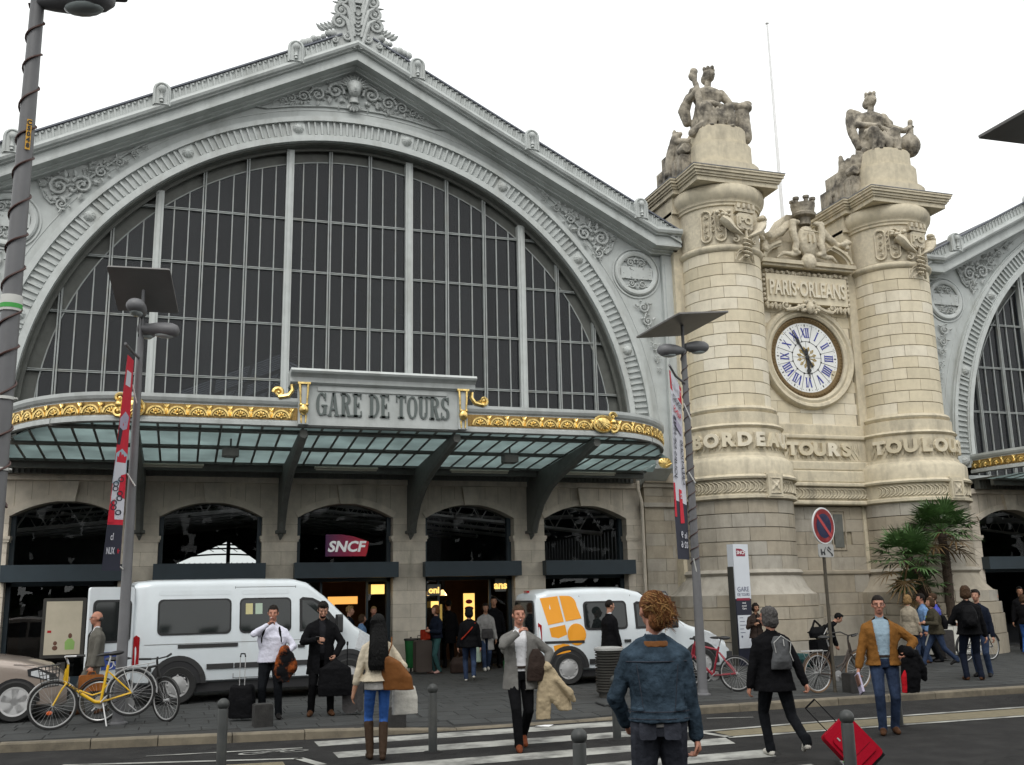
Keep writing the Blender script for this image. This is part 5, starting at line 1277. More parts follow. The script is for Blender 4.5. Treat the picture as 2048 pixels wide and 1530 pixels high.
for k in range(12):
    a = k * pi / 6 + pi / 12; st.tube([(.08 * cos(a), -.008, .08 * sin(a)), (.34 * cos(a), -.008, .34 * sin(a))], .012, 4)
    for s in (-1, 1): st.tube([(.2 * cos(a), -.008, .2 * sin(a)), (.26 * cos(a + s * .16), -.008, .26 * sin(a + s * .16)), (.34 * cos(a), -.008, .34 * sin(a))], .01, 4)
st.build('dial_star', 'clock_gold', CK)
def hand(name, ang, L, wd, tail):
    b = MB(); b.prism([(-wd, -tail), (wd, -tail), (wd * .8, L * .5), (wd * 1.8, L * .62), (wd * .5, L * .74), (.006, L), (-.006, L), (-wd * .5, L * .74), (-wd * 1.8, L * .62), (-wd * .8, L * .5)], -.045, -.03)
    b.sph((0, -.04, 0), (.08, .02, .08), 10, 6); b.sph((0, -.04, -tail), (.05, .012, .05), 8, 5); b.build(name, 'black_paint', CK, False, (0, 0, 0), (0, ang, 0))
hand('minute_hand', radians(-30), .95, .03, .3); hand('hour_hand', radians(176), .66, .045, .22)
# --- statue pedestals and seated figures
def pedestal(cx):
    for (z0, z1, rx, ry) in ((13.84, 14.25, 1.12, 1.1), (14.25, 14.95, .95, .92), (14.95, 15.5, .82, .8)):
        b = MB(); P = [(rx * (abs(cos(a)) ** .7) * math.copysign(1, cos(a)), ry * (abs(sin(a)) ** .7) * math.copysign(1, sin(a))) for a in [2 * pi * k / 32 for k in range(32)]]
        b.prism([(cx + .08 + x, 25.05 + y) for x, y in P], z0, z1 - .06, 'xy'); b.prism([(cx + .08 + x * .96, 25.05 + y * .96) for x, y in P], z1 - .06, z1, 'xy'); b.build('pedestal_block', 'stone_trim', TW, True)
    b = MB(); b.box2(cx - 1.18, cx - .7, 24.9, 26.6, 13.85, 14.7); b.box2(cx - 1.08, cx - .7, 25.05, 26.4, 14.7, 15.15)
    for k in range(5): b.box2(cx - 1.22, cx - 1.18, 24.98 + .32 * k, 25.14 + .32 * k, 13.95, 14.6)
    b.lathe([(.0, -.05), (.14, -.04), (.16, .0), (.16, .3)], (cx - 1.02, 24.9, 14.9), 12, axis='y'); b.build('pedestal_wing', 'statue_stone', TW)
pedestal(TX - 2.98); pedestal(TX + 2.98)
def statue(cx, label, kind):
    T = thing('seated_statue', label, 'statue', (cx, 25.1, 15.45), radians(-8), 'seated stone figures on the clock tower')
    F = Fig(); k = 1.0
    # coordinates: x to the viewer's right, -y to the viewer
    F.loft([((0, .05, -.1), .54, .44), ((0, .0, .35), .52, .44), ((0, .05, .6), .44, .37), ((0, .1, .85), .36, .29), ((0, .12, 1.05), .32, .24), ((0, .12, 1.28), .44, .28), ((0, .1, 1.42), .34, .22), ((.0, .08, 1.5), .14, .13)], 0, 20)
    hx = .06 if kind == 'L' else .03
    F.cap((0, .08, 1.45), (.03, .04, 1.68), .095, .085, 0); F.ell((hx, .0, 1.84), (.135, .16, .18), 0); F.ell((hx + .04, -.15, 1.82), (.028, .04, .04), 0); F.ell((hx, .05, 1.9), (.17, .18, .14), 0)
    F.ell((hx - .06, .14, 1.8), (.13, .14, .15), 0)
    for q in range(6): a = q * pi / 3; F.ell((hx + .12 * cos(a), .04 + .12 * sin(a), 2.04 + .02 * (q % 2)), (.055, .055, .075), 0)
    for s in (-1, 1):
        F.cap((s * .22, .0, .55), (s * .3, -.5, .6), .2, .17, 0); F.cap((s * .3, -.5, .58), (s * .26 + .05, -.42, .0), .17, .13, 0); F.ell((s * .27 + .05, -.55, .04), (.09, .17, .07), 0)
    F.cap((-.3, -.45, .5), (.35, -.45, .35), .12, .12, 0)
    for q in range(7):
        x = -.36 + .12 * q; F.chain([(x, -.52, .6), (x + .04, -.58, .35), (x - .02 + .05 * (q % 2), -.55, .02)], [.05, .07, .05], 0)
    F.chain([(-.4, -.3, .7), (-.1, -.42, .78), (.25, -.4, .68), (.45, -.2, .55)], [.07, .09, .09, .06], 0)
    if kind == 'L':
        F.chain([(-.38, .05, 1.36), (-.56, -.02, 1.05), (-.5, -.3, 1.12)], [.13, .11, .08], 0); F.ell((-.49, -.34, 1.14), .09, 0)
        F.cap((-.47, -.36, 1.35), (-.36, -.38, .3), .07, .12, 0); F.cap((-.5, -.36, 1.35), (-.52, -.34, 1.7), .06, .1, 0); F.ell((-.56, -.34, 1.58), (.1, .08, .13), 0); F.ell((-.5, -.34, 1.74), (.11, .08, .1), 0)
        F.chain([(.38, .08, 1.36), (.58, .0, 1.0), (.8, -.15, .92)], [.12, .1, .08], 0); F.cap((.85, -.1, .0), (.86, -.05, .75), .22, .2, 0); F.ell((.9, -.1, .88), (.24, .2, .16), 0); F.ell((1.0, -.1, 1.0), (.14, .14, .08), 0)
        F.chain([(-.5, .1, 1.2), (-.66, .12, .8), (-.6, .1, .45)], [.12, .16, .12], 0)
        F.chain([(-.62, -.3, -.05), (-.4, -.45, .12), (-.15, -.5, .05)], [.12, .12, .1], 0)
        F.chain([(-1.0, .5, -.9), (-.95, .35, -.35), (-.9, .2, .02), (-.82, .1, .1)], [.17, .17, .13, .07], 0); F.ell((-.92, .22, .16), (.06, .06, .12), 0); F.ell((-.82, .26, .16), (.06, .06, .1), 0)
        F.chain([(-.9, .2, -.1), (-.6, .0, -.16), (-.3, -.1, -.1)], [.12, .1, .1], 0)
    else:
        F.chain([(-.38, .05, 1.36), (-.52, -.1, 1.0), (-.2, -.45, .82)], [.13, .1, .075], 0); F.ell((-.15, -.5, .8), .08, 0)
        F.chain([(-.4, .1, 1.45), (-.55, .15, 1.5), (-.62, .1, 1.2), (-.64, .0, .8), (-.55, -.1, .3)], [.1, .12, .13, .13, .1], 0)
        F.chain([(.38, .08, 1.36), (.52, .05, 1.05), (.8, -.2, .85)], [.14, .12, .08], 0); F.chain([(.4, .12, 1.42), (.55, .1, 1.2), (.5, .1, .9)], [.1, .12, .1], 0)
        F.ell((.95, -.15, .42), (.3, .28, .36), 0); F.cap((.98, -.15, .7), (1.06, -.1, 1.0), .12, .09, 0); F.cap((1.06, -.1, 1.0), (1.08, -.1, 1.2), .07, .075, 0); F.ell((1.05, -.1, 1.03), (.13, .13, .025), 0); F.cap((.7, -.3, .8), (1.0, -.2, .98), .07, .05, 0)
        for q in range(5): F.chain([(-.95 + .1 * q, .3 - .1 * q, -.7 + .1 * q), (-.9 + .1 * q, .2 - .12 * q, -.1 + .06 * q)], [.12, .08], 0)
        F.chain([(-1.05, .5, -.9), (-.9, .2, -.3), (-.95, .2, .1)], [.1, .14, .06], 0); F.chain([(-.35, -.2, -.25), (-.15, -.45, .1)], [.16, .12], 0)
    F.done('figure', 'statue_stone', T, .019, 1, .008, 9)
    T.scale = (1.17, 1.17, 1.12)
    return T
statue(TX - 2.98 - .02, 'weathered seated stone woman holding an upright club on the drum over BORDEAUX', 'L')
statue(TX + 2.98 - .02, 'weathered seated stone woman leaning on a jug on the drum over TOULOUSE', 'R')
b = MB(); b.tube([(18.95, 28, 12), (18.95, 28, 17), (18.95, 28, 21.7)], [.075, .055, .035], 8); b.sph((18.95, 28, 21.75), (.07, .07, .05), 8, 6)
fp = b.build('flagpole', 'white_paint', None, True); tag(fp, 'thin white flagpole rising bare between the two stone statues', 'flagpole')
# ------------------------------------------------------------------ street furniture
mk('pole_grey', (.14, .14, .147), .5, var=.12, scale=4, bump=.03, dirt=(.07, .068, .065), dirt_amt=.5, streak=1)
mk('plate_grey', (.15, .145, .14), .45, var=.1)
mk('plate_edge', (.3, .3, .31), .4, var=.05)
mk('cable_brown', (.06, .025, .02), .6, var=.1)
mk('label_yellow', (.62, .33, .03), .6, var=.1)
mk('sticker_white', (.6, .6, .57), .6, var=.1); mk('sticker_green', (.05, .35, .06), .6, var=.1)
mk('banner_red', (.60, .012, .035), .75, var=.1, scale=6); mk('banner_white', (.62, .62, .68), .75, var=.06); mk('banner_dark', (.02, .022, .04), .75, var=.1); mk('banner_blue', (.36, .47, .55), .75, var=.1); mk('banner_mauve', (.42, .38, .5), .75, var=.1)
mk('lamp_glass', (.45, .5, .5), .15, var=.05)
def lamp_head(P, a, el=radians(-12), s=1.0, mat='pole_grey'):
    b = MB()
    b.lathe([(0, -.02), (.12, -.02), (.165, .03), (.17, .12), (.155, .28), (.12, .42), (.06, .5), (0, .52)], (0, 0, 0), 16)
    R = Matrix.Rotation(a, 3, 'Z') @ Matrix.Rotation(pi / 2 + el, 3, 'X'); 
    return R, b
def street_lamp(loc, label, zt, plate_z, plate_s, plate_rot, heads, spiral, group='grey street lamps with square reflector plates'):
    T = thing('street_lamp', label, 'street lamp', loc, 0, group)
    b = MB(); b.tube([(0, 0, 0), (0, 0, 2.2), (0, 0, zt)], [.088, .078, .052], 18); b.build('pole', 'pole_grey', T, True)
    b = MB(); b.lathe([(.14, 0), (.14, .02), (.1, .04), (.09, .1)], (0, 0, 0), 16); b.build('foot_plate', 'pole_grey', T, True)
    b = MB(); b.tube([(0, 0, zt - .05), (0, 0, plate_z)], .03, 10); b.build('plate_stem', 'pole_grey', T, True)
    a, t1, t2 = plate_rot
    u = Vector((cos(a), sin(a), t1)).normalized(); v = Vector((-sin(a), cos(a), t2)); v = (v - u * u.dot(v)).normalized(); n = u.cross(v)
    R = Matrix((u, v, n)).transposed()
    b = MB(); b.rbox((0, 0, plate_z), (plate_s, plate_s, .03), .03, 3, 'z', R); b.build('reflector_plate', 'plate_grey', T)
    for (az, el, dz) in heads:
        d = Vector((cos(az) * cos(el), sin(az) * cos(el), sin(el))); q = d.to_track_quat('Z', 'Y').to_matrix()
        b = MB(); b.lathe([(0, -.04), (.07, -.03), (.1, .06), (.135, .2), (.15, .34), (.145, .46), (.11, .54), (.05, .57), (0, .575)], (0, 0, 0), 18)
        b.v = [tuple(q @ Vector((p[0], p[1] * .82, p[2])) + Vector((0, 0, zt + dz)) + d * .06) for p in b.v]
        o = b.build('lamp_head', 'pole_grey', T, True)
        b = MB(); b.sph((0, 0, 0), (.1, .04, .16), 12, 8); b.v = [tuple(q @ (Vector(p) + Vector((0, -.1, .34))) + Vector((0, 0, zt + dz)) + d * .06) for p in b.v]; b.build('lamp_lens', 'lamp_glass', o, True)
    if spiral:
        z0, z1, turns = spiral; n = int(turns * 16); P = []
        for i in range(n + 1):
            z = z0 + (z1 - z0) * i / n; r = (.078 + (.052 - .078) * max(0, (z - 2.2) / (zt - 2.2))) + .009; a_ = 2 * pi * turns * i / n
            P.append((r * cos(a_), r * sin(a_), z + .02 * sin(a_ * .37)))
        b = MB(); b.tube(P, .0085, 5); b.build('wrapped_cable', 'cable_brown', T, True)
    return T
big = street_lamp((-1.315, 8.0, 0), 'big grey lamp post at the frame edge with a spiral cable and yellow code label', 6.62, 7.15, 1.1, (radians(-11), 0, -.3), ((radians(-25), radians(0), -.0),), (2.6, 6.6, 13.5))
b = MB(); b.rbox((.0, -.0735, 5.45), (.036, .004, .25), .003, 1, 'y'); o = b.build('code_label', 'label_yellow', big)
o.rotation_euler = (0, 0, radians(22))
for i, ch in enumerate('C5048'):
    b = MB(); b.text(ch, .05, .003, .002, (0, -.0775, 5.53 - i * .047)); c = b.build('code_digit', 'black_paint', o)
b = MB(); b.lathe([(.0765, 4.05), (.0775, 4.06), (.0775, 4.16), (.0765, 4.17)], (0, 0, 0), 18); b.build('sticker', 'sticker_white', big, True)
b = MB(); b.lathe([(.0778, 4.07), (.079, 4.07), (.079, 4.105), (.0778, 4.105)], (0, 0, 0), 18); b.build('sticker', 'sticker_green', big, True)
for z in (3.38, 2.86): b = MB(); b.lathe([(.081, z), (.083, z), (.083, z + .022), (.081, z + .022)], (0, 0, 0), 18); b.tube([(.08, -.02, z + .01), (.1, -.03, z + .01)], .008, 5); b.build('steel_strap', 'sticker_white', big, True)
lampL = street_lamp((-.85, 17.2, .12), 'grey lamp post with a tilted square plate beside the yellow bicycle', 6.1, 6.92, 1.0, (radians(-11.5), -.039, -.567), ((radians(-100), radians(3), .38), (radians(80), radians(3), .2), (radians(-20), radians(-6), .16)), None)
lampR = street_lamp((8.93, 16.8, .12), 'grey lamp post with a square plate in front of the clock tower', 6.35, 6.85, 1.3, (radians(15), .167, -.132), ((radians(18), radians(6), .06), (radians(198), radians(-6), -.02)), (2.2, 6.3, 17))
lampX = street_lamp((9.2, 8.0, 0), 'dark square lamp plate jutting in at the frame edge beside the sky', 6.5, 7.12, 1.35, (radians(15), .167, -.132), ((radians(18), radians(6), .06), (radians(198), radians(-6), -.02)), None)
# banners
def quad_grid(mb, P00, P10, P11, P01, u0, u1, v0, v1, off, bend):
    n = max(2, int(abs(v1 - v0) * 14)); m = 4; V = []
    for j in range(n + 1):
        for i in range(m + 1):
            u = u0 + (u1 - u0) * i / m; v = v0 + (v1 - v0) * j / n
            p = Vector(P00) * (1 - u) * (1 - v) + Vector(P10) * u * (1 - v) + Vector(P11) * u * v + Vector(P01) * (1 - u) * v
            w_ = bend * sin(v * 7 + u * 2.5) * (.4 + u) ; p = p + Vector((0, -1, 0)) * (w_ + off)
            V.append(p)
    F = [(j * (m + 1) + i, j * (m + 1) + i + 1, (j + 1) * (m + 1) + i + 1, (j + 1) * (m + 1) + i) for j in range(n) for i in range(m)]
    mb.add(V, F)
def banner_xf(B):
    P00, P10, P11, P01, bend = B
    def f(u, v, off):
        p = Vector(P00) * (1 - u) * (1 - v) + Vector(P10) * u * (1 - v) + Vector(P11) * u * v + Vector(P01) * (1 - u) * v
        return p + Vector((0, -1, 0)) * (bend * sin(v * 7 + u * 2.5) * (.4 + u) + off)
    return f
def banner(label, B, fields, texts, arm):
    T = thing('street_banner', label, 'banner', (0, 0, 0)); P00, P10, P11, P01, bend = B; f = banner_xf(B)
    for k, (mat, poly) in enumerate(fields):
        if len(poly) == 4 and not isinstance(poly[0], tuple):
            u0, u1, v0, v1 = poly; b = MB(); quad_grid(b, P00, P10, P11, P01, u0, u1, v0, v1, .0 + .003 * k, bend); quad_grid(b, P00, P10, P11, P01, u0, u1, v0, v1, -.002, bend) if k == 0 else None
        else: b = MB(); b.add([f(u, v, .004 * k) for u, v in poly], [tuple(range(len(poly)))])
        b.build('cloth' if k == 0 else 'printed_field', mat, T, True)
    for (txt, mat, u, v, su, sv, mirror, rot) in texts:
        vs_, fs_ = text_geo(txt, 1.0, 0, .015, 'CENTER'); b = MB(); out = []
        for x, y, z in vs_:
            if mirror: x = -x
            dx, dy = (x * su, y * sv) if not rot else (-y * su * rot, x * sv * rot)
            out.append(f(u + dx, v + dy, .03))
        b.add(out, fs_); b.build('printed_text', mat, T)
    b = MB(); b.tube(arm[0], .022, 8); b.build('arm', 'pole_grey', T, True)
    b = MB()
    for a_, c_ in arm[1]: b.tube([a_, c_], .012, 6)
    b.build('tie', 'sticker_white', T, True)
    return T
# left banner hangs almost edge-on to the camera beside its post
BL = ((-.98, 16.98, 2.35), (-1.35, 16.2, 2.35), (-1.25, 16.15, 5.8), (-.95, 16.98, 5.8), .02)
BL = ((-.95, 17.1, 2.42), (-1.2, 16.85, 2.42), (-.985, 16.35, 5.72), (-.93, 17.1, 5.8), .02)
banner('red, blue and black festival banner on the lamp post beside the minibus', BL,
       (('banner_red', (0, 1, 0, 1)), ('banner_dark', (0, 1, 0, .21)), ('banner_white', (0, .95, .235, .5)), ('banner_blue', ((0, .40), (1, .40), (.95, .54), (.5, .565), (0, .54))), ('banner_red', ((0, .33), (.5, .35), (.4, .44), (0, .45))), ('banner_red', ((.55, .22), (1, .22), (1, .3), (.7, .33))), ('banner_mauve', ((.25, .66), (.9, .64), (.95, .7), (.5, .74), (.1, .72))), ('banner_dark', ((.7, .58), (.95, .58), (.9, .66), (.6, .65))), ('banner_white', ((.2, .86), (.8, .86), (.8, .93), (.2, .93)))),
       [('cl', 'banner_white', .6, .14, .3, .045, True, 0), ('NUX', 'banner_white', .62, .075, .22, .045, True, 0), ('fr', 'banner_red', .15, .08, .22, .03, True, 0)] + [('O', 'banner_dark', .35 + .35 * ((k + (k // 2)) % 2), .255 + .022 * k, .55, .035, True, 0) for k in range(8)],
       ([(-.85, 17.2, 5.86), (-.95, 16.8, 5.88), (-1.02, 16.2, 5.86)], [((-.85, 17.2, 2.4), (-.97, 17.1, 2.5)), ((-.8, 17.1, 3.75), (-.93, 17.08, 3.95)), ((-.85, 17.15, 5.1), (-.93, 17.1, 5.4))]))
BR = ((8.78, 16.75, 2.5), (8.31, 16.3, 2.5), (8.27, 16.15, 5.9), (8.80, 16.75, 5.7), .025)
banner('white, red and navy printed banner seen from behind on the post before the clock tower', BR,
       (('banner_white', (0, 1, 0, 1)), ('banner_dark', (0, 1, 0, .31)), ('banner_red', ((0, .90), (1, .90), (1, 1), (0, 1))), ('banner_red', ((.3, .2), (.62, .19), (.58, .38), (.38, .38))), ('banner_red', ((.85, .22), (1, .22), (1, .4), (.88, .4))), ('banner_mauve', ((.15, .70), (.85, .72), (.85, .77), (.15, .75)))),
       [('le 9', 'banner_white', .42, .115, .34, .05, False, 0), ('02 6', 'banner_white', .42, .062, .34, .05, False, 0), ('CRÉATIONS', 'banner_dark', .28, .545, .27, .048, False, 1), ('JOURS DE FÊTE', 'banner_dark', .86, .60, .27, .05, False, 1), ('THÉÂ', 'banner_white', .5, .93, .32, .05, False, 0), ('RENDEZ', 'banner_dark', .5, .85, .2, .045, False, 0), ('RENS', 'banner_red', .5, .79, .3, .045, False, 0), ('2', 'banner_white', .47, .33, .3, .04, False, 0)],
       ([(8.93, 16.8, 5.8), (8.55, 16.45, 5.86), (8.27, 16.13, 5.98)], [((8.93, 16.75, 2.2), (8.84, 16.7, 2.52)), ((8.97, 16.7, 3.9), (8.84, 16.7, 4.1)), ((8.95, 16.7, 5.1), (8.82, 16.7, 5.4))]))
# bollards
mk('bollard_grey', (.034, .037, .036), .5, var=.15, scale=9, dirt=(.12, .115, .1), dirt_amt=.4)
def bollard_tree(h=.83):
    T = empty('bollard', (0, 0, 0)); 
    b = MB(); b.lathe([(.056, 0), (.056, h - .12), (.05, h - .105), (.03, h - .1)], (0, 0, 0), 18); b.build('shaft', 'bollard_grey', T, True)
    b = MB(); b.sph((0, 0, h - .06), .068, 18, 12); b.build('ball_head', 'bollard_grey', T, True)
    b = MB(); b.lathe([(.0, .0), (.13, .0), (.12, .012), (.06, .015)], (0, 0, 0), 18); b.build('base_collar', 'asphalt', T, True)
    return T
proto = bollard_tree()
spots = [((.5, 12.4, 0), 'dark grey ball topped bollard at the frame bottom before the black suitcase'), ((3.1, 13.07, 0), 'dark grey ball topped bollard between the cream jacket woman and the blazer man'), ((5.63, 13.07, 0), 'dark grey ball topped bollard half hidden behind the denim jacket person'),
         ((3.15, 8.1, 0), 'dark grey ball topped bollard cut off at the frame bottom before the denim jacket person'), ((5.8, 8.2, 0), 'dark grey ball topped bollard cut off at the frame bottom over the red suitcase'), ((9.78, 12.6, 0), 'dark grey bollard rising behind the brown jacket man')]
for i, (p, l) in enumerate(spots):
    o = proto if i == 0 else copy_tree(proto); o.location = p; tag(o, l, 'bollard', 'grey ball topped bollards')
# low stone cubes
mk('cube_dark', (.02, .019, .018), .8, var=.4, scale=12, bump=.3, dirt=(.1, .095, .085), dirt_amt=.3)
for p, s_, l in (((1.2, 15.85, .105), .27, 'low dark stone block on the pavement in front of the white shirt man'), ((3.05, 15.25, .03), .27, 'low dark stone block on the pavement beside the cream jacket woman'), ((11.45, 15.95, .12), .25, 'low dark stone block at the foot of the parked dark bicycle')):
    b = MB(); b.rbox((0, 0, .16), (s_, s_, .32), .02, 2); b.rbox((0, 0, .325), (s_ - .03, s_ - .03, .015), .02, 2); o = b.build('stone_block', 'cube_dark', None, False, p, (0, 0, .1)); tag(o, l, 'stone block', 'low dark stone blocks on the pavement')
# no parking sign
mk('sign_red', (.40, .008, .012), .35, var=.06); mk('sign_blue', (.008, .012, .09), .35, var=.06); mk('sign_rim', (.6, .6, .6), .35, var=.05); mk('rust_post', (.06, .05, .035), .7, var=.3, scale=8); mk('alu', (.35, .35, .34), .4, var=.1)
T = thing('no_parking_sign', 'round red and blue no parking sign with tow plate on a brown post', 'road sign', (11.2, 16.05, .12), radians(20))
b = MB(); b.tube([(0, .04, 0), (0, .04, 3.28)], .03, 10); b.build('post', 'rust_post', T, True)
zc = 2.95
b = MB(); b.lathe([(0, .012), (.335, .012), (.34, 0), (.335, -.012), (0, -.012)], (0, 0, zc), 40, axis='y'); b.build('disc', 'sign_rim', T, True)
b = MB(); b.lathe([(0, -.014), (.31, -.014)], (0, 0, zc), 40, axis='y'); b.build('red_face', 'sign_red', T)
b = MB(); b.lathe([(0, -.017), (.225, -.017)], (0, 0, zc), 40, axis='y'); b.build('blue_face', 'sign_blue', T)
b = MB(); b.box((0, -.02, zc), (.56, .003, .062), (0, radians(45), 0)); b.build('red_slash', 'sign_red', T)
b = MB(); b.rbox((.02, 0, 2.5), (.46, .012, .24), .04, 3, 'y'); o = b.build('tow_plate', 'alu', T)
b = MB()
for cx_, cz_, r_ in ((-.12, 2.44, .025), (-.04, 2.44, .025), (.19, 2.42, .022)): b.lathe([(0, -.009), (r_, -.009)], (cx_, 0, cz_), 12, axis='y')
for P in ([(-.15, 2.45), (-.02, 2.45), (-.02, 2.48), (-.1, 2.48), (-.12, 2.53), (-.15, 2.53)], [(-.06, 2.48), (.0, 2.57), (.015, 2.56), (-.03, 2.48)], [(.03, 2.55), (.21, 2.44), (.2, 2.4), (.14, 2.45), (.05, 2.5)], [(.06, 2.55), (.1, 2.58), (.17, 2.52), (.16, 2.5)]): b.add([(x, -.008, z) for x, z in P], [tuple(range(len(P)))])
b.build('tow_symbol', 'black_paint', o)
b = MB(); b.box((.14, .02, 2.7), (.2, .008, .14)); b.build('rear_plate', 'alu', T)
# information totem
mk('totem_dark', (.012, .014, .03), .35, var=.1); mk('totem_side', (.05, .05, .045), .4, var=.1); mk('totem_white', (.62, .65, .70), .3, var=.03); mk('totem_red', (.25, .012, .04), .4, var=.05); mk('totem_text', (.12, .13, .2), .4, var=0)
T = thing('station_totem', 'tall white and navy station totem reading SNCF GARE DE TOURS beside the tower base', 'totem', (13.43, 23.0, .12), radians(14))
b = MB(); b.box2(-.29, .27, -.1, .1, 0, 2.42); b.build('pillar', 'totem_side', T); b = MB(); b.box2(-.27, .25, -.12, -.1, 0, 1.62); b.build('navy_panel', 'totem_dark', T)
b = MB(); b.box2(-.27, .25, -.13, .09, 1.62, 2.98); b.build('white_panel', 'totem_white', T); b = MB(); b.box2(-.25, .2, -.135, -.125, 1.58, 1.64); b.build('red_line', 'totem_red', T)
b = MB(); b.box2(-.25, .22, -.135, -.121, .42, 1.22); b.build('map_panel', 'totem_white', T)
b = MB(); b.prism([(-.17, 2.68), (.13, 2.68), (.14, 2.8), (.0, 2.86), (-.17, 2.87)], -.136, -.131); o = b.build('logo_flag', 'totem_red', T); b = MB(); b.text('SNCF', .12, .004, .002, (-.015, -.139, 2.73)); b.build('lettering', 'white_paint', o)
b = MB(); b.text('GARE', .17, .004, 0, (-.01, -.134, 1.80), wx=.95); b.text('DE TOURS', .105, .004, 0, (-.01, -.134, 1.69), wx=.85); b.build('lettering', 'totem_text', T)
b = MB(); b.text('hôtel', .06, .004, 0, (.0, -.124, 1.5)); b.text('accueil', .06, .004, 0, (.0, -.124, 1.43)); b.text('Gare', .07, .004, 0, (.0, -.124, 1.36)); b.build('lettering', 'white_paint', T)
b = MB()
for k in range(5): b.box2(-.2, -.2 + .12 + .05 * (k % 3), -.1385, -.1355, 1.15 - .09 * k, 1.165 - .09 * k)
b.sph((-.15, -.137, .7), (.03, .003, .03), 8, 5); b.build('map_print', 'totem_text', T)
# street name plate on two posts, behind the white van
T = thing('street_name_sign', 'small arched grey street name plate with a blue panel behind the white van', 'street sign', (11.72, 24.0, .12), radians(10))
b = MB(); b.tube([(-.19, 0, 0), (-.19, 0, 1.75), (-.13, 0, 1.84), (.13, 0, 1.84), (.19, 0, 1.75), (.19, 0, 0)], .025, 8); b.build('frame', 'pole_grey', T, True)
b = MB(); b.rbox((0, 0, 1.55), (.36, .02, .5), .05, 3, 'y'); b.build('plate', 'alu', T); b = MB(); b.box2(-.13, .13, -.016, -.011, 1.58, 1.74); o = b.build('blue_panel', 'sign_blue', T); b = MB(); b.text('RUE', .05, .003, 0, (0, -.019, 1.68)); b.text('de la gare', .05, .003, 0, (0, -.019, 1.61)); 
b = MB(); b.box2(-.08, .08, -.019, -.017, 1.68, 1.695); b.box2(-.1, .1, -.019, -.017, 1.63, 1.65); b.build('lettering', 'white_paint', o)
# ribbed litter bin
mk('bin_dark', (.028, .026, .022), .55, var=.25, scale=8, dirt=(.09, .08, .065), dirt_amt=.4)
T = thing('litter_bin', 'dark round slatted litter bin in front of the white van door', 'litter bin', (7.35, 17.3, .12))
b = MB(); b.lathe([(.2, 0), (.2, .08), (.235, .09), (.235, .1)], (0, 0, 0), 22); b.lathe([(.215, .08), (.215, .8)], (0, 0, 0), 22, caps=False); b.build('liner', 'bin_dark', T, True)
for k in range(15): b = MB(); z = .1 + .047 * k; b.lathe([(.225, z), (.25, z + .008), (.25, z + .028), (.225, z + .036)], (0, 0, 0), 26); b.build('band', 'bin_dark', T, True)
b = MB(); b.lathe([(.25, .8), (.265, .81), (.265, .85), (.2, .87), (.19, .83)], (0, 0, 0), 26); b.build('rim', 'alu', T, True)
# green bag bin on the pier, brown case under it
mk('green_plastic', (.012, .11, .03), .4, var=.2, scale=7); mk('suit_brown', (.045, .032, .025), .7, var=.2)
T = thing('green_bin', 'green hanging litter bag holder against the stone pier by the door', 'litter bin', (5.5, 25.3, .12))
b = MB(); b.lathe([(.15, .12), (.17, .16), (.21, .78)], (0, 0, 0), 14); b.build('bag', 'green_plastic', T, True); b = MB(); b.lathe([(.215, .77), (.225, .78), (.225, .81), (.215, .82)], (0, 0, 0), 18); b.build('hoop', 'bin_dark', T, True); b = MB(); b.tube([(0, .23, 0), (0, .23, .85)], .025, 6); b.build('post', 'bin_dark', T, True)
# poster case
T = thing('poster_case', 'tall framed poster case with a pale backlit poster in the first bay', 'poster case', (-2.42, 24.3, .12))
b = MB(); b.rbox((0, 0, 1.32), (.86, .14, 1.26), .03, 2, 'y'); b.box2(-.08, .08, -.05, .05, 0, .6); b.build('case', 'bin_dark', T)
b = MB(); b.box2(-.36, .36, -.075, -.071, .76, 1.88); pst = b.build('poster', 'lit_poster', T)
mk('print_green', (.25, .42, .12), .6, var=.1); mk('print_brown', (.12, .05, .03), .6, var=.1); mk('print_skin', (.4, .2, .13), .6, var=.05)
b = MB(); b.prism([(.06, .86), (.24, .86), (.25, 1.02), (.19, 1.09), (.11, 1.09), (.05, 1.02)], -.079, -.076); b.build('printed_figure', 'print_green', pst); b = MB(); b.sph((.15, -.078, 1.15), (.04, .003, .055), 10, 6); b.build('printed_head', 'print_brown', pst)
b = MB(); b.sph((-.14, -.078, 1.0), (.04, .003, .045), 10, 6); b.sph((-.14, -.078, .9), (.055, .003, .05), 10, 6); b.build('printed_figure', 'print_brown', pst); b = MB(); b.box2(-.31, -.23, -.079, -.076, 1.22, 1.27); b.build('printed_mark', 'sign_red', pst)
# litter on the road
b = MB(); b.add([(5.05, 14.75, .03), (5.25, 14.72, .012), (5.22, 14.82, .03), (5.08, 14.84, .015), (5.35, 14.78, .03)], [(0, 1, 2, 3), (1, 4, 2)]); o = b.build('paper_scrap', 'white_paint'); tag(o, 'white scrap of paper lying by the dropped kerb at the crossing', 'litter')
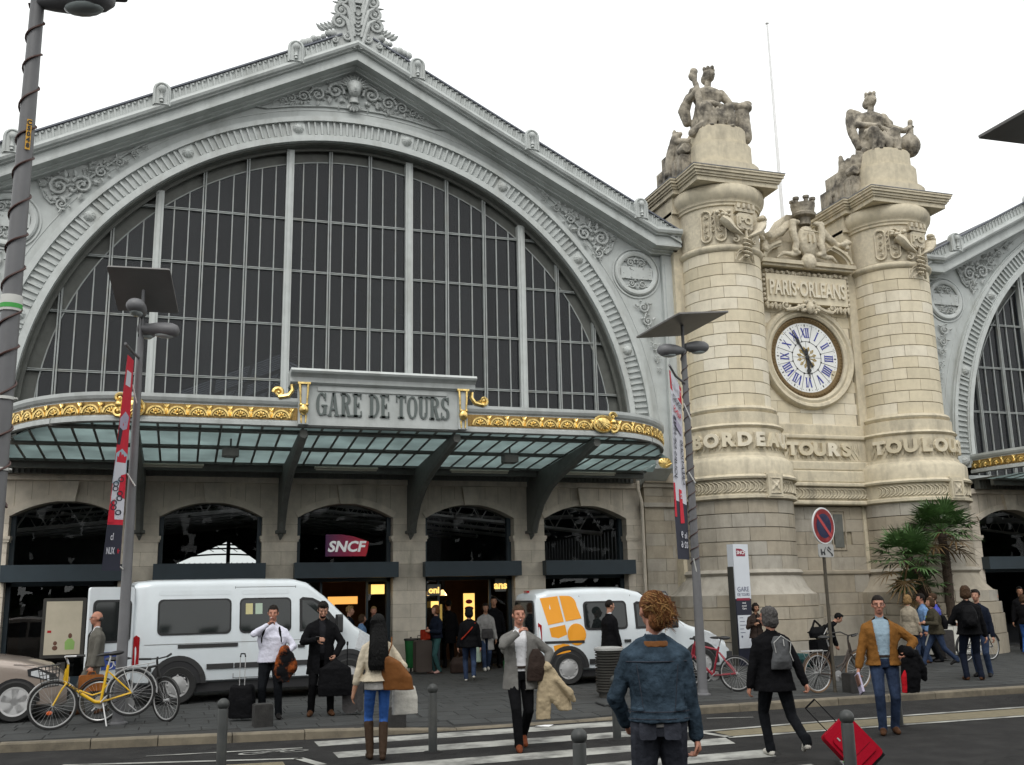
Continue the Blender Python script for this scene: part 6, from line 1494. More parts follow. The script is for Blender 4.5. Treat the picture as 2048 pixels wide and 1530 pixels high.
# planter and palms
mk('planter_white', (.62, .61, .56), .7, var=.1, dirt=(.35, .33, .28), dirt_amt=.5, streak=1); mk('palm_trunk', (.055, .038, .026), .95, var=.4, scale=20, bump=.5); mk('palm_green', (.06, .125, .034), .55, var=.45, scale=7); mk('palm_dry', (.16, .10, .04), .8, var=.3); mk('soil', (.03, .022, .016), .95)
PX, PY = 19.75, 23.2
T = thing('palm_planter', 'white panelled planter box at the tower corner holding the palms', 'planter', (PX, PY, .12), radians(6))
b = MB(); b.box((0, 0, .45), (1.35, 1.1, .78)); b.build('box', 'planter_white', T); b = MB(); b.box2(-.72, .72, -.6, .6, .82, .9); b.build('rim', 'planter_white', T)
for k in range(7): b = MB(); b.box2(-.655 + .19 * k, -.655 + .19 * k + .17, -.575, -.55, .1, .8); b.build('plank', 'planter_white', T)
b = MB(); b.box2(-.6, .6, -.5, .5, .0, .08); b.build('plinth', 'bin_dark', T); b = MB(); b.box2(-.64, .64, -.52, .52, .84, .87); b.build('soil', 'soil', T)
def frond(mb, base, az, el, stem, fan, n, rr):
    d = Vector((cos(az) * cos(el), sin(az) * cos(el), sin(el))); tip = base + d * stem - Vector((0, 0, stem * stem * .12))
    mb.tube([base, base + d * stem * .5, tip], [.016, .012, .009], 4)
    side = d.cross(Vector((0, 0, 1))); side = side.normalized() if side.length > .05 else Vector((1, 0, 0)); up = side.cross(d)
    for k in range(n):
        a = (k / (n - 1) - .5) * radians(200); L = fan * (1 - .25 * abs(a) / 1.7) * rr.uniform(.85, 1.1); u = (d * cos(a) + side * sin(a) + up * .12).normalized()
        droop = Vector((0, 0, -1)) * L * (.1 + .35 * max(0, rr.uniform(-.2, 1))); w_ = u.cross(up + Vector((.01, .02, .03))).normalized() * .026
        p1 = tip + u * L * .55 + droop * .2; p2 = tip + u * L + droop
        mb.add([tip - w_ * .3, tip + w_ * .3, p1 + w_, p1 - w_, p2], [(0, 1, 2, 3), (3, 2, 4)])
def palm(loc, top, label, crown_r, n, seed, low=False):
    rr = random.Random(seed); T = thing('palm_tree', label, 'palm tree', loc, 0, 'fan palms in the white planter')
    tv = Vector(top) - Vector(loc); b = MB(); P = []; R = []
    for i in range(15): t = i / 14; P.append(tv * t + Vector((.06 * sin(t * 3), 0, 0))); R.append((.125 - .01 * t) * (1.08 if i % 2 else .94))
    b.tube(P, R, 12)
    for i in range(110):
        t = rr.uniform(.02, 1); a = rr.uniform(0, 2 * pi); p = tv * t + Vector((.06 * sin(t * 3), 0, 0)); q = Vector((cos(a), sin(a), .5)); b.add([p + q * .1 + Vector((-sin(a), cos(a), 0)) * .04, p + q * .1 - Vector((-sin(a), cos(a), 0)) * .04, p + q * .19], [(0, 1, 2)])
    b.build('trunk', 'palm_trunk', T, False)
    g = MB(); dr = MB()
    for k in range(n):
        az = k * 2.39996 + rr.uniform(-.3, .3); el = radians(78 - 105 * (k / n) ** .8) + rr.uniform(-.12, .12)
        dry = k > n * .82
        frond(dr if dry else g, tv * rr.uniform(.94, 1.0), az, el if not dry else radians(rr.uniform(-70, -20)), crown_r * rr.uniform(.45, .7), crown_r * rr.uniform(.55, .75), 20 if not dry else 10, rr)
    o = g.build('crown', 'palm_green', T); o2 = dr.build('dead_fronds', 'palm_dry', T)
    return T
palm((19.95, 23.15, 1.0), (19.85, 23.05, 3.5), 'taller fan palm with a dark shaggy trunk in the white planter', 1.02, 40, 5)
palm((19.5, 23.0, 1.0), (18.4, 22.75, 2.72), 'shorter fan palm leaning away from the taller one in the white planter', 1.0, 36, 8)
palm((19.3, 23.2, .98), (18.85, 23.0, 1.9), 'low bushy fan palm at the foot of the two tall palms', .75, 18, 11)
# ------------------------------------------------------------------ vehicles
mk('van_white', (.66, .71, .74), .28, var=.05, scale=2, coat=.6, dirt=(.55, .55, .53), dirt_amt=.3, streak=1)
mk('car_beige', (.36, .30, .26), .28, var=.05, coat=.8, metal=.25)
mk('tyre', (.018, .018, .018), .85, var=.2, bump=.2); mk('rubber', (.025, .025, .026), .6, var=.15); mk('hubcap', (.36, .36, .36), .4, var=.12, dirt=(.18, .17, .16), dirt_amt=.5); mk('alloy', (.5, .5, .5), .3, var=.1)
mk('lamp_red', (.30, .008, .012), .2, var=.1, coat=.5); mk('lamp_clear', (.6, .62, .64), .12, var=.15, scale=20); mk('orange_print', (.82, .33, .015), .4, var=.03); mk('blue_print', (.03, .07, .32), .4, var=.05); mk('cabin_dark', (.02, .02, .022), .8, var=.2); mk('plate_yellow', (.5, .42, .12), .5, var=.05); mk('paper_yellow', (.55, .5, .25), .6, var=.05); mk('paper_green', (.4, .5, .4), .6, var=.05)
mk('van_pane', (.012, .015, .015), .04, var=.1, spec=.6); mk('seal', (.012, .012, .013), .6)
class Body:
    """loft of vehicle sections; side(x, z) gives the half width so that panels can sit on the skin"""
    def __init__(s, st, W, zb, belt, tumble, r=.1, crown=.03): s.st = st; s.W = W; s.zb = zb; s.belt = belt; s.tm = tumble; s.r = r; s.cr = crown
    def at(s, x):
        st = s.st
        if x <= st[0][0]: a = b = st[0]; t = 0
        elif x >= st[-1][0]: a = b = st[-1]; t = 0
        else:
            for a, b in zip(st, st[1:]):
                if a[0] <= x <= b[0]: t = (x - a[0]) / max(1e-6, b[0] - a[0]); break
        return tuple(a[i] + (b[i] - a[i]) * t for i in range(4))       # x, ztop, width scale, zbottom
    def side(s, x, z):
        _, zt, ws, zb = s.at(x); w = s.W / 2 * ws
        if z < s.belt: return w - (.03 * max(0, (.55 - z)) / .4)
        return w - s.tm * (z - s.belt)
    def sec(s, x):
        _, zt, ws, zb = s.at(x); w = s.W / 2 * ws; P = [(0, zb), (w * .86, zb), (w - .025, zb + .06), (w - .005, zb + .22)]
        top = zt - s.r
        for k in range(5): z = zb + .3 + (max(top, zb + .32) - zb - .3) * k / 4; P.append((s.side(x, z), z))
        y0 = s.side(x, top)
        for k in range(1, 5): a = pi / 2 * k / 4; P.append((y0 - s.r * 1.15 * (1 - cos(a)), top + s.r * sin(a)))
        P.append((y0 * .5, zt + s.cr * .75)); P.append((0, zt + s.cr)); return P
    def mesh(s, n=1):
        b = MB(); xs = []
        for a, c in zip(s.st, s.st[1:]):
            m = max(1, int((c[0] - a[0]) / .22)); xs += [a[0] + (c[0] - a[0]) * k / m for k in range(m)]
        xs.append(s.st[-1][0]); k = len(s.sec(xs[0])); V = []
        for x in xs:
            P = s.sec(x); V += [(x, y, z) for y, z in P] + [(x, -y, z) for y, z in P[-2:0:-1]]
        m = 2 * k - 2; F = []
        for i in range(len(xs) - 1):
            for j in range(m): F.append((i * m + j, (i + 1) * m + j, (i + 1) * m + (j + 1) % m, i * m + (j + 1) % m))
        F += [tuple(range(m)), tuple(range((len(xs) - 1) * m, len(xs) * m))]
        b.add(V, F); return b
    def panel(s, P, sd, off=.006, thick=.006):
        """polygon (x, z) laid on the skin of one side"""
        b = MB(); k = len(P); V = [(x, sd * (s.side(x, z) + off), z) for x, z in P] + [(x, sd * (s.side(x, z) + off - thick), z) for x, z in P]
        b.add(V, [tuple(range(k)), tuple(range(k, 2 * k))] + [(i, (i + 1) % k, k + (i + 1) % k, k + i) for i in range(k)]); return b
def rrect(x0, x1, z0, z1, r=.06, n=4, sk=0):
    P = []
    for cx, cz, a0 in ((x1 - r, z1 - r, 0), (x0 + r, z1 - r, pi / 2), (x0 + r, z0 + r, pi), (x1 - r, z0 + r, 1.5 * pi)):
        for i in range(n + 1): a = a0 + pi / 2 * i / n; P.append((cx + r * cos(a) + sk * (cz + r * sin(a) - z0), cz + r * sin(a)))
    return P
def wheel(T, x, y, R, rimr, w, style, sd, steer=0):
    W_ = empty('wheel', (x, y, R), steer, T)
    b = MB(); b.lathe([(rimr, -w / 2 + .01), (R - .03, -w / 2), (R - .008, -w / 2 + .02), (R, -w / 2 + .05), (R, w / 2 - .05), (R - .008, w / 2 - .02), (R - .03, w / 2), (rimr, w / 2 - .01)], (0, 0, 0), 32, axis='y', caps=False); b.build('tyre', 'tyre', W_, True)
    b = MB(); b.lathe([(0, -sd * .02), (rimr * .5, -sd * .02), (rimr, -sd * .0)], (0, 0, 0), 24, axis='y'); b.build('wheel_back', 'cabin_dark', W_)
    b = MB(); o = sd * (w / 2 - .015)
    if style == 'alloy':
        b.lathe([(rimr - .03, o), (rimr, o + sd * .006), (rimr + .006, o), (rimr + .006, o - sd * .08), (rimr - .03, o - sd * .08)], (0, 0, 0), 30, axis='y'); b.lathe([(0, o + sd * .0), (.06, o), (.07, o - sd * .04)], (0, 0, 0), 16, axis='y')
        for k in range(5):
            a = k * 2 * pi / 5 + .3; t = Vector((cos(a), 0, sin(a))); n = Vector((-sin(a), 0, cos(a)))
            V = [t * .05 + n * .035, t * .05 - n * .035, t * (rimr - .01) - n * .06, t * (rimr - .01) + n * .06]; b.add([(p.x, o, p.z) for p in V] + [(p.x, o - sd * .05, p.z) for p in V], [(0, 1, 2, 3), (0, 1, 5, 4), (1, 2, 6, 5), (2, 3, 7, 6), (3, 0, 4, 7)])
        b.build('rim', 'alloy', W_, False)
    else:
        b.lathe([(0, o + sd * .012), (.07, o + sd * .012), (.09, o), (rimr * .7, o + sd * .004), (rimr * .82, o - sd * .012), (rimr, o - sd * .004), (rimr + .012, o - sd * .02)], (0, 0, 0), 30, axis='y')
        for k in range(8): a = k * pi / 4; b.sph((rimr * .8 * cos(a), o + sd * .0, rimr * .8 * sin(a)), (.022, .008, .022), 6, 4)
        b.build('hubcap', 'hubcap', W_, True)
    return W_
def arch_poly(x, R, z0, n=12): return [(x + R * cos(pi * k / n), z0 + R * sin(pi * k / n)) for k in range(n + 1)]
def ring_poly(mb, B, x, z, r0, r1, sd, off=.012, a0=0, a1=pi, n=16):
    V = []
    for i in range(n + 1):
        a = a0 + (a1 - a0) * i / n
        for r in (r0, r1): px, pz_ = x + r * cos(a), z + r * sin(a); V.append((px, sd * (B.side(px, pz_) + off), pz_))
    mb.add(V, [(2 * i, 2 * i + 1, 2 * i + 3, 2 * i + 2) for i in range(n)])
# ---- minibus: rear at x = 0, nose at x = 4.95
def minibus():
    T = thing('minibus', 'white minibus with dark side windows and its rear door open behind the lamp post', 'minibus', (-.14 - .8 * cos(radians(7)), 19.9 + .9 - .8 * sin(radians(7)), .12), radians(7))
    B = Body([(0, 2.12, .97, .42), (.06, 2.17, 1, .36), (.4, 2.2, 1, .34), (2.0, 2.21, 1, .34), (2.9, 2.2, 1, .34), (3.15, 2.14, 1, .34), (3.5, 1.88, .99, .33), (3.85, 1.55, .98, .3), (4.1, 1.3, .96, .28), (4.48, 1.08, .92, .26), (4.68, .85, .84, .27), (4.76, .62, .72, .3)], 1.98, .3, 1.15, .11, .12)
    B.mesh().build('body', 'van_white', T, True)
    for sd in (-1, 1):
        for (P, nm) in ((rrect(.41, 1.72, 1.22, 1.86, .09), 'side_window'), (rrect(1.87, 2.84, 1.22, 1.86, .09), 'side_window')):
            b = B.panel(P, sd, .005, .008); o = b.build(nm, 'seal', T); cx_ = sum(x for x, z in P) / len(P); k = [(cx_ + (x - cx_) * .95, 1.54 + (z - 1.54) * .91) for x, z in P]
            B.panel(k, sd, .009, .004).build('pane', 'van_pane', o)
        if sd < 0:
            for x, m_ in ((1.98, 'paper_yellow'), (2.16, 'paper_green')): B.panel([(x, 1.56), (x + .13, 1.56), (x + .13, 1.76), (x, 1.76)], sd, .012, .002).build('window_paper', m_, T)
        P = [(x - .36, z) for x, z in ((3.36, 1.22), (4.2, 1.22), (4.18, 1.3), (3.78, 1.76), (3.62, 1.84), (3.42, 1.86), (3.36, 1.82))]
        o = B.panel(P, sd, .006, .008).build('cab_window', 'seal', T); B.panel([(3.05, 1.27), (3.7, 1.27), (3.36, 1.72), (3.24, 1.79), (3.05, 1.8)], sd, .010, .004).build('pane', 'van_pane', o)
        for x0, x1 in ((.12, .34), (1.3, 1.78), (1.8, 2.9), (2.94, 3.4)):
            B.panel([(x0, .60), (x1, .60), (x1, .69), (x0, .69)], sd, .02, .02).build('rub_strip', 'rubber', T)
        for x in (1.78, 2.92): B.panel([(x, .42), (x + .008, .42), (x + .008, 2.08), (x, 2.08)], sd, .0025, .004).build('door_seam', 'rubber', T)
        B.panel([(1.78, 2.06), (2.92, 2.06), (2.92, 2.068), (1.78, 2.068)], sd, .0025, .004).build('door_seam', 'rubber', T); B.panel([(1.78, .42), (2.92, .42), (2.92, .428), (1.78, .428)], sd, .0025, .004).build('door_seam', 'rubber', T)
        B.panel([(.2, 1.06), (3.3, 1.06), (3.3, 1.068), (.2, 1.068)], sd, .0025, .003).build('swage_line', 'plate_grey', T)
        B.panel([(.78, .985), (1.85, .985), (1.85, 1.05), (.78, 1.05)], sd, .014, .014).build('slide_rail', 'rubber', T)
        for x0, x1 in ((.42, 1.7), (1.9, 2.8)): B.panel(rrect(x0, x1, 1.93, 2.02, .04), sd, .004, .004).build('roof_groove', 'van_white', T)
        for xw in (.8, 3.97):
            b = MB(); ring_poly(b, B, xw, .36, 0, .42, sd, .008); b.build('wheel_well', 'cabin_dark', T); b = MB(); ring_poly(b, B, xw, .36, .41, .5, sd, .018); b.build('arch_trim', 'rubber', T)
            wheel(T, xw, sd * .9, .34, .21, .22, 'hub', sd)
        B.panel([(.015, .72), (.12, .72), (.12, 1.2), (.06, 1.24), (.015, 1.2)], sd, .012, .03).build('tail_lamp', 'lamp_red', T)
        B.panel([(4.1, .86), (4.42, .8), (4.55, .86), (4.48, 1.03), (4.2, 1.2)], sd, .01, .03).build('headlight', 'lamp_clear', T)
        b = B.panel([(2.97, .93), (3.1, .93), (3.1, .98), (2.97, .98)], sd, .03, .03); b.build('door_handle', 'rubber', T)
        m = MB(); m.rbox((3.72, sd * 1.17, 1.35), (.1, .2, .34), .05, 3, 'x'); m.tube([(3.72, sd * .97, 1.28), (3.72, sd * 1.1, 1.3)], .025, 6); m.build('mirror', 'rubber', T)
    b = MB(); V = [(x, y, B.at(x)[1] + B.cr + .008) for x, y in ((3.22, -.72), (3.22, .72), (4.02, .8), (4.02, -.8))]; b.add(V, [(0, 1, 2, 3)]); b.build('windscreen', 'van_pane', T)
    b = MB(); b.box2(-.06, .0, -.93, .93, .34, .58); b.build('rear_bumper', 'rubber', T); b = MB(); b.box2(4.62, 4.78, -.8, .8, .3, .6); b.build('front_bumper', 'rubber', T)
    b = MB(); b.box2(.02, 4.1, -.9, .9, .2, .4); b.build('chassis', 'cabin_dark', T)
    b = MB(); b.box2(-.03, .0, -.9, .9, .5, 2.08); b.build('rear_opening', 'cabin_dark', T)
    # rear door, swung right open along the side of travel
    D = empty('rear_door', (-.02, -.95, 0), radians(212), T)
    b = MB(); b.rbox((.47, .03, 1.28), (.9, .06, 1.62), .05, 3, 'y'); b.build('door_panel', 'van_white', D); b = MB(); b.rbox((.46, -.005, 1.5), (.72, .02, .66), .08, 4, 'y'); b.build('door_window', 'van_pane', D)
    b = MB(); b.rbox((.46, .062, 1.5), (.78, .012, .74), .09, 4, 'y'); b.build('window_seal', 'rubber', D); b = MB(); b.rbox((.46, .07, 1.5), (.7, .01, .66), .08, 4, 'y'); b.build('door_window', 'van_pane', D)
    b = MB(); b.box2(.28, .62, .062, .07, .68, .98); o = b.build('access_sticker', 'blue_print', D)
    b = MB(); Q = lambda x, z: (x, .074, z)
    b.tube([Q(.47, .93), Q(.46, .85), Q(.46, .81), Q(.39, .81), Q(.36, .74), Q(.33, .75)], .011, 5); b.sph(Q(.475, .945), .02, 6, 5); b.tube([Q(.47 + .075 * cos(a), .775 + .075 * sin(a)) for a in [radians(100 + 20 * k) for k in range(12)]], .009, 5); b.tube([Q(.46, .87), Q(.4, .87)], .009, 5); b.build('wheelchair_symbol', 'white_paint', o)
    return T
minibus()
# ---- small white van with orange print: rear at x = 0
def small_van():
    T = thing('delivery_van', 'white delivery van with big orange geometric logo on its side', 'van', (7.62 - .64, 20.05 + .86, .12), radians(-3))
    B = Body([(0, 1.72, .95, .36), (.04, 1.82, .98, .3), (.3, 1.9, 1, .27), (1.2, 1.93, 1, .26), (1.95, 1.92, 1, .26), (2.3, 1.84, 1, .26), (2.65, 1.6, .99, .26), (3.1, 1.28, .98, .25), (3.4, 1.12, .96, .24), (3.9, .98, .92, .22), (4.25, .78, .84, .22), (4.38, .55, .72, .26)], 1.9, .25, 1.02, .17, .12)
    B.mesh().build('body', 'van_white', T, True)
    for sd in (-1, 1):
        o = B.panel(rrect(1.02, 1.98, 1.08, 1.66, .09), sd, .005, .008).build('side_window', 'seal', T); B.panel(rrect(1.06, 1.94, 1.12, 1.62, .07), sd, .009, .004).build('pane', 'van_pane', o)
        o = B.panel([(2.15, 1.08), (3.12, 1.08), (3.08, 1.16), (2.64, 1.52), (2.4, 1.62), (2.22, 1.64), (2.15, 1.6)], sd, .005, .008).build('cab_window', 'seal', T); B.panel([(2.2, 1.12), (2.98, 1.12), (2.6, 1.48), (2.4, 1.57), (2.2, 1.58)], sd, .009, .004).build('pane', 'van_pane', o)
        for x in (.95, 2.08): B.panel([(x, .42), (x + .008, .42), (x + .008, 1.78), (x, 1.78)], sd, .0025, .004).build('door_seam', 'rubber', T)
        B.panel([(.15, .83), (1.0, .83), (1.0, .88), (.15, .88)], sd, .016, .016).build('slide_rail', 'rubber', T)
        B.panel([(2.12, .82), (2.26, .82), (2.26, .87), (2.12, .87)], sd, .03, .03).build('door_handle', 'rubber', T); B.panel([(1.88, .82), (2.02, .82), (2.02, .87), (1.88, .87)], sd, .03, .03).build('door_handle', 'rubber', T)
        B.panel([(1.1, .40), (3.1, .40), (3.1, .5), (1.1, .5)], sd, .018, .02).build('rub_strip', 'rubber', T)
        for xw in (.64, 3.62):
            b = MB(); ring_poly(b, B, xw, .33, 0, .39, sd, .008); b.build('wheel_well', 'cabin_dark', T); b = MB(); ring_poly(b, B, xw, .33, .38, .45, sd, .018); b.build('arch_trim', 'rubber', T)
            wheel(T, xw, sd * .87, .325, .205, .21, 'hub', sd)
        B.panel([(.0, .7), (.1, .7), (.1, 1.2), (.03, 1.25)], sd, .014, .03).build('tail_lamp', 'lamp_red', T); B.panel([(3.6, .76), (4.0, .68), (4.1, .76), (4.0, .9), (3.7, 1.0)], sd, .012, .03).build('headlight', 'lamp_clear', T)
        m = MB(); m.rbox((2.95, sd * 1.09, 1.18), (.12, .2, .2), .05, 3, 'x'); m.tube([(2.95, sd * .92, 1.12), (2.95, sd * 1.03, 1.14)], .025, 6); m.build('mirror', 'rubber', T)
        if sd < 0:
            B.panel([(.1, 1.74), (.48, 1.78), (.58, 1.26), (.24, 1.2)], sd, .008, .004).build('logo_panel', 'orange_print', T)
            P = [(.52, 1.785)] + [(.70 + .18 * sin(a), 1.58 + .2 * cos(a)) for a in [radians(10 * k) for k in range(0, 10)]] + [(.97, 1.32), (.62, 1.265)]
            B.panel(P, sd, .008, .004).build('logo_panel', 'orange_print', T); B.panel([(.26, 1.14), (.6, 1.2), (.7, .66), (.37, .6)], sd, .008, .004).build('logo_panel', 'orange_print', T)
            B.panel([(.84 + .2 * cos(a), 1.0 + .22 * sin(a)) for a in [2 * pi * k / 24 for k in range(24)]], sd, .008, .004).build('logo_disc', 'orange_print', T)
    b = MB(); b.rbox((-.012, 0, 1.33), (.03, 1.4, .66), .1, 4, 'x'); b.build('rear_window', 'van_pane', T); b = MB(); b.rbox((-.008, 0, 1.33), (.03, 1.48, .74), .12, 4, 'x'); b.build('rear_seal', 'rubber', T)
    b = MB(); b.box2(-.08, .06, -.9, .9, .28, .6); b.build('rear_bumper', 'rubber', T); b = MB(); b.box2(4.22, 4.4, -.78, .78, .22, .55); b.build('front_bumper', 'rubber', T); b = MB(); b.box2(.02, .08, -.12, .12, 1.86, 1.9); b.build('brake_lamp', 'lamp_red', T)
    b = MB(); V = [(x, y, B.at(x)[1] + B.cr + .008) for x, y in ((2.35, -.66), (2.35, .66), (3.15, .76), (3.15, -.76))]; b.add(V, [(0, 1, 2, 3)]); b.build('windscreen', 'van_pane', T)
    b = MB(); b.box2(.02, 3.8, -.85, .85, .16, .32); b.build('chassis', 'cabin_dark', T)
small_van()
# ---- beige car, nose to the right, most of it outside the frame
def beige_car():
    T = thing('parked_car', 'beige hatchback nose with alloy wheel at the frame edge behind the yellow bicycle', 'car', (-2.5 - 3.35, 18.05 + .75, .12), radians(4))
    B = Body([(0, .95, .88, .4), (.12, 1.15, .95, .26), (.7, 1.42, 1, .22), (1.5, 1.48, 1, .2), (2.2, 1.42, 1, .2), (2.6, 1.22, 1, .2), (2.95, 1.0, 1, .2), (3.4, .93, .99, .2), (3.8, .82, .95, .2), (4.0, .68, .88, .2), (4.1, .48, .76, .24)], 1.78, .2, .86, .36, .12)
    B.mesh().build('body', 'car_beige', T, True)
    for sd in (-1, 1):
        o = B.panel([(1.75, .92), (2.72, .92), (2.35, 1.2), (2.1, 1.32), (1.75, 1.34)], sd, .006, .008).build('side_window', 'seal', T); o = B.panel([(.6, .94), (1.68, .92), (1.68, 1.35), (1.0, 1.32)], sd, .006, .008).build('side_window', 'seal', T)
        for xw in (.75, 3.35):
            b = MB(); ring_poly(b, B, xw, .31, 0, .37, sd, .008); b.build('wheel_well', 'cabin_dark', T); wheel(T, xw, sd * .82, .32, .225, .2, 'alloy', sd)
            b = MB(); ring_poly(b, B, xw, .31, .365, .385, sd, .012); b.build('arch_lip', 'car_beige', T)
        P = [(3.52, .70), (3.86, .60), (3.96, .64), (3.9, .72), (3.62, .83), (3.5, .80)]; o = B.panel(P, sd, .012, .03).build('headlight', 'cabin_dark', T); B.panel([(3.56, .71), (3.84, .62), (3.9, .66), (3.66, .79), (3.56, .77)], sd, .018, .004).build('headlight_lens', 'lamp_clear', o)
        B.panel([(2.55, .24), (2.558, .24), (2.62, .9), (2.612, .9)], sd, .003, .003).build('door_seam', 'rubber', T)
        B.panel([(3.3, .88), (3.6, .855), (3.6, .863), (3.3, .888)], sd, .004, .003).build('bonnet_seam', 'rubber', T)
    b = MB(); V = [(x, y, B.at(x)[1] + B.cr + .008) for x, y in ((2.2, -.58), (2.2, .58), (2.95, .7), (2.95, -.7))]; b.add(V, [(0, 1, 2, 3)]); b.build('windscreen', 'van_pane', T)
    b = MB(); b.box2(3.95, 4.13, -.6, .6, .3, .46); b.build('grille', 'rubber', T); b = MB(); b.box2(.1, 3.9, -.75, .75, .14, .3); b.build('chassis', 'cabin_dark', T)
beige_car()
# ---- scooter tail at the other frame edge
T = thing('scooter', 'rear wheel and red tail lamp of a scooter cut by the frame edge', 'scooter', (13.9, 14.25, 0), radians(8))
wheel(T, .3, 0, .27, .15, .12, 'hub', -1); b = MB(); b.rbox((.55, 0, .62), (.7, .3, .36), .12, 4, 'y'); b.build('tail_body', 'rubber', T); b = MB(); b.box2(.15, .22, -.1, .1, .58, .68); b.build('tail_lamp', 'lamp_red', T); b = MB(); b.tube([(.3, .08, .27), (.9, .08, .35)], .05, 6); b.build('swing_arm', 'rubber', T); b = MB(); b.rbox((.7, 0, .83), (.7, .26, .1), .05, 3); b.build('seat', 'rubber', T); wheel(T, 1.5, 0, .27, .15, .12, 'hub', -1); b = MB(); b.tube([(1.5, 0, .27), (1.32, 0, .95), (1.25, .3, 1.02)], .04, 6); b.tube([(1.32, 0, .95), (1.25, -.3, 1.02)], .03, 6); b.box2(.8, 1.35, -.15, .15, .25, .35); b.build('front_fork', 'rubber', T)
# ------------------------------------------------------------------ bicycles
mk('bike_yellow', (.70, .42, .01), .35, var=.08, coat=.4); mk('bike_black', (.02, .02, .02), .45, var=.15); mk('bike_red', (.27, .015, .03), .35, var=.1, coat=.4); mk('bike_brown', (.045, .032, .025), .5, var=.15); mk('chrome', (.5, .5, .5), .3, metal=.35, var=.1); mk('tan_tyre', (.20, .13, .08), .8, var=.15); mk('saddle', (.02, .02, .021), .6, var=.1); mk('reflector', (.6, .1, .01), .3, var=.05)
def bicycle(label, rear, front, lift, mat, step, tyre='tyre', fender='chrome', basket=False, rack=True, steer=0.0, lean=.06, bar='up', R=.335, tube_r=.019, decal=None, grp='bicycles parked outside the station'):
    rear, front = Vector(rear), Vector(front); d = (front - rear); L = d.length; az = atan2(d.y, d.x)
    T = thing('bicycle', label, 'bicycle', rear, az, grp)
    T.rotation_euler = Euler((lean, atan2(lift, L), az), 'XYZ'); T.location.z = rear.z + lift
    bb = (.44, 0, .28); seat_t = (.30, 0, .80); head_t = (L - .22, 0, .84); head_b = (L - .17, 0, .66); ax_r = (0, 0, R); ax_f = (L, 0, R)
    b = MB()
    if step: b.tube([head_b, (L * .62, 0, .43), (bb[0] + .08, 0, bb[2] + .02), bb], tube_r * 1.25, 8); b.tube([(head_t[0] + .02, 0, head_t[2] - .06), (L * .63, 0, .49), (.47, 0, .42)], tube_r * .8, 8) if step == 2 else None
    else: b.tube([bb, head_b], tube_r * 1.2, 8); b.tube([(seat_t[0] + .015, 0, seat_t[2] - .06), head_t], tube_r, 8)
    b.tube([bb, seat_t], tube_r, 8); b.tube([head_t, head_b], tube_r * 1.15, 8)
    for s in (-1, 1):
        b.tube([(bb[0], s * .03, bb[2]), (ax_r[0], s * .06, ax_r[2])], tube_r * .7, 6); b.tube([(seat_t[0], s * .02, seat_t[2] - .1), (ax_r[0], s * .06, ax_r[2])], tube_r * .6, 6)
    b.build('frame', mat, T, True)
    if step == 1: b = MB(); b.tube([(L * .66, 0, .5), (L * .5, 0, .40), (.42, 0, .42), (.33, 0, .52)], .012, 6); b.build('loop_tube', mat, T, True)
    # front end turns with the bars
    Fk = empty('front_end', (L, 0, 0), 0, T)
    if steer: Fk.location = (L - .19, 0, 0); Fk.rotation_euler = (0, 0, steer); ox = .19
    else: Fk.location = (L - .19, 0, 0); ox = .19
    b = MB()
    for s in (-1, 1): b.tube([(-.02, s * .035, .64), (.06, s * .05, .55), (ox, s * .055, R)], [.016, .015, .011], 6)
    b.tube([(-.05, 0, .9), (-.02, 0, .64)], .017, 8); b.build('fork', mat, Fk, True)
    b = MB()
    if bar == 'up': P = [(-.28, -.29, .99), (-.16, -.28, 1.0), (-.02, -.2, 1.02), (-.04, 0, .97), (-.02, .2, 1.02), (-.16, .28, 1.0), (-.28, .29, .99)]
    else: P = [(-.1, -.3, .97), (.0, -.15, .96), (0, 0, .95), (.0, .15, .96), (-.1, .3, .97)]
    b.tube(P, .012, 8); b.tube([(-.055, 0, .9), (-.04, 0, .97)], .016, 8); b.build('handlebar', 'chrome' if fender == 'chrome' else 'bike_black', Fk, True)
    for s in (0, -1):
        b = MB(); q = P[:2] if s == 0 else P[-2:]; b.tube(q, .018, 8); b.build('grip', 'rubber', Fk, True)
    def whl(par, cx, nm='wheel'):
        W_ = empty('wheel', (cx, 0, R), 0, par)
        b = MB(); b.tube([((R - .017) * cos(a), 0, (R - .017) * sin(a)) for a in [2 * pi * k / 40 for k in range(40)]], .018, 6, closed=True); b.build('tyre', tyre, W_, True)
        b = MB(); b.tube([((R - .042) * cos(a), 0, (R - .042) * sin(a)) for a in [2 * pi * k / 40 for k in range(40)]], .011, 5, closed=True); b.build('rim', 'chrome', W_, True)
        b = MB(); b.lathe([(.0, -.05), (.022, -.05), (.018, 0), (.022, .05), (0, .05)], (0, 0, 0), 10, axis='y')
        for k in range(28): a = 2 * pi * k / 28; s = .03 if k % 2 else -.03; a2 = a + (.5 if k % 4 < 2 else -.5); b.tube([(.02 * cos(a2), s, .02 * sin(a2)), ((R - .045) * cos(a), 0, (R - .045) * sin(a))], .0016, 3, cap=False)
        b.build('spokes', 'chrome', W_)
        return W_
    whl(T, 0); wf = whl(Fk, ox)
    if fender:
        b = MB(); V = []
        for (par, cx, a0, a1) in ((T, 0, 10, 190), (Fk, ox, 20, 170)):
            b = MB(); P = [(cx + (R + .02) * cos(radians(a0 + (a1 - a0) * k / 14)), 0, R + (R + .02) * sin(radians(a0 + (a1 - a0) * k / 14))) for k in range(15)]; b.tube(P, .024, 6, flat=(0, 0, 1)); b.build('mudguard', fender if fender != 'chrome' else 'chrome', par, True)
    b = MB(); b.tube([(seat_t[0] + .005, 0, seat_t[2] - .02), (seat_t[0] - .05, 0, .93)], .0135, 8); b.build('seat_post', 'chrome', T, True)
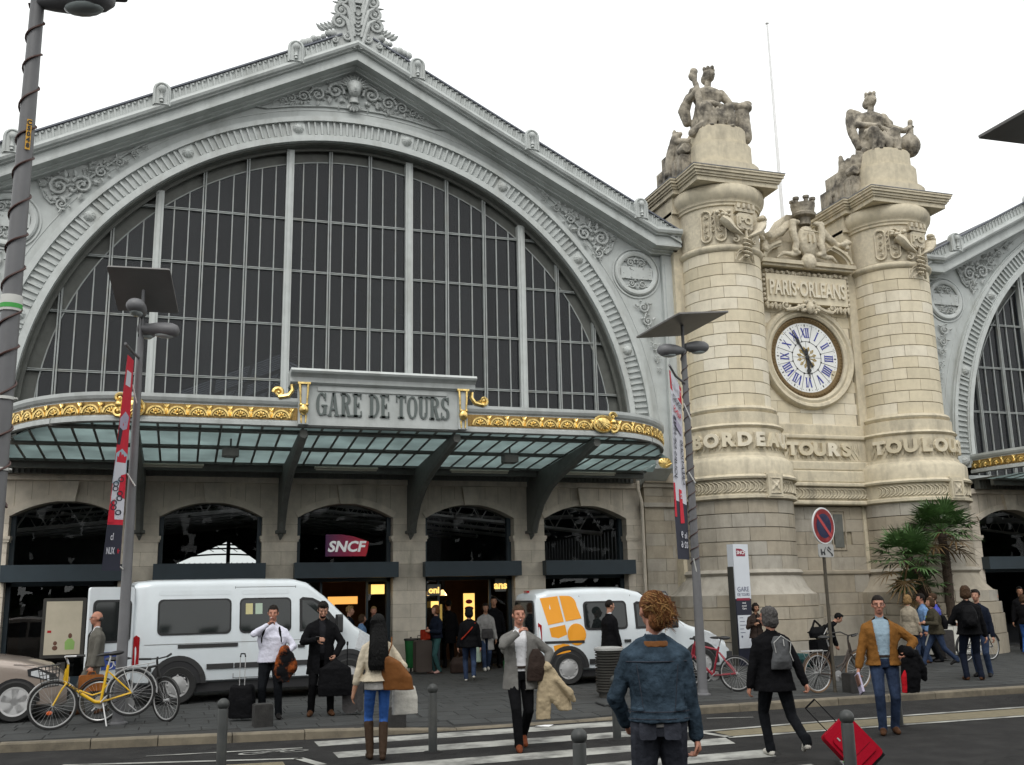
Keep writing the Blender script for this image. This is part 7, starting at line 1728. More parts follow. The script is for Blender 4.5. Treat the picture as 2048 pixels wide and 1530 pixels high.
    F = MB(); F.sph((seat_t[0] - .12, 0, .96), (.12, .085, .035), 12, 8); F.sph((seat_t[0] + .02, 0, .965), (.14, .035, .025), 10, 6); F.build('saddle', 'saddle', T, True)
    if rack:
        b = MB()
        for s in (-1, 1): b.tube([(.2, s * .06, .73), (-.32, s * .06, .735), (-.36, 0, .735)], .007, 5); b.tube([(-.05, s * .06, .735), (-.0, s * .065, R)], .006, 5); b.tube([(-.28, s * .06, .735), (-.22, s * .06, .62), (0, s * .065, R)], .006, 5); b.tube([(.1, s * .06, .735), (0, s * .065, R)], .006, 5)
        for x in (.1, 0, -.1, -.2, -.3): b.tube([(x, -.06, .735), (x, .06, .735)], .005, 5)
        b.build('rack', 'chrome', T, True)
    b = MB(); b.lathe([(.075, -.055), (.095, -.055), (.095, -.048), (.075, -.048)], (bb[0], 0, bb[2]), 24, axis='y'); b.tube([(bb[0], -.065, bb[2]), (bb[0] + .13, -.075, bb[2] - .11)], .011, 6); b.tube([(bb[0], .065, bb[2]), (bb[0] - .13, .075, bb[2] + .11)], .011, 6); b.build('crank', 'chrome', T)
    for s, px, pz_ in ((-1, .13, -.11), (1, -.13, .11)): b = MB(); b.box((bb[0] + px, s * .12, bb[2] + pz_), (.09, .09, .02)); b.build('pedal', 'rubber', T)
    b = MB(); b.tube([(bb[0], -.05, bb[2] + .09), (0, -.05, R + .035), (-.03, -.05, R), (0, -.05, R - .035), (bb[0], -.05, bb[2] - .09)], .006, 4); b.build('chain', 'bike_black', T)
    if lift: b = MB(); b.tube([(bb[0] - .03, -.03, bb[2]), (bb[0] - .06, -.16, -lift * .55)], .011, 6); b.tube([(bb[0] - .03, .03, bb[2]), (bb[0] - .06, .16, -lift * .55)], .011, 6); b.build('centre_stand', 'chrome', T)
    else: b = MB(); b.tube([(.1, .06, R), (.05, .2, .02)], .01, 5); b.build('kick_stand', 'bike_black', T)
    if basket:
        Bk = empty('basket', (ox + .02, 0, .62), 0, Fk); b = MB()
        for k in range(6):
            z = .30 * k / 5; f = .72 + .28 * k / 5; b.tube([(.15 * f, -.17 * f, z), (.15 * f, .17 * f, z), (-.15 * f, .17 * f, z), (-.15 * f, -.17 * f, z)], .006 if k < 5 else .011, 4, closed=True)
        for k in range(7):
            u = -1 + k / 3
            for s in (-1, 1): b.tube([(s * .108, u * .122, 0), (s * .15, u * .17, .3)], .005, 4); b.tube([(u * .108, s * .122, 0), (u * .15, s * .17, .3)], .005, 4)
        b.box2(-.11, .11, -.125, .125, -.004, .004); b.build('wire_mesh', 'bike_black', Bk)
        b = MB(); b.box2(-.06, .0, -.02, .02, .04, .2); b.build('basket_bag', 'rubber', Bk); b = MB(); b.sph((.03, -.05, .1 - .62 + R - .2), (.045, .01, .03), 8, 5); b.build('reflector', 'reflector', Bk)
    if decal:
        b = MB(); vs_, fs_ = text_geo(decal, .06, 0, .003, 'LEFT'); t = (Vector((L * .62, 0, .43)) - Vector(head_b)).normalized(); n_ = Vector((t.z, 0, -t.x)); n_ = -n_ if n_.z < 0 else n_
        for s in (-1, 1): b.add([Vector(head_b) + t * (x * 1.0 + .03) * 1 + n_ * (y - .02) + Vector((0, s * tube_r * 1.27, 0)) for x, y, z in vs_], fs_)
        b.build('decal', 'bike_black', T)
    return T
bicycle('yellow step-through bicycle with a black wire basket leaning at the lamp post', (-.63, 16.95, .12), (-1.72, 16.86, .12), .13, 'bike_yellow', 1, 'tyre', 'chrome', True, True, 0.05, .05, 'up', .345, .02, 'CLASSIC V')
bicycle('black bicycle with turned front wheel behind the yellow bicycle', (-1.15, 17.5, .12), (-.1, 17.35, .12), 0, 'bike_black', 0, 'tyre', 'bike_black', False, False, -.75, .1, 'flat', .33)
bicycle('red mountain bicycle parked between the denim jacket person and the totem', (9.78, 17.05, .12), (9.08, 17.75, .12), 0, 'bike_red', 0, 'tyre', None, False, False, .1, -.05, 'flat', .325, .021)
bicycle('dark town bicycle with tan tyres locked to the no parking post', (10.85, 16.1, .12), (11.85, 16.28, .12), 0, 'bike_brown', 2, 'tan_tyre', 'bike_brown', False, True, .05, .05, 'up', .345)
bicycle('dark bicycle whose wheel shows behind the man with the black backpack', (18.35, 20.9, .12), (19.3, 21.1, .12), 0, 'bike_black', 0, 'tyre', 'bike_black', False, False, 0, .05, 'up', .335)
# ------------------------------------------------------------------ people
def cloth(n, c, rough=.85, var=.22, sc=9, bump=.7, bs=20): mk(n, c, rough, var=var, scale=sc, bump=bump, bscale=bs, spec=.06)
mk('skin', (.42, .22, .15), .5, var=.1, scale=14, spec=.35); mk('skin_red', (.40, .185, .125), .5, var=.12, scale=14, spec=.35); mk('skin_tan', (.33, .17, .105), .5, var=.1, scale=14, spec=.35); mk('lips', (.30, .09, .08), .5, var=.05)
def hairmat(n, c): mk(n, c, .55, var=.5, scale=60, bump=.9, bscale=90, stretch=(1, 1, .25), spec=.12)
hairmat('hair_black', (.005, .005, .005)); hairmat('hair_dark', (.014, .010, .008)); hairmat('hair_brown', (.06, .033, .018)); hairmat('hair_auburn', (.16, .065, .025)); hairmat('hair_grey', (.075, .07, .068)); hairmat('hair_blond', (.26, .16, .07)); hairmat('hair_gold', (.34, .19, .07))
cloth('cloth_black', (.006, .006, .007)); cloth('cloth_charcoal', (.018, .018, .021)); cloth('cloth_white', (.62, .62, .72), var=.1); cloth('cloth_shirtwhite', (.66, .66, .68), var=.08); cloth('cloth_grey', (.17, .165, .155), var=.12, bs=120); cloth('cloth_suitgrey', (.125, .12, .105), var=.12, bs=120); cloth('cloth_cream', (.50, .44, .34), var=.1); cloth('cloth_tan', (.36, .29, .19), var=.15); cloth('cloth_brown', (.19, .085, .022), var=.18); cloth('cloth_denimblue', (.034, .053, .074), var=.55, sc=7, bump=.8, bs=26); cloth('cloth_jeans', (.03, .045, .085), var=.4, sc=5); cloth('cloth_jeansblack', (.008, .009, .011), var=.3); cloth('cloth_jeansgrey', (.04, .043, .055), var=.3, sc=6); cloth('cloth_bluejeans', (.035, .10, .32), var=.25, sc=6); cloth('cloth_shirtblue', (.27, .36, .43), var=.1); cloth('cloth_navy', (.009, .012, .022)); cloth('cloth_olive', (.05, .044, .03)); cloth('cloth_teal', (.03, .075, .075)); cloth('cloth_lightblue', (.14, .24, .42)); cloth('cloth_beige', (.30, .26, .2)); cloth('cloth_greyknit', (.30, .29, .28)); cloth('cloth_redbag', (.30, .03, .015), .5); cloth('leather_brown', (.16, .065, .022), .45, bump=.2); cloth('leather_tan', (.27, .10, .03), .45, bump=.2); cloth('leather_dark', (.035, .024, .02), .5); cloth('leather_boot', (.045, .028, .018), .5); cloth('canvas_white', (.55, .53, .48), var=.1); mk('cloth_rust', (.30, .075, .02), .85, var=.4, scale=12, dirt=(.008, .008, .009), dirt_amt=1.0, dlo=.46, dhi=.54, spec=.06); cloth('cloth_red', (.45, .012, .02)); cloth('cloth_greyback', (.085, .088, .092), .7)
cloth('shoe_white', (.55, .53, .48), .6, var=.1); cloth('shoe_brown', (.075, .035, .018), .5); cloth('shoe_black', (.015, .014, .014), .45); cloth('shoe_red', (.16, .045, .02), .5); cloth('shoe_pink', (.42, .25, .22)); mk('eye_dark', (.015, .012, .01), .2, var=0); mk('spectacles', (.02, .02, .02), .3, var=0); cloth('suitcase_red', (.30, .004, .016), .55, var=.1, bump=.15); cloth('case_black', (.006, .006, .007), .6); cloth('case_grey', (.055, .052, .052), .6)
UP = Vector((0, 0, 1))
def person(label, loc, rz, h, skin='skin', hair='hair_dark', hs='short', top='cloth_black', legs='cloth_jeans', shoes='shoe_black', jacket=None, feet=None, hands=None, poles=(None, None), lean=(0, 0), head=(0, 0), girth=1.0, sh=1.0, vox=.012, coat=None, boots=None, bare=(), skirt=None, glasses=False, hipz=None, curl=(.6, .6), sleeve=None, kn=.0, female=False, group=None, lw=1.0, spread=.1):
    T = thing('person', label, 'person', loc, rz, group); s = h / 1.75
    F = Fig(); g = girth
    hz = (hipz if hipz is not None else .93) * s
    P = Vector((0, 0, hz)); up = Vector((lean[1], lean[0], 1)).normalized()
    feet = feet or [(.11, .02, 0, .2), (-.11, -.02, 0, -.2)]
    at = lambda d, x=0, y=0: P + up * d * s + Vector((x * s, y * s, 0))
    N = at(.52); yaw, pit = head
    Rh = Matrix.Rotation(yaw, 3, 'Z') @ Matrix.Rotation(-pit, 3, 'X'); Hc = N + up * .04 * s + Rh @ Vector((0, .025, .155)) * s
    def hd(x, y, z): return Hc + Rh @ (Vector((x, y, z)) * s)
    bx, by = (1, 1)
    tors = [(-.09, .14 * g, .105 * g, 2), (0, .165 * g, .118 * g, 2), (.06, .165 * g, .118 * g, 2)]
    tors2 = [(.05, .165 * g, .12 * g), (.14, .15 * g, .112 * g), (.24, .165 * g, .118 * g), (.34, .178 * g, .122 * g), (.42, .18 * sh, .108), (.475, .12, .085), (.52, .066, .066)]
    if female: tors2 = [(.05, .165 * g, .12 * g), (.14, .13 * g, .098 * g), (.24, .145 * g, .115 * g), (.32, .155 * g, .13 * g), (.42, .15 * sh, .1), (.475, .1, .08), (.52, .056, .058)]
    F.loft([(at(d), rx * s, ry * s) for d, rx, ry, _ in tors], 2); F.loft([(at(d), rx * s, ry * s) for d, rx, ry in tors2], 1)
    F.cap(N - up * .03 * s, hd(0, -.02, -.06), .058 * s, .054 * s, 0)
    F.ell(hd(0, -.005, .02), (.076 * s, .098 * s, .105 * s), 0, Rh, 16); F.ell(hd(0, .03, -.055), (.056 * s, .06 * s, .062 * s), 0, Rh); F.ell(hd(0, .062, -.085), (.03 * s, .026 * s, .026 * s), 0, Rh)
    F.cap(hd(0, .09, .02), hd(0, .112, -.022), .010 * s, .016 * s, 0); F.ell(hd(0, .092, -.058), (.026 * s, .012 * s, .008 * s), 0, Rh); F.cap(hd(-.035, .082, .035), hd(.035, .082, .035), .013 * s, .013 * s, 0)
    for q in (-1, 1): F.ell(hd(q * .079, -.01, -.005), (.012 * s, .022 * s, .032 * s), 0, Rh); F.ell(hd(q * .04, .062, -.025), (.026 * s, .024 * s, .026 * s), 0, Rh)
    th, ca = .44 * s, .42 * s; knees = []; ank = []
    for i, q in enumerate((1, -1)):
        fx, fy, fz, fa = feet[i]; A = Vector((fx * s, fy * s, (fz + .09) * s)); Hp = P + Vector((q * .085 * s * min(g, 1.1), 0, -.03 * s))
        K, A = ik(Hp, A, th, ca, (q * spread + kn * q, 1, 0)); knees.append(K); ank.append(A)
        F.cap(Hp, K, .094 * s * g * lw, .068 * s * lw, 2); m = K.lerp(A, .3); F.cap(K, m, .068 * s * lw, .065 * s * lw, 2); F.cap(m, A, .065 * s * lw, .056 * s * lw, 2)
        if not boots and legs: F.cap(A + Vector((0, 0, .04 * s)), A + Vector((0, -.01, -.015)) * s, .057 * s * lw, .06 * s * lw, 2)
        fd = Vector((-sin(-fa) if False else sin(fa), cos(fa), 0)); lift = fz
        heel = A + fd * -.035 * s + Vector((0, 0, -.05 * s)); toe = A + fd * .16 * s + Vector((0, 0, -.058 * s))
        if fz > .02: toe.z = max(.03 * s, toe.z - .05 * s)
        F.cap(heel, A + fd * .07 * s + Vector((0, 0, -.045 * s)), .04 * s, .044 * s, 3); F.cap(A + fd * .07 * s + Vector((0, 0, -.05 * s)), toe, .044 * s, .033 * s, 3); F.cap(A, A + fd * .02 * s + Vector((0, 0, -.04 * s)), .045 * s, .045 * s, 3)
        if boots: F.cap(A, A.lerp(K, .82), .05 * s, .062 * s, 3)
    hands = hands or [(.27, .05, .80), (-.27, .05, .80)]; ua, fa_ = .285 * s, .25 * s; W_ = []; E_ = []; S_ = []
    for i, q in enumerate((1, -1)):
        Sh = at(.415, q * .168 * sh); F.cap(at(.475, q * .05), Sh, .062 * s, .052 * s, 1); tgt = Vector(hands[i]) * s; E, Wr = ik(Sh, tgt, ua, fa_, poles[i] or (q * .6, -.8, -.2)); S_.append(Sh); E_.append(E); W_.append(Wr)
        am = 0 if 'arm' in bare else 1
        F.cap(Sh, E, .052 * s, .042 * s, 1); F.cap(E, Wr, .042 * s, .03 * s, 0 if 'fore' in bare else 1); F.cap(Wr, Wr.lerp(E, .1), .026 * s, .028 * s, 0)
        d = (Wr - E).normalized(); side = d.cross(Vector((q, 0, 0)) if abs(d.x) < .8 else UP).normalized(); nrm = d.cross(side).normalized()
        if nrm.x * q > 0: nrm = -nrm                                  # palm faces the body
        pm = Wr + d * .05 * s; F.cap(Wr + d * .015 * s + side * .012 * s, Wr + d * .075 * s + side * .018 * s, .022 * s, .021 * s, 0); F.cap(Wr + d * .015 * s - side * .012 * s, Wr + d * .075 * s - side * .018 * s, .022 * s, .021 * s, 0)
        c = curl[i]; k0 = Wr + d * .085 * s
        for j in range(4):
            b0 = k0 + side * (.027 - .018 * j) * s; L1 = (.036, .042, .04, .03)[j] * s; d1 = (d * cos(c * .8) + nrm * sin(c * .8)); d2 = (d * cos(c * 1.9) + nrm * sin(c * 1.9)); F.chain([b0, b0 + d1 * L1, b0 + d1 * L1 + d2 * L1 * .95], [.0095 * s, .0088 * s, .0075 * s], 0)
        tb = Wr + d * .03 * s + side * .026 * s; F.chain([tb, tb + (d * .6 + side * .7 + nrm * .3) * .038 * s, tb + (d * 1.25 + side * .75 + nrm * .75) * .05 * s], [.013 * s, .011 * s, .009 * s], 0)
    F.done('body', [skin, top, legs, shoes], T, vox, 2, .003, 11)
    # eyes
    for q in (-1, 1): b = MB(); b.sph(hd(q * .031, .083, .012), (.0095 * s, .008 * s, .0045 * s), 8, 6, Rh); b.build('eye', 'eye_dark', T, True)
    b = MB(); b.sph(hd(0, .098, -.06), (.022 * s, .008 * s, .006 * s), 8, 5, Rh); b.build('mouth', 'lips', T, True)
    if glasses:
        b = MB()
        for q in (-1, 1): b.tube([hd(q * .033 + .023 * cos(a), .102, .01 + .017 * sin(a)) for a in [2 * pi * k / 12 for k in range(12)]], .0025 * s, 4, closed=True); b.tube([hd(q * .056, .1, .015), hd(q * .078, .0, .015)], .002 * s, 4)
        b.tube([hd(-.012, .104, .013), hd(.012, .104, .013)], .002 * s, 4); b.build('glasses', 'spectacles', T, True)
    # hair
    Hf = Fig(); Ri = Rh.inverted()
    def face(p): v = Ri @ (p - Hc) / s; return v
    if hs == 'bald':
        Hf.ell(hd(0, -.03, -.005), (.08 * s, .088 * s, .06 * s), 0, Rh); Hf.done('hair', hair, T, vox, 1, .002, 40, lambda p: face(p).y > .0 or face(p).z > .035)
    elif hs in ('short', 'crop'):
        t = .012 if hs == 'short' else .006
        Hf.ell(hd(0, -.012, .035), ((.078 + t) * s, (.097 + t) * s, (.095 + t) * s), 0, Rh, 18)
        if hs == 'short': Hf.ell(hd(.02, .05, .105), (.05 * s, .05 * s, .03 * s), 0, Rh)
        Hf.done('hair', hair, T, min(vox, .010), 1, .005 if hs == 'short' else .002, 45, lambda p: (face(p).y > .035 and face(p).z < .068) or face(p).z < -.07 or (face(p).y > -.03 and face(p).z < -.01))
    elif hs in ('bob', 'curly'):
        Hf.ell(hd(0, -.015, .03), (.098 * s, .112 * s, .112 * s), 0, Rh, 18); Hf.ell(hd(0, -.05, -.04), (.1 * s, .08 * s, .1 * s), 0, Rh)
        for q in (-1, 1): Hf.ell(hd(q * .075, -.005, -.03), (.03 * s, .06 * s, .08 * s), 0, Rh)
        Hf.done('hair', hair, T, vox, 1, .010, 35, lambda p: face(p).y > .045 and face(p).z < .06)
    elif hs == 'bun':
        Hf.ell(hd(0, -.012, .028), (.087 * s, .107 * s, .104 * s), 0, Rh, 18); Hf.ell(hd(.03, -.115, -.02), (.06 * s, .055 * s, .07 * s), 0, Rh); Hf.ell(hd(.0, -.09, -.07), (.07 * s, .05 * s, .07 * s), 0, Rh)
        Hf.done('hair', hair, T, .008, 1, .003, 40, lambda p: (face(p).y > .045 and face(p).z < .06) or (face(p).y > 0 and face(p).z < -.0))
        rr = random.Random(4); b = MB(); b2 = MB()
        for k in range(420):
            a = rr.uniform(-1.5, 1.5); e = rr.uniform(-.35, 1.35); st = Vector((.088 * sin(a) * cos(e), -.107 * cos(a) * cos(e) - .01, .03 + .106 * sin(e)))
            tg = Vector((.03 + rr.gauss(0, .03), -.16 + rr.gauss(0, .018), -.03 + rr.gauss(0, .035))); mid = st.lerp(tg, .5) + Vector((st.x * .3, -.03, .022)) + Vector((rr.gauss(0, .004), rr.gauss(0, .003), rr.gauss(0, .004)))
            (b if k % 3 else b2).tube([hd(*st), hd(*mid), hd(*tg), hd(tg.x + rr.gauss(0, .03), tg.y - rr.uniform(-.01, .02), tg.z - rr.uniform(.0, .05))], [.0022 * s, .003 * s, .0028 * s, .001 * s], 3)
        for k in range(110):
            a = rr.uniform(0, 2 * pi); r1 = rr.uniform(.02, .05); c = (.03, -.15 - rr.uniform(0, .03), -.02); b2.tube([hd(c[0] + r1 * cos(a + t), c[1] + rr.gauss(0, .006), c[2] + r1 * 1.1 * sin(a + t)) for t in (0, .5, 1, 1.5)], .003 * s, 3)
        b.build('hair_strands', hair, T, True)['kind'] = 'stuff'; b2.build('hair_strands', 'hair_gold', T, True)['kind'] = 'stuff'
    elif hs == 'long':
        Hf.ell(hd(0, -.015, .03), (.096 * s, .112 * s, .11 * s), 0, Rh, 18)
        Hf.loft([(at(.16, -.03, -.15), .085 * s, .03 * s), (at(.22, -.02, -.16), .115 * s, .045 * s), (at(.36, 0, -.15), .13 * s, .055 * s), (at(.5, 0, -.11), .115 * s, .07 * s), (hd(0, -.05, -.03), .1 * s, .085 * s), (hd(0, -.03, .05), .09 * s, .09 * s)], 0)
        Hf.done('hair', hair, T, .010, 1, .002, 30, lambda p: face(p).y > .045 and face(p).z < .06)
        rr = random.Random(9); b = MB()
        for k in range(170):
            a = rr.uniform(-1.1, 1.1); x = .11 * sin(a); b.tube([hd(x * .9, -.05 - .07 * cos(a), .06), hd(x * 1.1, -.09 - .035 * cos(a), -.06), at(.34 + rr.uniform(-.05, .05), x * 1.2, -.17 - .03 * cos(a)), at(.12 + rr.uniform(0, .14), x * 1.0 - .02 + rr.gauss(0, .015), -.17 - .02 * cos(a))], [.003, .004, .004, .001], 3)
        b.build('hair_strands', hair, T, True)['kind'] = 'stuff'
    J = None
    if jacket:
        j = dict(mat='cloth_black', hem=-.04, opening=0, sleeve=.92, bulk=.022, flare=0, collar=True); j.update(jacket); J = Fig(); bk = j['bulk'] * s
        R_ = [(at(j['hem']), (.172 * g) * s + bk + j['flare'] * s, (.124 * g) * s + bk + j['flare'] * s)]
        if j['hem'] < -.2: R_.append((at(j['hem'] * .5), (.17 * g) * s + bk + j['flare'] * .6 * s, .122 * g * s + bk + j['flare'] * .5 * s))
        R_ += [(at(d), rx * s + bk, ry * s + bk) for d, rx, ry in ([(.0, .168 * g, .122 * g)] if j['hem'] < -.02 else []) + tors2 if d > j['hem'] + .03 and d < .5]
        R_.append((at(.51), .07 * s + bk * .7, .07 * s + bk * .7)); J.loft(R_, 0)
        if j['collar']: J.loft([(at(.46, 0, -.01), .11 * s, .09 * s), (at(.52, 0, -.012), .078 * s, .08 * s), (at(.56, 0, -.012), .07 * s, .075 * s)], 0)
        for i in (0, 1):
            J.cap(at(.475, (.05, -.05)[i]), S_[i], .066 * s + bk * .4, .05 * s + bk * .5, 0); J.cap(S_[i], E_[i], .052 * s + bk * .5, .046 * s + bk * .45, 0); J.cap(E_[i], E_[i].lerp(W_[i], j['sleeve']), .047 * s + bk * .45, .038 * s + bk * .4, 0)
            J.cap(S_[i] - up * .12 * s, S_[i], .06 * s, .045 * s, 0)
        op = j['opening']; zt = at(.5).z; zb = at(j['hem']).z; cut = None
        if op:
            fl = j.get('flap', 0)
            def cut(p):
                d = (p.z - P.z) / s; fy = p.y - (up.y / up.z) * (p.z - P.z); x0 = (up.x / up.z) * (p.z - P.z)
                w_ = op * (.55 + .45 * min(1, max(0, d / .45))) if not fl else op * (1 + fl * max(0, -d + .1))
                return fy > .015 * s and abs(p.x - x0) < w_ * s and d > j['hem'] - .1 and not any((p - E_[i].lerp(W_[i], .5)).length < .12 * s for i in (0, 1))
        J.done(j.get('name', 'jacket'), j['mat'], T, vox, 2, .011, 8, cut)
    T['_dims'] = 0
    del T['_dims']
    return T, dict(s=s, at=at, W=W_, E=E_, S=S_, hd=hd, P=P, up=up, N=N)
def sub(T, name, F_or_mb, mat, vox=.012, **k):
    if isinstance(F_or_mb, Fig): return F_or_mb.done(name, mat, T, vox, 2, k.get('namp', .004), k.get('nf', 12))
    return F_or_mb.build(name, mat, T, k.get('smooth', True))
def held(T, name, label, cat, build, mat, vox=.012, namp=.004):
    """a thing carried by a person: stays top level, placed with the person's turn"""
    o = build; m = T.matrix_basis.copy()
    ob = o.done(name, mat, None, vox, 2, namp, 12) if isinstance(o, Fig) else o.build(name, mat, None, True)
    ob.location = T.location; ob.rotation_euler = T.rotation_euler
    return tag(ob, label, cat)
R = radians
# 1 bald man in a grey suit jacket walking to the left
T, d = person('balding man in a grey blazer walking past the open minibus door with a tan briefcase', (-1.36, 18.95, .12), R(108), 1.66, 'skin_red', 'hair_grey', 'bald', 'cloth_shirtwhite', 'cloth_suitgrey', 'shoe_brown', dict(mat='cloth_suitgrey', hem=-.12, opening=.05, flare=.015), [(.1, .16, 0, 0), (-.1, -.2, .03, 0)], [(.26, .05, .72), (-.24, .12, .74)], glasses=True, head=(0, -.05))
b = MB(); s = d['s']; w = d['W'][1]; b.rbox((w.x - .02, w.y, w.z - .26), (.09, .38, .26), .03, 3, 'x'); b.tube([(w.x - .02, w.y - .07, w.z - .13), (w.x - .02, w.y - .05, w.z - .08), (w.x - .02, w.y + .05, w.z - .08), (w.x - .02, w.y + .07, w.z - .13)], .01, 6); b.box2(w.x - .07, w.x + .03, w.y - .1, w.y - .07, w.z - .3, w.z - .2); b.box2(w.x - .07, w.x + .03, w.y + .07, w.y + .1, w.z - .3, w.z - .2)
held(T, 'briefcase', 'tan leather briefcase carried by the balding man', 'briefcase', b, 'leather_tan')
# 2 man in a white shirt, smoking
T, d = person('stout man in an untucked white shirt with a hand at his mouth', (1.39, 16.8, .12), R(168), 1.71, 'skin_red', 'hair_dark', 'crop', 'cloth_white', 'cloth_jeansblack', 'shoe_black', dict(mat='cloth_white', hem=-.06, opening=0, bulk=.014, collar=True, name='shirt'), [(.13, .0, 0, .3), (-.13, .06, 0, -.25)], [(.06, .2, 1.46), (-.22, .22, 1.0)], [(.9, .35, -.6), (-.8, -.5, -.3)], girth=1.28, sh=1.12, vox=.010, head=(.08, .12), curl=(1.1, .8))
F = Fig()
for q in (-1, 1): F.chain([d['at'](.5, q * .1, .02), d['at'](.42, q * .13, .125), d['at'](.28, q * .15, .13), d['at'](.16, q * .17, .08)], [.02, .02, .018, .015], 0)
F.loft([(d['at'](.12, 0, -.2), .13, .06), (d['at'](.3, 0, -.22), .15, .09), (d['at'](.46, 0, -.18), .12, .07)], 0); held(T, 'backpack', 'black backpack with dark straps worn by the white shirt man', 'backpack', F, 'cloth_black')
w = d['W'][1]; F = Fig(); F.chain([w + Vector((0, -.08, .05)), w + Vector((0, .06, .04))], [.09, .08], 0)
F.loft([(w + Vector((.0, .02, -.42)), .09, .06), (w + Vector((.03, .02, -.25)), .13, .09), (w + Vector((.0, .03, -.05)), .12, .09), (w + Vector((-.01, .02, .05)), .09, .08)], 0); F.chain([w + Vector((-.1, .02, -.02)), w + Vector((-.13, .0, -.2)), w + Vector((-.06, 0, -.33))], [.06, .08, .05], 0); held(T, 'folded_jacket', 'rust and black jacket draped over the arm of the white shirt man', 'jacket', F, 'cloth_rust', .012, .012)
b = MB(); a = d['hd'](.012, .105, -.055); b.tube([a, a + Vector((.02, .07, -.005))], .004, 6); held(T, 'cigarette', 'cigarette at the mouth of the white shirt man', 'cigarette', b, 'white_paint')
# 3 man in a black coat with a phone
T, d = person('bearded man in a long black coat looking down at his phone', (2.17, 16.85, .12), R(176), 1.77, 'skin', 'hair_dark', 'short', 'cloth_charcoal', 'cloth_black', 'shoe_brown', dict(mat='cloth_black', hem=-.3, opening=.055, bulk=.03, flare=.02, name='coat'), [(.15, 0, 0, .25), (-.15, .02, 0, -.2)], [(.1, .3, 1.16), (-.2, .2, .92)], [(.9, -.2, -.5), (-.9, -.3, -.2)], girth=1.08, sh=1.08, vox=.010, head=(.05, .45), curl=(.9, 1.2))
F = Fig(); F.ell(d['hd'](0, .055, -.088), (.05, .04, .03), 0); sub(T, 'beard', F, 'hair_dark', .009, namp=.003, nf=40)
b = MB(); w = d['W'][0]; b.box((w.x - .01, w.y + .1, w.z + .03), (.06, .12, .01), (.5, 0, 0)); held(T, 'phone', 'small phone held by the man in the black coat', 'phone', b, 'case_grey')
w = d['W'][1]; F = Fig(); F.loft([(w + Vector((-.0, .05, -.62)), .26, .05), (w + Vector((0, .05, -.5)), .27, .075), (w + Vector((0, .05, -.2)), .25, .07), (w + Vector((0, .05, -.12)), .12, .05), (w + Vector((0, .05, -.06)), .03, .025), (w + Vector((0, .05, -.03)), .025, .02)], 0); o = held(T, 'garment_bag', 'large black garment bag held by the man in the black coat', 'bag', F, 'case_black')
b = MB(); b.box2(-.03, .03, 0, .004, 0, .025)
# 4 woman in a cream jacket, seen from behind
T, d = person('woman with long black hair in a cream jacket and blue jeans seen from behind', (2.33, 12.75, 0), R(-6), 1.70, 'skin_tan', 'hair_black', 'long', 'cloth_cream', 'cloth_bluejeans', 'leather_boot', dict(mat='cloth_cream', hem=.02, opening=0, bulk=.02, flare=.03, sleeve=.55, name='jacket'), [(.07, -.02, 0, .1), (-.08, .1, 0, -.1)], [(.32, .22, 1.02), (-.3, .02, .8)], [(.5, -.9, -.3), (-.6, -.8, 0)], girth=1.0, sh=.92, vox=.010, bare=('fore',), boots=True, lw=.86, female=True, curl=(.7, .5))
F = Fig(); F.loft([(d['at'](-.08), .165, .125), (d['at'](.03), .165, .125)], 0); sub(T, 'grey_hem', F, 'cloth_greyknit', .012)
F = Fig(); F.loft([(Vector((.24, -.12, .82)), .2, .075, -.3), (Vector((.22, -.13, .98)), .19, .09, -.3), (Vector((.15, -.15, 1.15)), .12, .07, -.3), (Vector((.1, -.15, 1.22)), .05, .04, -.3)], 0); F.chain([(.1, -.15, 1.2), (.16, -.13, 1.36), (.17, 0, 1.44), (.18, .1, 1.3), (.28, .02, 1.0)], [.012] * 5, 0); held(T, 'shoulder_bag', 'big brown leather shoulder bag of the cream jacket woman', 'bag', F, 'leather_brown', .011)
F = Fig(); w = d['W'][0]; F.loft([(w + Vector((.05, .02, -.5)), .17, .04, .2), (w + Vector((.05, .02, -.3)), .17, .05, .2), (w + Vector((.03, .02, -.16)), .15, .03, .2)], 0); F.chain([w + Vector((-.06, .02, -.17)), w + Vector((0, .02, -.0)), w + Vector((.12, .02, -.17))], [.012] * 3, 0); held(T, 'tote_bag', 'white canvas bag hanging from the wrist of the cream jacket woman', 'bag', F, 'canvas_white', .011)
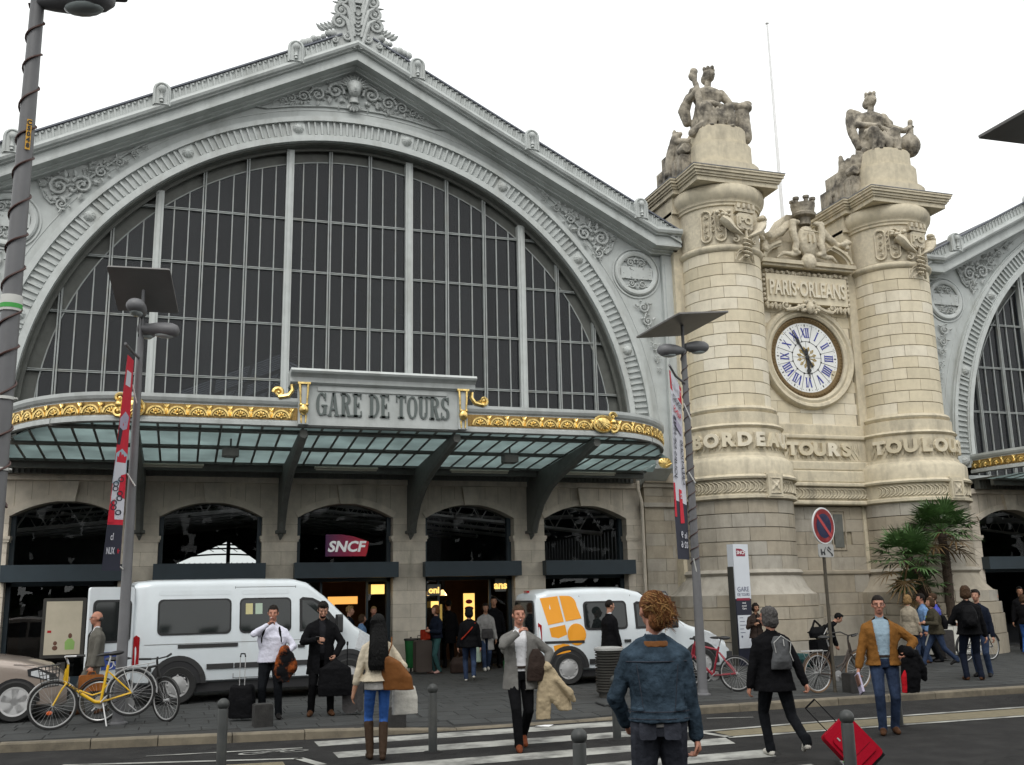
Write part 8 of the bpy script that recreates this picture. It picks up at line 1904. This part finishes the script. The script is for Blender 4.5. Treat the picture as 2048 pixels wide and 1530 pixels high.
# 5 man in a grey blazer crossing
T, d = person('man in a tweed blazer and white shirt crossing the stripes, hand at his mouth', (4.2, 12.85, 0), R(172), 1.77, 'skin_red', 'hair_brown', 'crop', 'cloth_shirtwhite', 'cloth_black', 'shoe_red', dict(mat='cloth_grey', hem=-.2, opening=.085, bulk=.024, flare=.02, name='blazer'), [(.06, .2, 0, .1), (-.07, -.22, .06, 0)], [(.05, .26, 1.44), (-.3, .1, .98)], [(.9, .2, -.7), (-.9, -.4, 0)], girth=1.06, sh=1.1, vox=.009, head=(.1, -.02), curl=(1.0, .9))
b = MB(); b.box((0, .128, d['P'].z + .075), (.15, .02, .03)); b.box((0, .141, d['P'].z + .075), (.035, .008, .03)); sub(T, 'belt', b, 'leather_dark')
F = Fig(); w = d['W'][1]; F.chain([w + Vector((.02, -.1, .04)), w + Vector((-.02, .08, .02))], [.07, .07], 0); F.loft([(w + Vector((-.26, .06, -.52)), .1, .05, .5), (w + Vector((-.18, .05, -.36)), .16, .07, .4), (w + Vector((-.1, .04, -.18)), .15, .08, .2), (w + Vector((-.02, .02, .02)), .09, .09)], 0); F.loft([(w + Vector((.04, .06, -.62)), .09, .04, -.2), (w + Vector((.02, .06, -.4)), .1, .06), (w + Vector((-.02, .04, -.05)), .09, .07)], 0); F.chain([w + Vector((-.15, .1, -.15)), w + Vector((-.3, .12, -.3)), w + Vector((-.36, .1, -.4))], [.05, .05, .03], 0); held(T, 'folded_raincoat', 'beige raincoat draped over the arm of the blazer man', 'coat', F, 'cloth_tan', .011, .012)
F = Fig(); F.loft([(Vector((-.17, .17, .84)), .11, .05), (Vector((-.19, .18, 1.0)), .12, .065), (Vector((-.2, .17, 1.15)), .1, .06), (Vector((-.19, .16, 1.24)), .04, .04)], 0); held(T, 'dark_satchel', 'dark brown leather satchel under the arm of the blazer man', 'bag', F, 'leather_dark', .011)
b = MB(); a = d['hd'](.01, .105, -.055); b.tube([a, a + Vector((.012, .05, -.004))], .004, 6); held(T, 'cigarette', 'cigarette at the mouth of the blazer man', 'cigarette', b, 'white_paint')
# 6 denim jacket, back view, close to the camera
T, d = person('person with an auburn bun in a denim jacket, back turned, close to the camera', (3.30, 6.9, 0), R(-22), 1.90, 'skin_red', 'hair_auburn', 'bun', 'cloth_shirtwhite', 'cloth_jeansgrey', 'shoe_black', dict(mat='cloth_denimblue', hem=.0, opening=0, bulk=.024, flare=.008, sleeve=.95, name='denim_jacket'), [(.1, .05, 0, .1), (-.11, -.05, 0, -.1)], [(.25, .06, .80), (-.21, .2, .9)], [(.6, -.8, -.1), (-.7, -.6, 0)], girth=1.0, sh=1.03, lw=1.14, vox=.008, head=(.35, 0), curl=(.9, .9))
at = d['at']; s = d['s']
b = MB(); P = [at(.385, x, -.150 + .09 * (abs(x) / .2) ** 2.2) for x in [-.2 + .02 * k for k in range(21)]]; b.tube(P, .0045, 5); sub(T, 'yoke_seam', b, 'cloth_jeansgrey')
b = MB(); P = [at(.07, x, -.158 + .1 * (abs(x) / .2) ** 2.4) for x in [-.2 + .02 * k for k in range(21)]]; b.tube(P, .004, 5); P = [at(.025, x, -.158 + .1 * (abs(x) / .2) ** 2.4) for x in [-.2 + .02 * k for k in range(21)]]; b.tube(P, .003, 5); sub(T, 'waist_seam', b, 'cloth_jeansgrey')
for q in (-1, 1):
    b = MB(); P = [at(.07 + .3 * t, q * (.10 + .035 * t), -.150 + .012 * t) for t in [k / 8 for k in range(9)]]; b.tube(P, .003, 5); sub(T, 'back_seam', b, 'cloth_jeansgrey')
    b = MB(); b.tube([at(.09, q * .18, -.08), at(.085, q * .14, -.128), at(.09, q * .1, -.148)], .013, 6, flat=(0, 1, 0)); sub(T, 'side_tab', b, 'cloth_denimblue')
F = Fig(); F.loft([(at(-.03), .178, .132), (at(.015), .178, .132)], 0); sub(T, 'shirt_hem', F, 'cloth_greyknit', .010)
F = Fig(); F.loft([(at(.475, 0, -.025), .098 * s, .085 * s), (at(.515, 0, -.025), .08 * s, .075 * s)], 0); sub(T, 'collar', F, 'leather_brown', .009)
for q in (-1, 1):
    b = MB(); b.rbox(at(-.05, q * .08, -.122), (.12, .012, .12), .02, 2, 'y'); sub(T, 'back_pocket', b, 'cloth_jeansgrey')
# 7 grey-haired walker with a red suitcase
T, d = person('grey haired person in a long black parka walking away with a backpack', (6.78, 10.95, 0), R(-8), 1.70, 'skin_red', 'hair_grey', 'bob', 'cloth_black', 'cloth_jeansblack', 'shoe_white', dict(mat='cloth_black', hem=-.16, opening=0, bulk=.035, flare=.035, name='parka'), [(.2, -.35, .12, .2), (-.06, .12, 0, 0)], [(.34, -.16, .82), (-.3, .06, .82)], [(.5, -.6, -.4), (-.7, -.7, 0)], girth=1.1, sh=1.08, vox=.010, head=(.7, 0), curl=(1.2, .8))
F = Fig(); at = d['at']; F.loft([(at(.1, .02, -.19), .13, .05), (at(.2, .02, -.21), .125, .08), (at(.32, .02, -.21), .09, .075), (at(.42, .02, -.2), .105, .07), (at(.49, .02, -.17), .06, .05)], 0); held(T, 'backpack', 'dark grey backpack with pale piping on the black parka', 'backpack', F, 'cloth_greyback', .010)
b = MB(); b.tube([at(.3, -.07, -.27), at(.42, -.09, -.27), at(.5, .02, -.24), at(.42, .13, -.27), at(.3, .1, -.29), at(.2, .14, -.28)], .006, 5); b.tube([at(.38, .03, -.29), at(.46, .03, -.275)], .006, 5); sub(T, 'backpack_piping', b, 'alu')
S = thing('red_suitcase', 'big red wheeled suitcase pulled by the walker in the black parka', 'suitcase', (7.22, 9.75, .02), 0); S.scale = (.74, .74, .74)
S.rotation_euler = Euler((R(-14), R(-40), R(-14)), 'XYZ')
b = MB(); b.rbox((0, .16, .43), (.50, .30, .72), .06, 4, 'y'); b.build('shell', 'suitcase_red', S); b = MB(); b.rbox((0, .0, .42), (.40, .06, .5), .04, 3, 'y'); b.build('front_pocket', 'suitcase_red', S); b = MB(); b.rbox((0, .16, .06), (.48, .28, .06), .03, 2); b.build('base', 'case_black', S)
for q in (-1, 1):
    b = MB(); b.lathe([(0, -.02), (.045, -.02), (.045, .02), (0, .02)], (q * .2, .3, .045), 14, axis='x'); b.build('castor', 'case_black', S); b = MB(); b.tube([(q * .1, .28, .78), (q * .1, .28, 1.22)], .008, 6); b.build('pull_rod', 'case_black', S)
b = MB(); b.tube([(-.1, .28, 1.22), (.1, .28, 1.22)], .014, 8); b.build('pull_grip', 'case_black', S)
for q in (-.12, .12): b = MB(); b.rbox((q, -.035, .62), (.02, .02, .06), .008, 2, 'y'); b.build('zip_pull', 'alu', S)
b = MB(); b.box((-.28, .1, .32), (.01, .16, .09), (.3, 0, .2)); b.build('luggage_tag', 'white_paint', S); b = MB(); b.box((-.285, .02, .30), (.012, .08, .12), (.3, 0, .2)); b.build('tag_cover', 'sticker_green', S)
b = MB(); b.box2(-.19, .19, -.034, -.03, .3, .304); b.build('zip_line', 'case_black', S)
# 8 man in a brown suede jacket
T, d = person('man in a brown suede jacket, blue shirt and jeans walking to the camera', (9.15, 12.0, 0), R(150), 1.80, 'skin_red', 'hair_dark', 'crop', 'cloth_shirtblue', 'cloth_jeans', 'shoe_brown', dict(mat='cloth_brown', hem=-.06, opening=.105, bulk=.03, flare=.02, name='suede_jacket'), [(.09, .08, 0, .15), (-.08, -.06, 0, -.1)], [(.33, .1, .84), (-.28, .14, 1.02)], [(.8, -.6, -.2), (-.9, -.4, -.1)], girth=1.08, sh=1.1, vox=.009, head=(-.05, 0), glasses=True, curl=(1.0, 1.0))
b = MB(); b.box((0, .13, d['P'].z + .06), (.16, .02, .03)); sub(T, 'belt', b, 'leather_dark')
F = Fig(); w = d['W'][1]; F.chain([w + Vector((.02, -.1, .03)), w + Vector((-.02, .08, .02))], [.08, .08], 0); F.loft([(w + Vector((-.0, .05, -.5)), .11, .05), (w + Vector((-.02, .05, -.3)), .13, .08), (w + Vector((-.02, .03, -.05)), .1, .09)], 0); F.chain([w + Vector((-.1, .02, .0)), w + Vector((-.17, .0, -.2)), w + Vector((-.2, 0, -.32))], [.06, .07, .04], 0); held(T, 'folded_jacket', 'black jacket with red lining over the arm of the brown jacket man', 'jacket', F, 'cloth_black', .011, .012)
F = Fig(); F.loft([(w + Vector((.08, .07, -.5)), .035, .04), (w + Vector((.07, .08, -.3)), .04, .05), (w + Vector((.05, .08, -.2)), .02, .03)], 0); held(T, 'red_lining', 'red lining hanging from the black jacket of the brown jacket man', 'lining', F, 'cloth_red', .010)
b = MB(); w = d['W'][0]; b.box((w.x + .01, w.y + .04, w.z - .2), (.03, .16, .26), (.35, .1, .2)); held(T, 'magazine', 'rolled red magazine in the hand of the brown jacket man', 'magazine', b, 'banner_mauve')
b = MB(); b.box((w.x + .03, w.y + .06, w.z - .16), (.02, .12, .14), (.35, .1, .2)); sub(T, 'magazine_cover', b, 'print_brown')
# 9 man with a black backpack, back view, and his companion
T, d = person('man in a dark jacket with a black backpack standing by the planter', (14.9, 16.8, .12), R(-25), 1.80, 'skin', 'hair_brown', 'curly', 'cloth_black', 'cloth_navy', 'shoe_brown', dict(mat='cloth_black', hem=-.08, opening=0, bulk=.035, flare=.02), [(.13, 0, 0, .5), (-.13, .02, 0, -.1)], [(.3, .05, .82), (-.2, .25, 1.05)], girth=1.08, sh=1.12, vox=.012, head=(-.35, .12))
F = Fig(); at = d['at']; F.loft([(at(.06, -.04, -.2), .15, .07), (at(.2, -.04, -.24), .16, .1), (at(.36, -.04, -.22), .14, .09), (at(.47, -.04, -.18), .09, .06)], 0); F.ell(at(.16, -.04, -.31), (.1, .04, .09), 0); held(T, 'backpack', 'bulky black backpack of the man by the planter', 'backpack', F, 'case_black')
T, d = person('person in a navy jacket half hidden behind the man with the black backpack', (15.65, 17.35, .12), R(120), 1.72, 'skin', 'hair_dark', 'short', 'cloth_navy', 'cloth_jeans', 'shoe_black', dict(mat='cloth_navy', hem=-.06, opening=0, bulk=.03), vox=.014)
# 10 man in a long black coat before the van
T, d = person('man in a long black overcoat in profile in front of the white delivery van', (8.35, 19.55, .12), R(-82), 1.66, 'skin', 'hair_dark', 'crop', 'cloth_shirtwhite', 'cloth_black', 'shoe_black', dict(mat='cloth_black', hem=-.42, opening=.03, bulk=.03, flare=.05, name='overcoat'), [(.1, .15, 0, 0), (-.1, -.15, .02, 0)], [(.25, .1, .8), (-.25, .0, .8)], girth=1.08, vox=.012)
# 11 woman by the totem with a white bag
T, d = person('woman in a dark suit standing at the totem with a hand to her face', (13.35, 22.2, .12), R(160), 1.50, 'skin_tan', 'hair_dark', 'bob', 'cloth_black', 'cloth_charcoal', 'shoe_black', dict(mat='leather_dark', hem=-.14, opening=.02, bulk=.025, flare=.03), None, [(.1, .28, 1.18), (-.1, .28, 1.3)], vox=.013, female=True, head=(.35, .1))
F = Fig(); F.loft([(Vector((-.3, .08, .55)), .16, .05), (Vector((-.3, .08, .7)), .16, .06), (Vector((-.3, .08, .82)), .14, .04)], 0); F.chain([(-.42, .08, .82), (-.3, .06, 1.0), (-.18, .08, .82)], [.012] * 3, 0); held(T, 'tote_bag', 'pale tote bag of the woman at the totem', 'bag', F, 'canvas_white', .013)
# 12 person bending over luggage
T, d = person('person in black bending over a bag by the tower base', (14.95, 22.1, .12), R(-115), 1.62, 'skin', 'hair_black', 'short', 'cloth_black', 'cloth_olive', 'shoe_black', dict(mat='cloth_black', hem=-.1, opening=0, bulk=.03), [(.12, .0, 0, .1), (-.12, .04, 0, -.1)], [(.15, .5, .5), (-.12, .52, .48)], lean=(2.4, 0), vox=.014, hipz=.86, head=(0, .5))
F = Fig(); F.loft([((14.35, 21.8, .12), .16, .3), ((14.35, 21.8, .3), .2, .34), ((14.35, 21.8, .42), .12, .24)], 0); o = F.done('duffel_bag', 'cloth_teal', None, .015, 2, .01, 9); tag(o, 'dark teal duffel bag on the ground under the bending person', 'bag')
S = thing('luggage_cart_pile', 'black suitcase with a sports bag on top beside the bending person', 'luggage', (14.3, 21.0, .12), R(10))
b = MB(); b.rbox((0, 0, .36), (.42, .3, .6), .05, 3, 'y'); b.build('suitcase', 'case_black', S); F = Fig(); F.loft([((-.05, 0, .7), .22, .13), ((-.05, 0, .82), .24, .14), ((-.05, 0, .95), .16, .1)], 0); F.chain([(-.25, 0, .85), (-.12, 0, 1.1), (.12, 0, .92)], [.025] * 3, 0); F.done('sports_bag', 'case_black', S, .014, 2); b = MB(); b.tube([(.0, -.15, .78), (.1, -.16, .92), (.16, -.14, .78)], .012, 5); b.build('bag_piping', 'alu', S, True)
# 13 woman in an olive hoodie striding
T, d = person('woman in an olive hoodie and jeans striding past the planter', (16.75, 19.95, .12), R(75), 1.56, 'skin', 'hair_brown', 'bob', 'cloth_olive', 'cloth_jeans', 'shoe_black', dict(mat='cloth_olive', hem=-.1, opening=0, bulk=.035, flare=.02, name='hoodie'), [(.1, .38, 0, 0), (-.1, -.42, .1, 0)], [(.16, .32, 1.1), (-.16, .32, 1.12)], vox=.013, lean=(.12, 0), female=True, girth=1.12)
F = Fig(); at = d['at']; F.loft([(at(.02, 0, -.2), .13, .07), (at(.2, 0, -.24), .15, .1), (at(.38, 0, -.2), .12, .07)], 0); held(T, 'backpack', 'black backpack of the woman in the olive hoodie', 'backpack', F, 'case_black', .014)
b = MB(); b.add([d['at'](.3, .1, .16), d['at'](.33, .02, .17), d['at'](.38, .05, .165), d['at'](.36, .12, .155)], [(0, 1, 2, 3)]); mk('print_lime', (.5, .6, .05), .6); sub(T, 'printed_badge', b, 'print_lime')
# 14-16 group at the palms
person('fair haired woman in a beige coat by the palm planter', (16.95, 21.1, .12), R(-70), 1.62, 'skin', 'hair_blond', 'bob', 'cloth_beige', 'cloth_jeans', 'shoe_brown', dict(mat='cloth_beige', hem=-.2, opening=0, bulk=.03, flare=.02), vox=.015, female=True)
person('man in a light blue jacket facing the beige coat woman by the palms', (17.45, 21.2, .12), R(70), 1.64, 'skin_red', 'hair_dark', 'short', 'cloth_lightblue', 'cloth_jeans', 'shoe_brown', dict(mat='cloth_lightblue', hem=-.08, opening=.05, bulk=.03), vox=.015)
person('person in a royal blue and navy jacket beside the palms', (17.9, 21.3, .12), R(60), 1.64, 'skin', 'hair_brown', 'short', 'cloth_navy', 'cloth_jeansblack', 'shoe_black', dict(mat='clock_blue', hem=-.05, opening=.06, bulk=.03), vox=.015)
S = thing('wheeled_case', 'black wheeled case standing against the white planter', 'suitcase', (18.35, 21.6, .12), R(15)); b = MB(); b.rbox((0, 0, .4), (.42, .28, .7), .06, 3, 'y'); b.build('shell', 'case_grey', S); b = MB(); b.tube([(-.1, .1, .7), (-.1, .1, 1.0), (.1, .1, 1.0), (.1, .1, .7)], .01, 5); b.build('handle', 'case_black', S)
# 17-19 right edge group
person('person in a red cap at the frame edge group by the second hall', (21.9, 23.6, .12), R(-120), 1.64, 'skin', 'cloth_red', 'crop', 'cloth_black', 'cloth_jeans', 'shoe_brown', dict(mat='cloth_black', hem=-.05, opening=0, bulk=.03), vox=.016)
person('woman in a black top and blue jeans holding papers at the frame edge', (21.75, 22.4, .12), R(-60), 1.55, 'skin', 'hair_brown', 'bob', 'cloth_black', 'cloth_bluejeans', 'leather_brown', dict(mat='cloth_black', hem=-.04, opening=0, bulk=.025), None, [(.14, .3, 1.05), (-.12, .3, 1.05)], vox=.016, female=True)
person('tall man in black at the frame edge behind the woman with papers', (22.55, 23.3, .12), R(150), 1.76, 'skin_tan', 'hair_black', 'short', 'cloth_black', 'cloth_jeansblack', 'shoe_black', dict(mat='cloth_black', hem=-.08, opening=0, bulk=.03), vox=.016)
# 20-26 people at the doors
T, d = person('woman with a red shoulder bag and dark green coat waiting beside the door', (5.95, 24.7, .12), R(110), 1.60, 'skin', 'hair_auburn', 'bob', 'cloth_black', 'cloth_teal', 'shoe_pink', dict(mat='cloth_navy', hem=-.02, opening=0, bulk=.035), None, [(.1, .2, 1.15), (-.1, .25, 1.1)], vox=.014, female=True)
b = MB(); b.rbox((.12, .24, .92), (.3, .1, .24), .05, 3, 'y'); held(T, 'shoulder_bag', 'red shoulder bag of the woman beside the door', 'bag', b, 'cloth_redbag')
F = Fig(); F.loft([((6.5, 24.45, .14), .26, .13), ((6.5, 24.45, .35), .28, .14), ((6.5, 24.45, .5), .2, .1)], 0); F.chain([(6.4, 24.45, .48), (6.5, 24.45, .7), (6.6, 24.45, .48)], [.014] * 3, 0); o = F.done('holdall', 'leather_dark', None, .014, 2, .006); tag(o, 'brown holdall beside the woman with the red bag', 'bag')
T, d = person('woman in black walking into the station with a strap across her back', (6.02, 21.9, .12), R(-12), 1.56, 'skin', 'hair_black', 'bob', 'cloth_black', 'cloth_jeans', 'shoe_white', dict(mat='cloth_black', hem=-.12, opening=0, bulk=.035, flare=.02), [(.08, -.28, .1, 0), (-.08, .15, 0, 0)], None, vox=.014, female=True)
F = Fig(); at = d['at']; F.chain([at(.46, .14, -.06), at(.3, .02, -.17), at(.08, -.2, -.14)], [.016] * 3, 0); held(T, 'bag_strap', 'dark red strap across the back of the woman walking in', 'strap', F, 'cloth_redbag')
T, d = person('woman in a pale cardigan and white top coming out of the door', (7.3, 25.0, .12), R(170), 1.62, 'skin_tan', 'hair_dark', 'bob', 'cloth_greyknit', 'cloth_jeans', 'shoe_white', dict(mat='cloth_greyknit', hem=-.4, opening=.07, bulk=.03, flare=.03, name='cardigan'), [(.06, .2, 0, 0), (-.06, -.1, 0, 0)], None, vox=.014, female=True)
F = Fig(); F.loft([((-.02, .2, .78), .15, .05), ((-.02, .2, .95), .15, .06), ((-.02, .2, 1.02), .13, .04)], 0); held(T, 'handbag', 'charcoal handbag of the woman in the pale cardigan', 'bag', F, 'case_grey', .014)
F = Fig(); w = d['W'][0]; F.loft([(w + Vector((0, .05, -.55)), .12, .06), (w + Vector((0, .05, -.25)), .12, .06), (w + Vector((0, .04, -.1)), .04, .03)], 0); held(T, 'plastic_bag', 'pale green plastic bag of the woman in the pale cardigan', 'bag', F, 'paper_green', .014)
person('tall man in black standing in the doorway behind the cardigan woman', (7.75, 25.75, .12), R(165), 1.78, 'skin_tan', 'hair_black', 'short', 'cloth_black', 'cloth_black', 'shoe_black', dict(mat='cloth_black', hem=-.08, opening=0, bulk=.03), vox=.016)
person('dark clothed person inside the doorway between the lit signs', (6.75, 26.6, .12), R(0), 1.72, 'skin_tan', 'hair_black', 'short', 'cloth_black', 'cloth_black', 'shoe_black', dict(mat='cloth_black', hem=-.3, opening=0, bulk=.03), vox=.016)
person('short blond haired woman looking out of the middle door', (4.55, 25.5, .12), R(170), 1.60, 'skin_red', 'hair_blond', 'crop', 'cloth_redbag', 'cloth_black', 'shoe_black', dict(mat='cloth_black', hem=-.1, opening=.05, bulk=.03), vox=.015, female=True)
person('fair haired youth in a navy jacket at the middle door', (3.92, 25.4, .12), R(-110), 1.62, 'skin', 'hair_blond', 'short', 'cloth_navy', 'cloth_jeans', 'shoe_black', dict(mat='cloth_navy', hem=-.05, opening=0, bulk=.03), vox=.015)
person('child in a blue denim jacket at the middle door', (4.2, 25.2, .12), R(-90), 1.42, 'skin', 'hair_brown', 'bob', 'cloth_lightblue', 'cloth_jeans', 'shoe_black', dict(mat='cloth_lightblue', hem=-.05, opening=0, bulk=.03), vox=.015)
# loose luggage
S = thing('trolley_case', 'black soft wheeled case with extended handle beside the white shirt man', 'suitcase', (.95, 16.75, .12), R(160)); F = Fig(); F.loft([((0, 0, .04), .19, .13), ((0, 0, .3), .2, .14), ((0, 0, .5), .18, .12), ((0, 0, .54), .14, .09)], 0, p=4); F.done('shell', 'case_black', S, .012, 2, .004, 9)
b = MB(); b.tube([(-.06, .09, .5), (-.06, .09, .96)], .007, 6); b.tube([(.02, .09, .5), (.02, .09, .96)], .007, 6); b.build('pull_rod', 'chrome', S, True); b = MB(); b.tube([(-.06, .09, .95), (-.05, .09, 1.0), (.01, .09, 1.0), (.02, .09, .95)], .012, 6); b.build('pull_grip', 'case_black', S, True); b = MB(); b.lathe([(0, -.02), (.045, -.02), (.045, .02), (0, .02)], (-.16, -.1, .045), 14, axis='x'); b.build('castor', 'chrome', S)
S = thing('trolley_case', 'grey hard case with a tall handle beside the man in the black coat', 'suitcase', (2.62, 16.75, .12), R(170)); b = MB(); b.rbox((0, 0, .32), (.24, .2, .58), .09, 4, 'y'); b.build('shell', 'case_grey', S); b = MB(); b.rbox((-.16, .02, .28), (.1, .18, .46), .05, 3, 'y'); b.build('side_pocket', 'case_grey', S); b = MB(); b.tube([(.05, .06, .6), (.05, .06, 1.1)], .009, 6); b.tube([(.05, .06, 1.08), (.05, .0, 1.12)], .016, 6); b.build('pull_rod', 'case_black', S, True)
S = thing('trolley_case', 'brown upright suitcase standing against the stone pier by the green bin', 'suitcase', (5.62, 24.75, .12), R(5)); b = MB(); b.rbox((0, 0, .42), (.4, .26, .74), .05, 3, 'y'); b.build('shell', 'suit_brown', S); b = MB(); b.tube([(-.1, .08, .75), (-.1, .08, .9), (.1, .08, .9), (.1, .08, .75)], .01, 5); b.build('handle', 'case_black', S, True)
S = thing('green_bag', 'bright green and black bag on the ground by the doorway', 'bag', (7.75, 24.3, .12), 0); F = Fig(); F.loft([((0, 0, .04), .2, .14), ((0, 0, .24), .22, .15), ((0, 0, .36), .12, .08)], 0); F.done('bag', 'green_plastic', S, .015, 2, .01, 9)
bpy.data.scenes.remove(TMP)
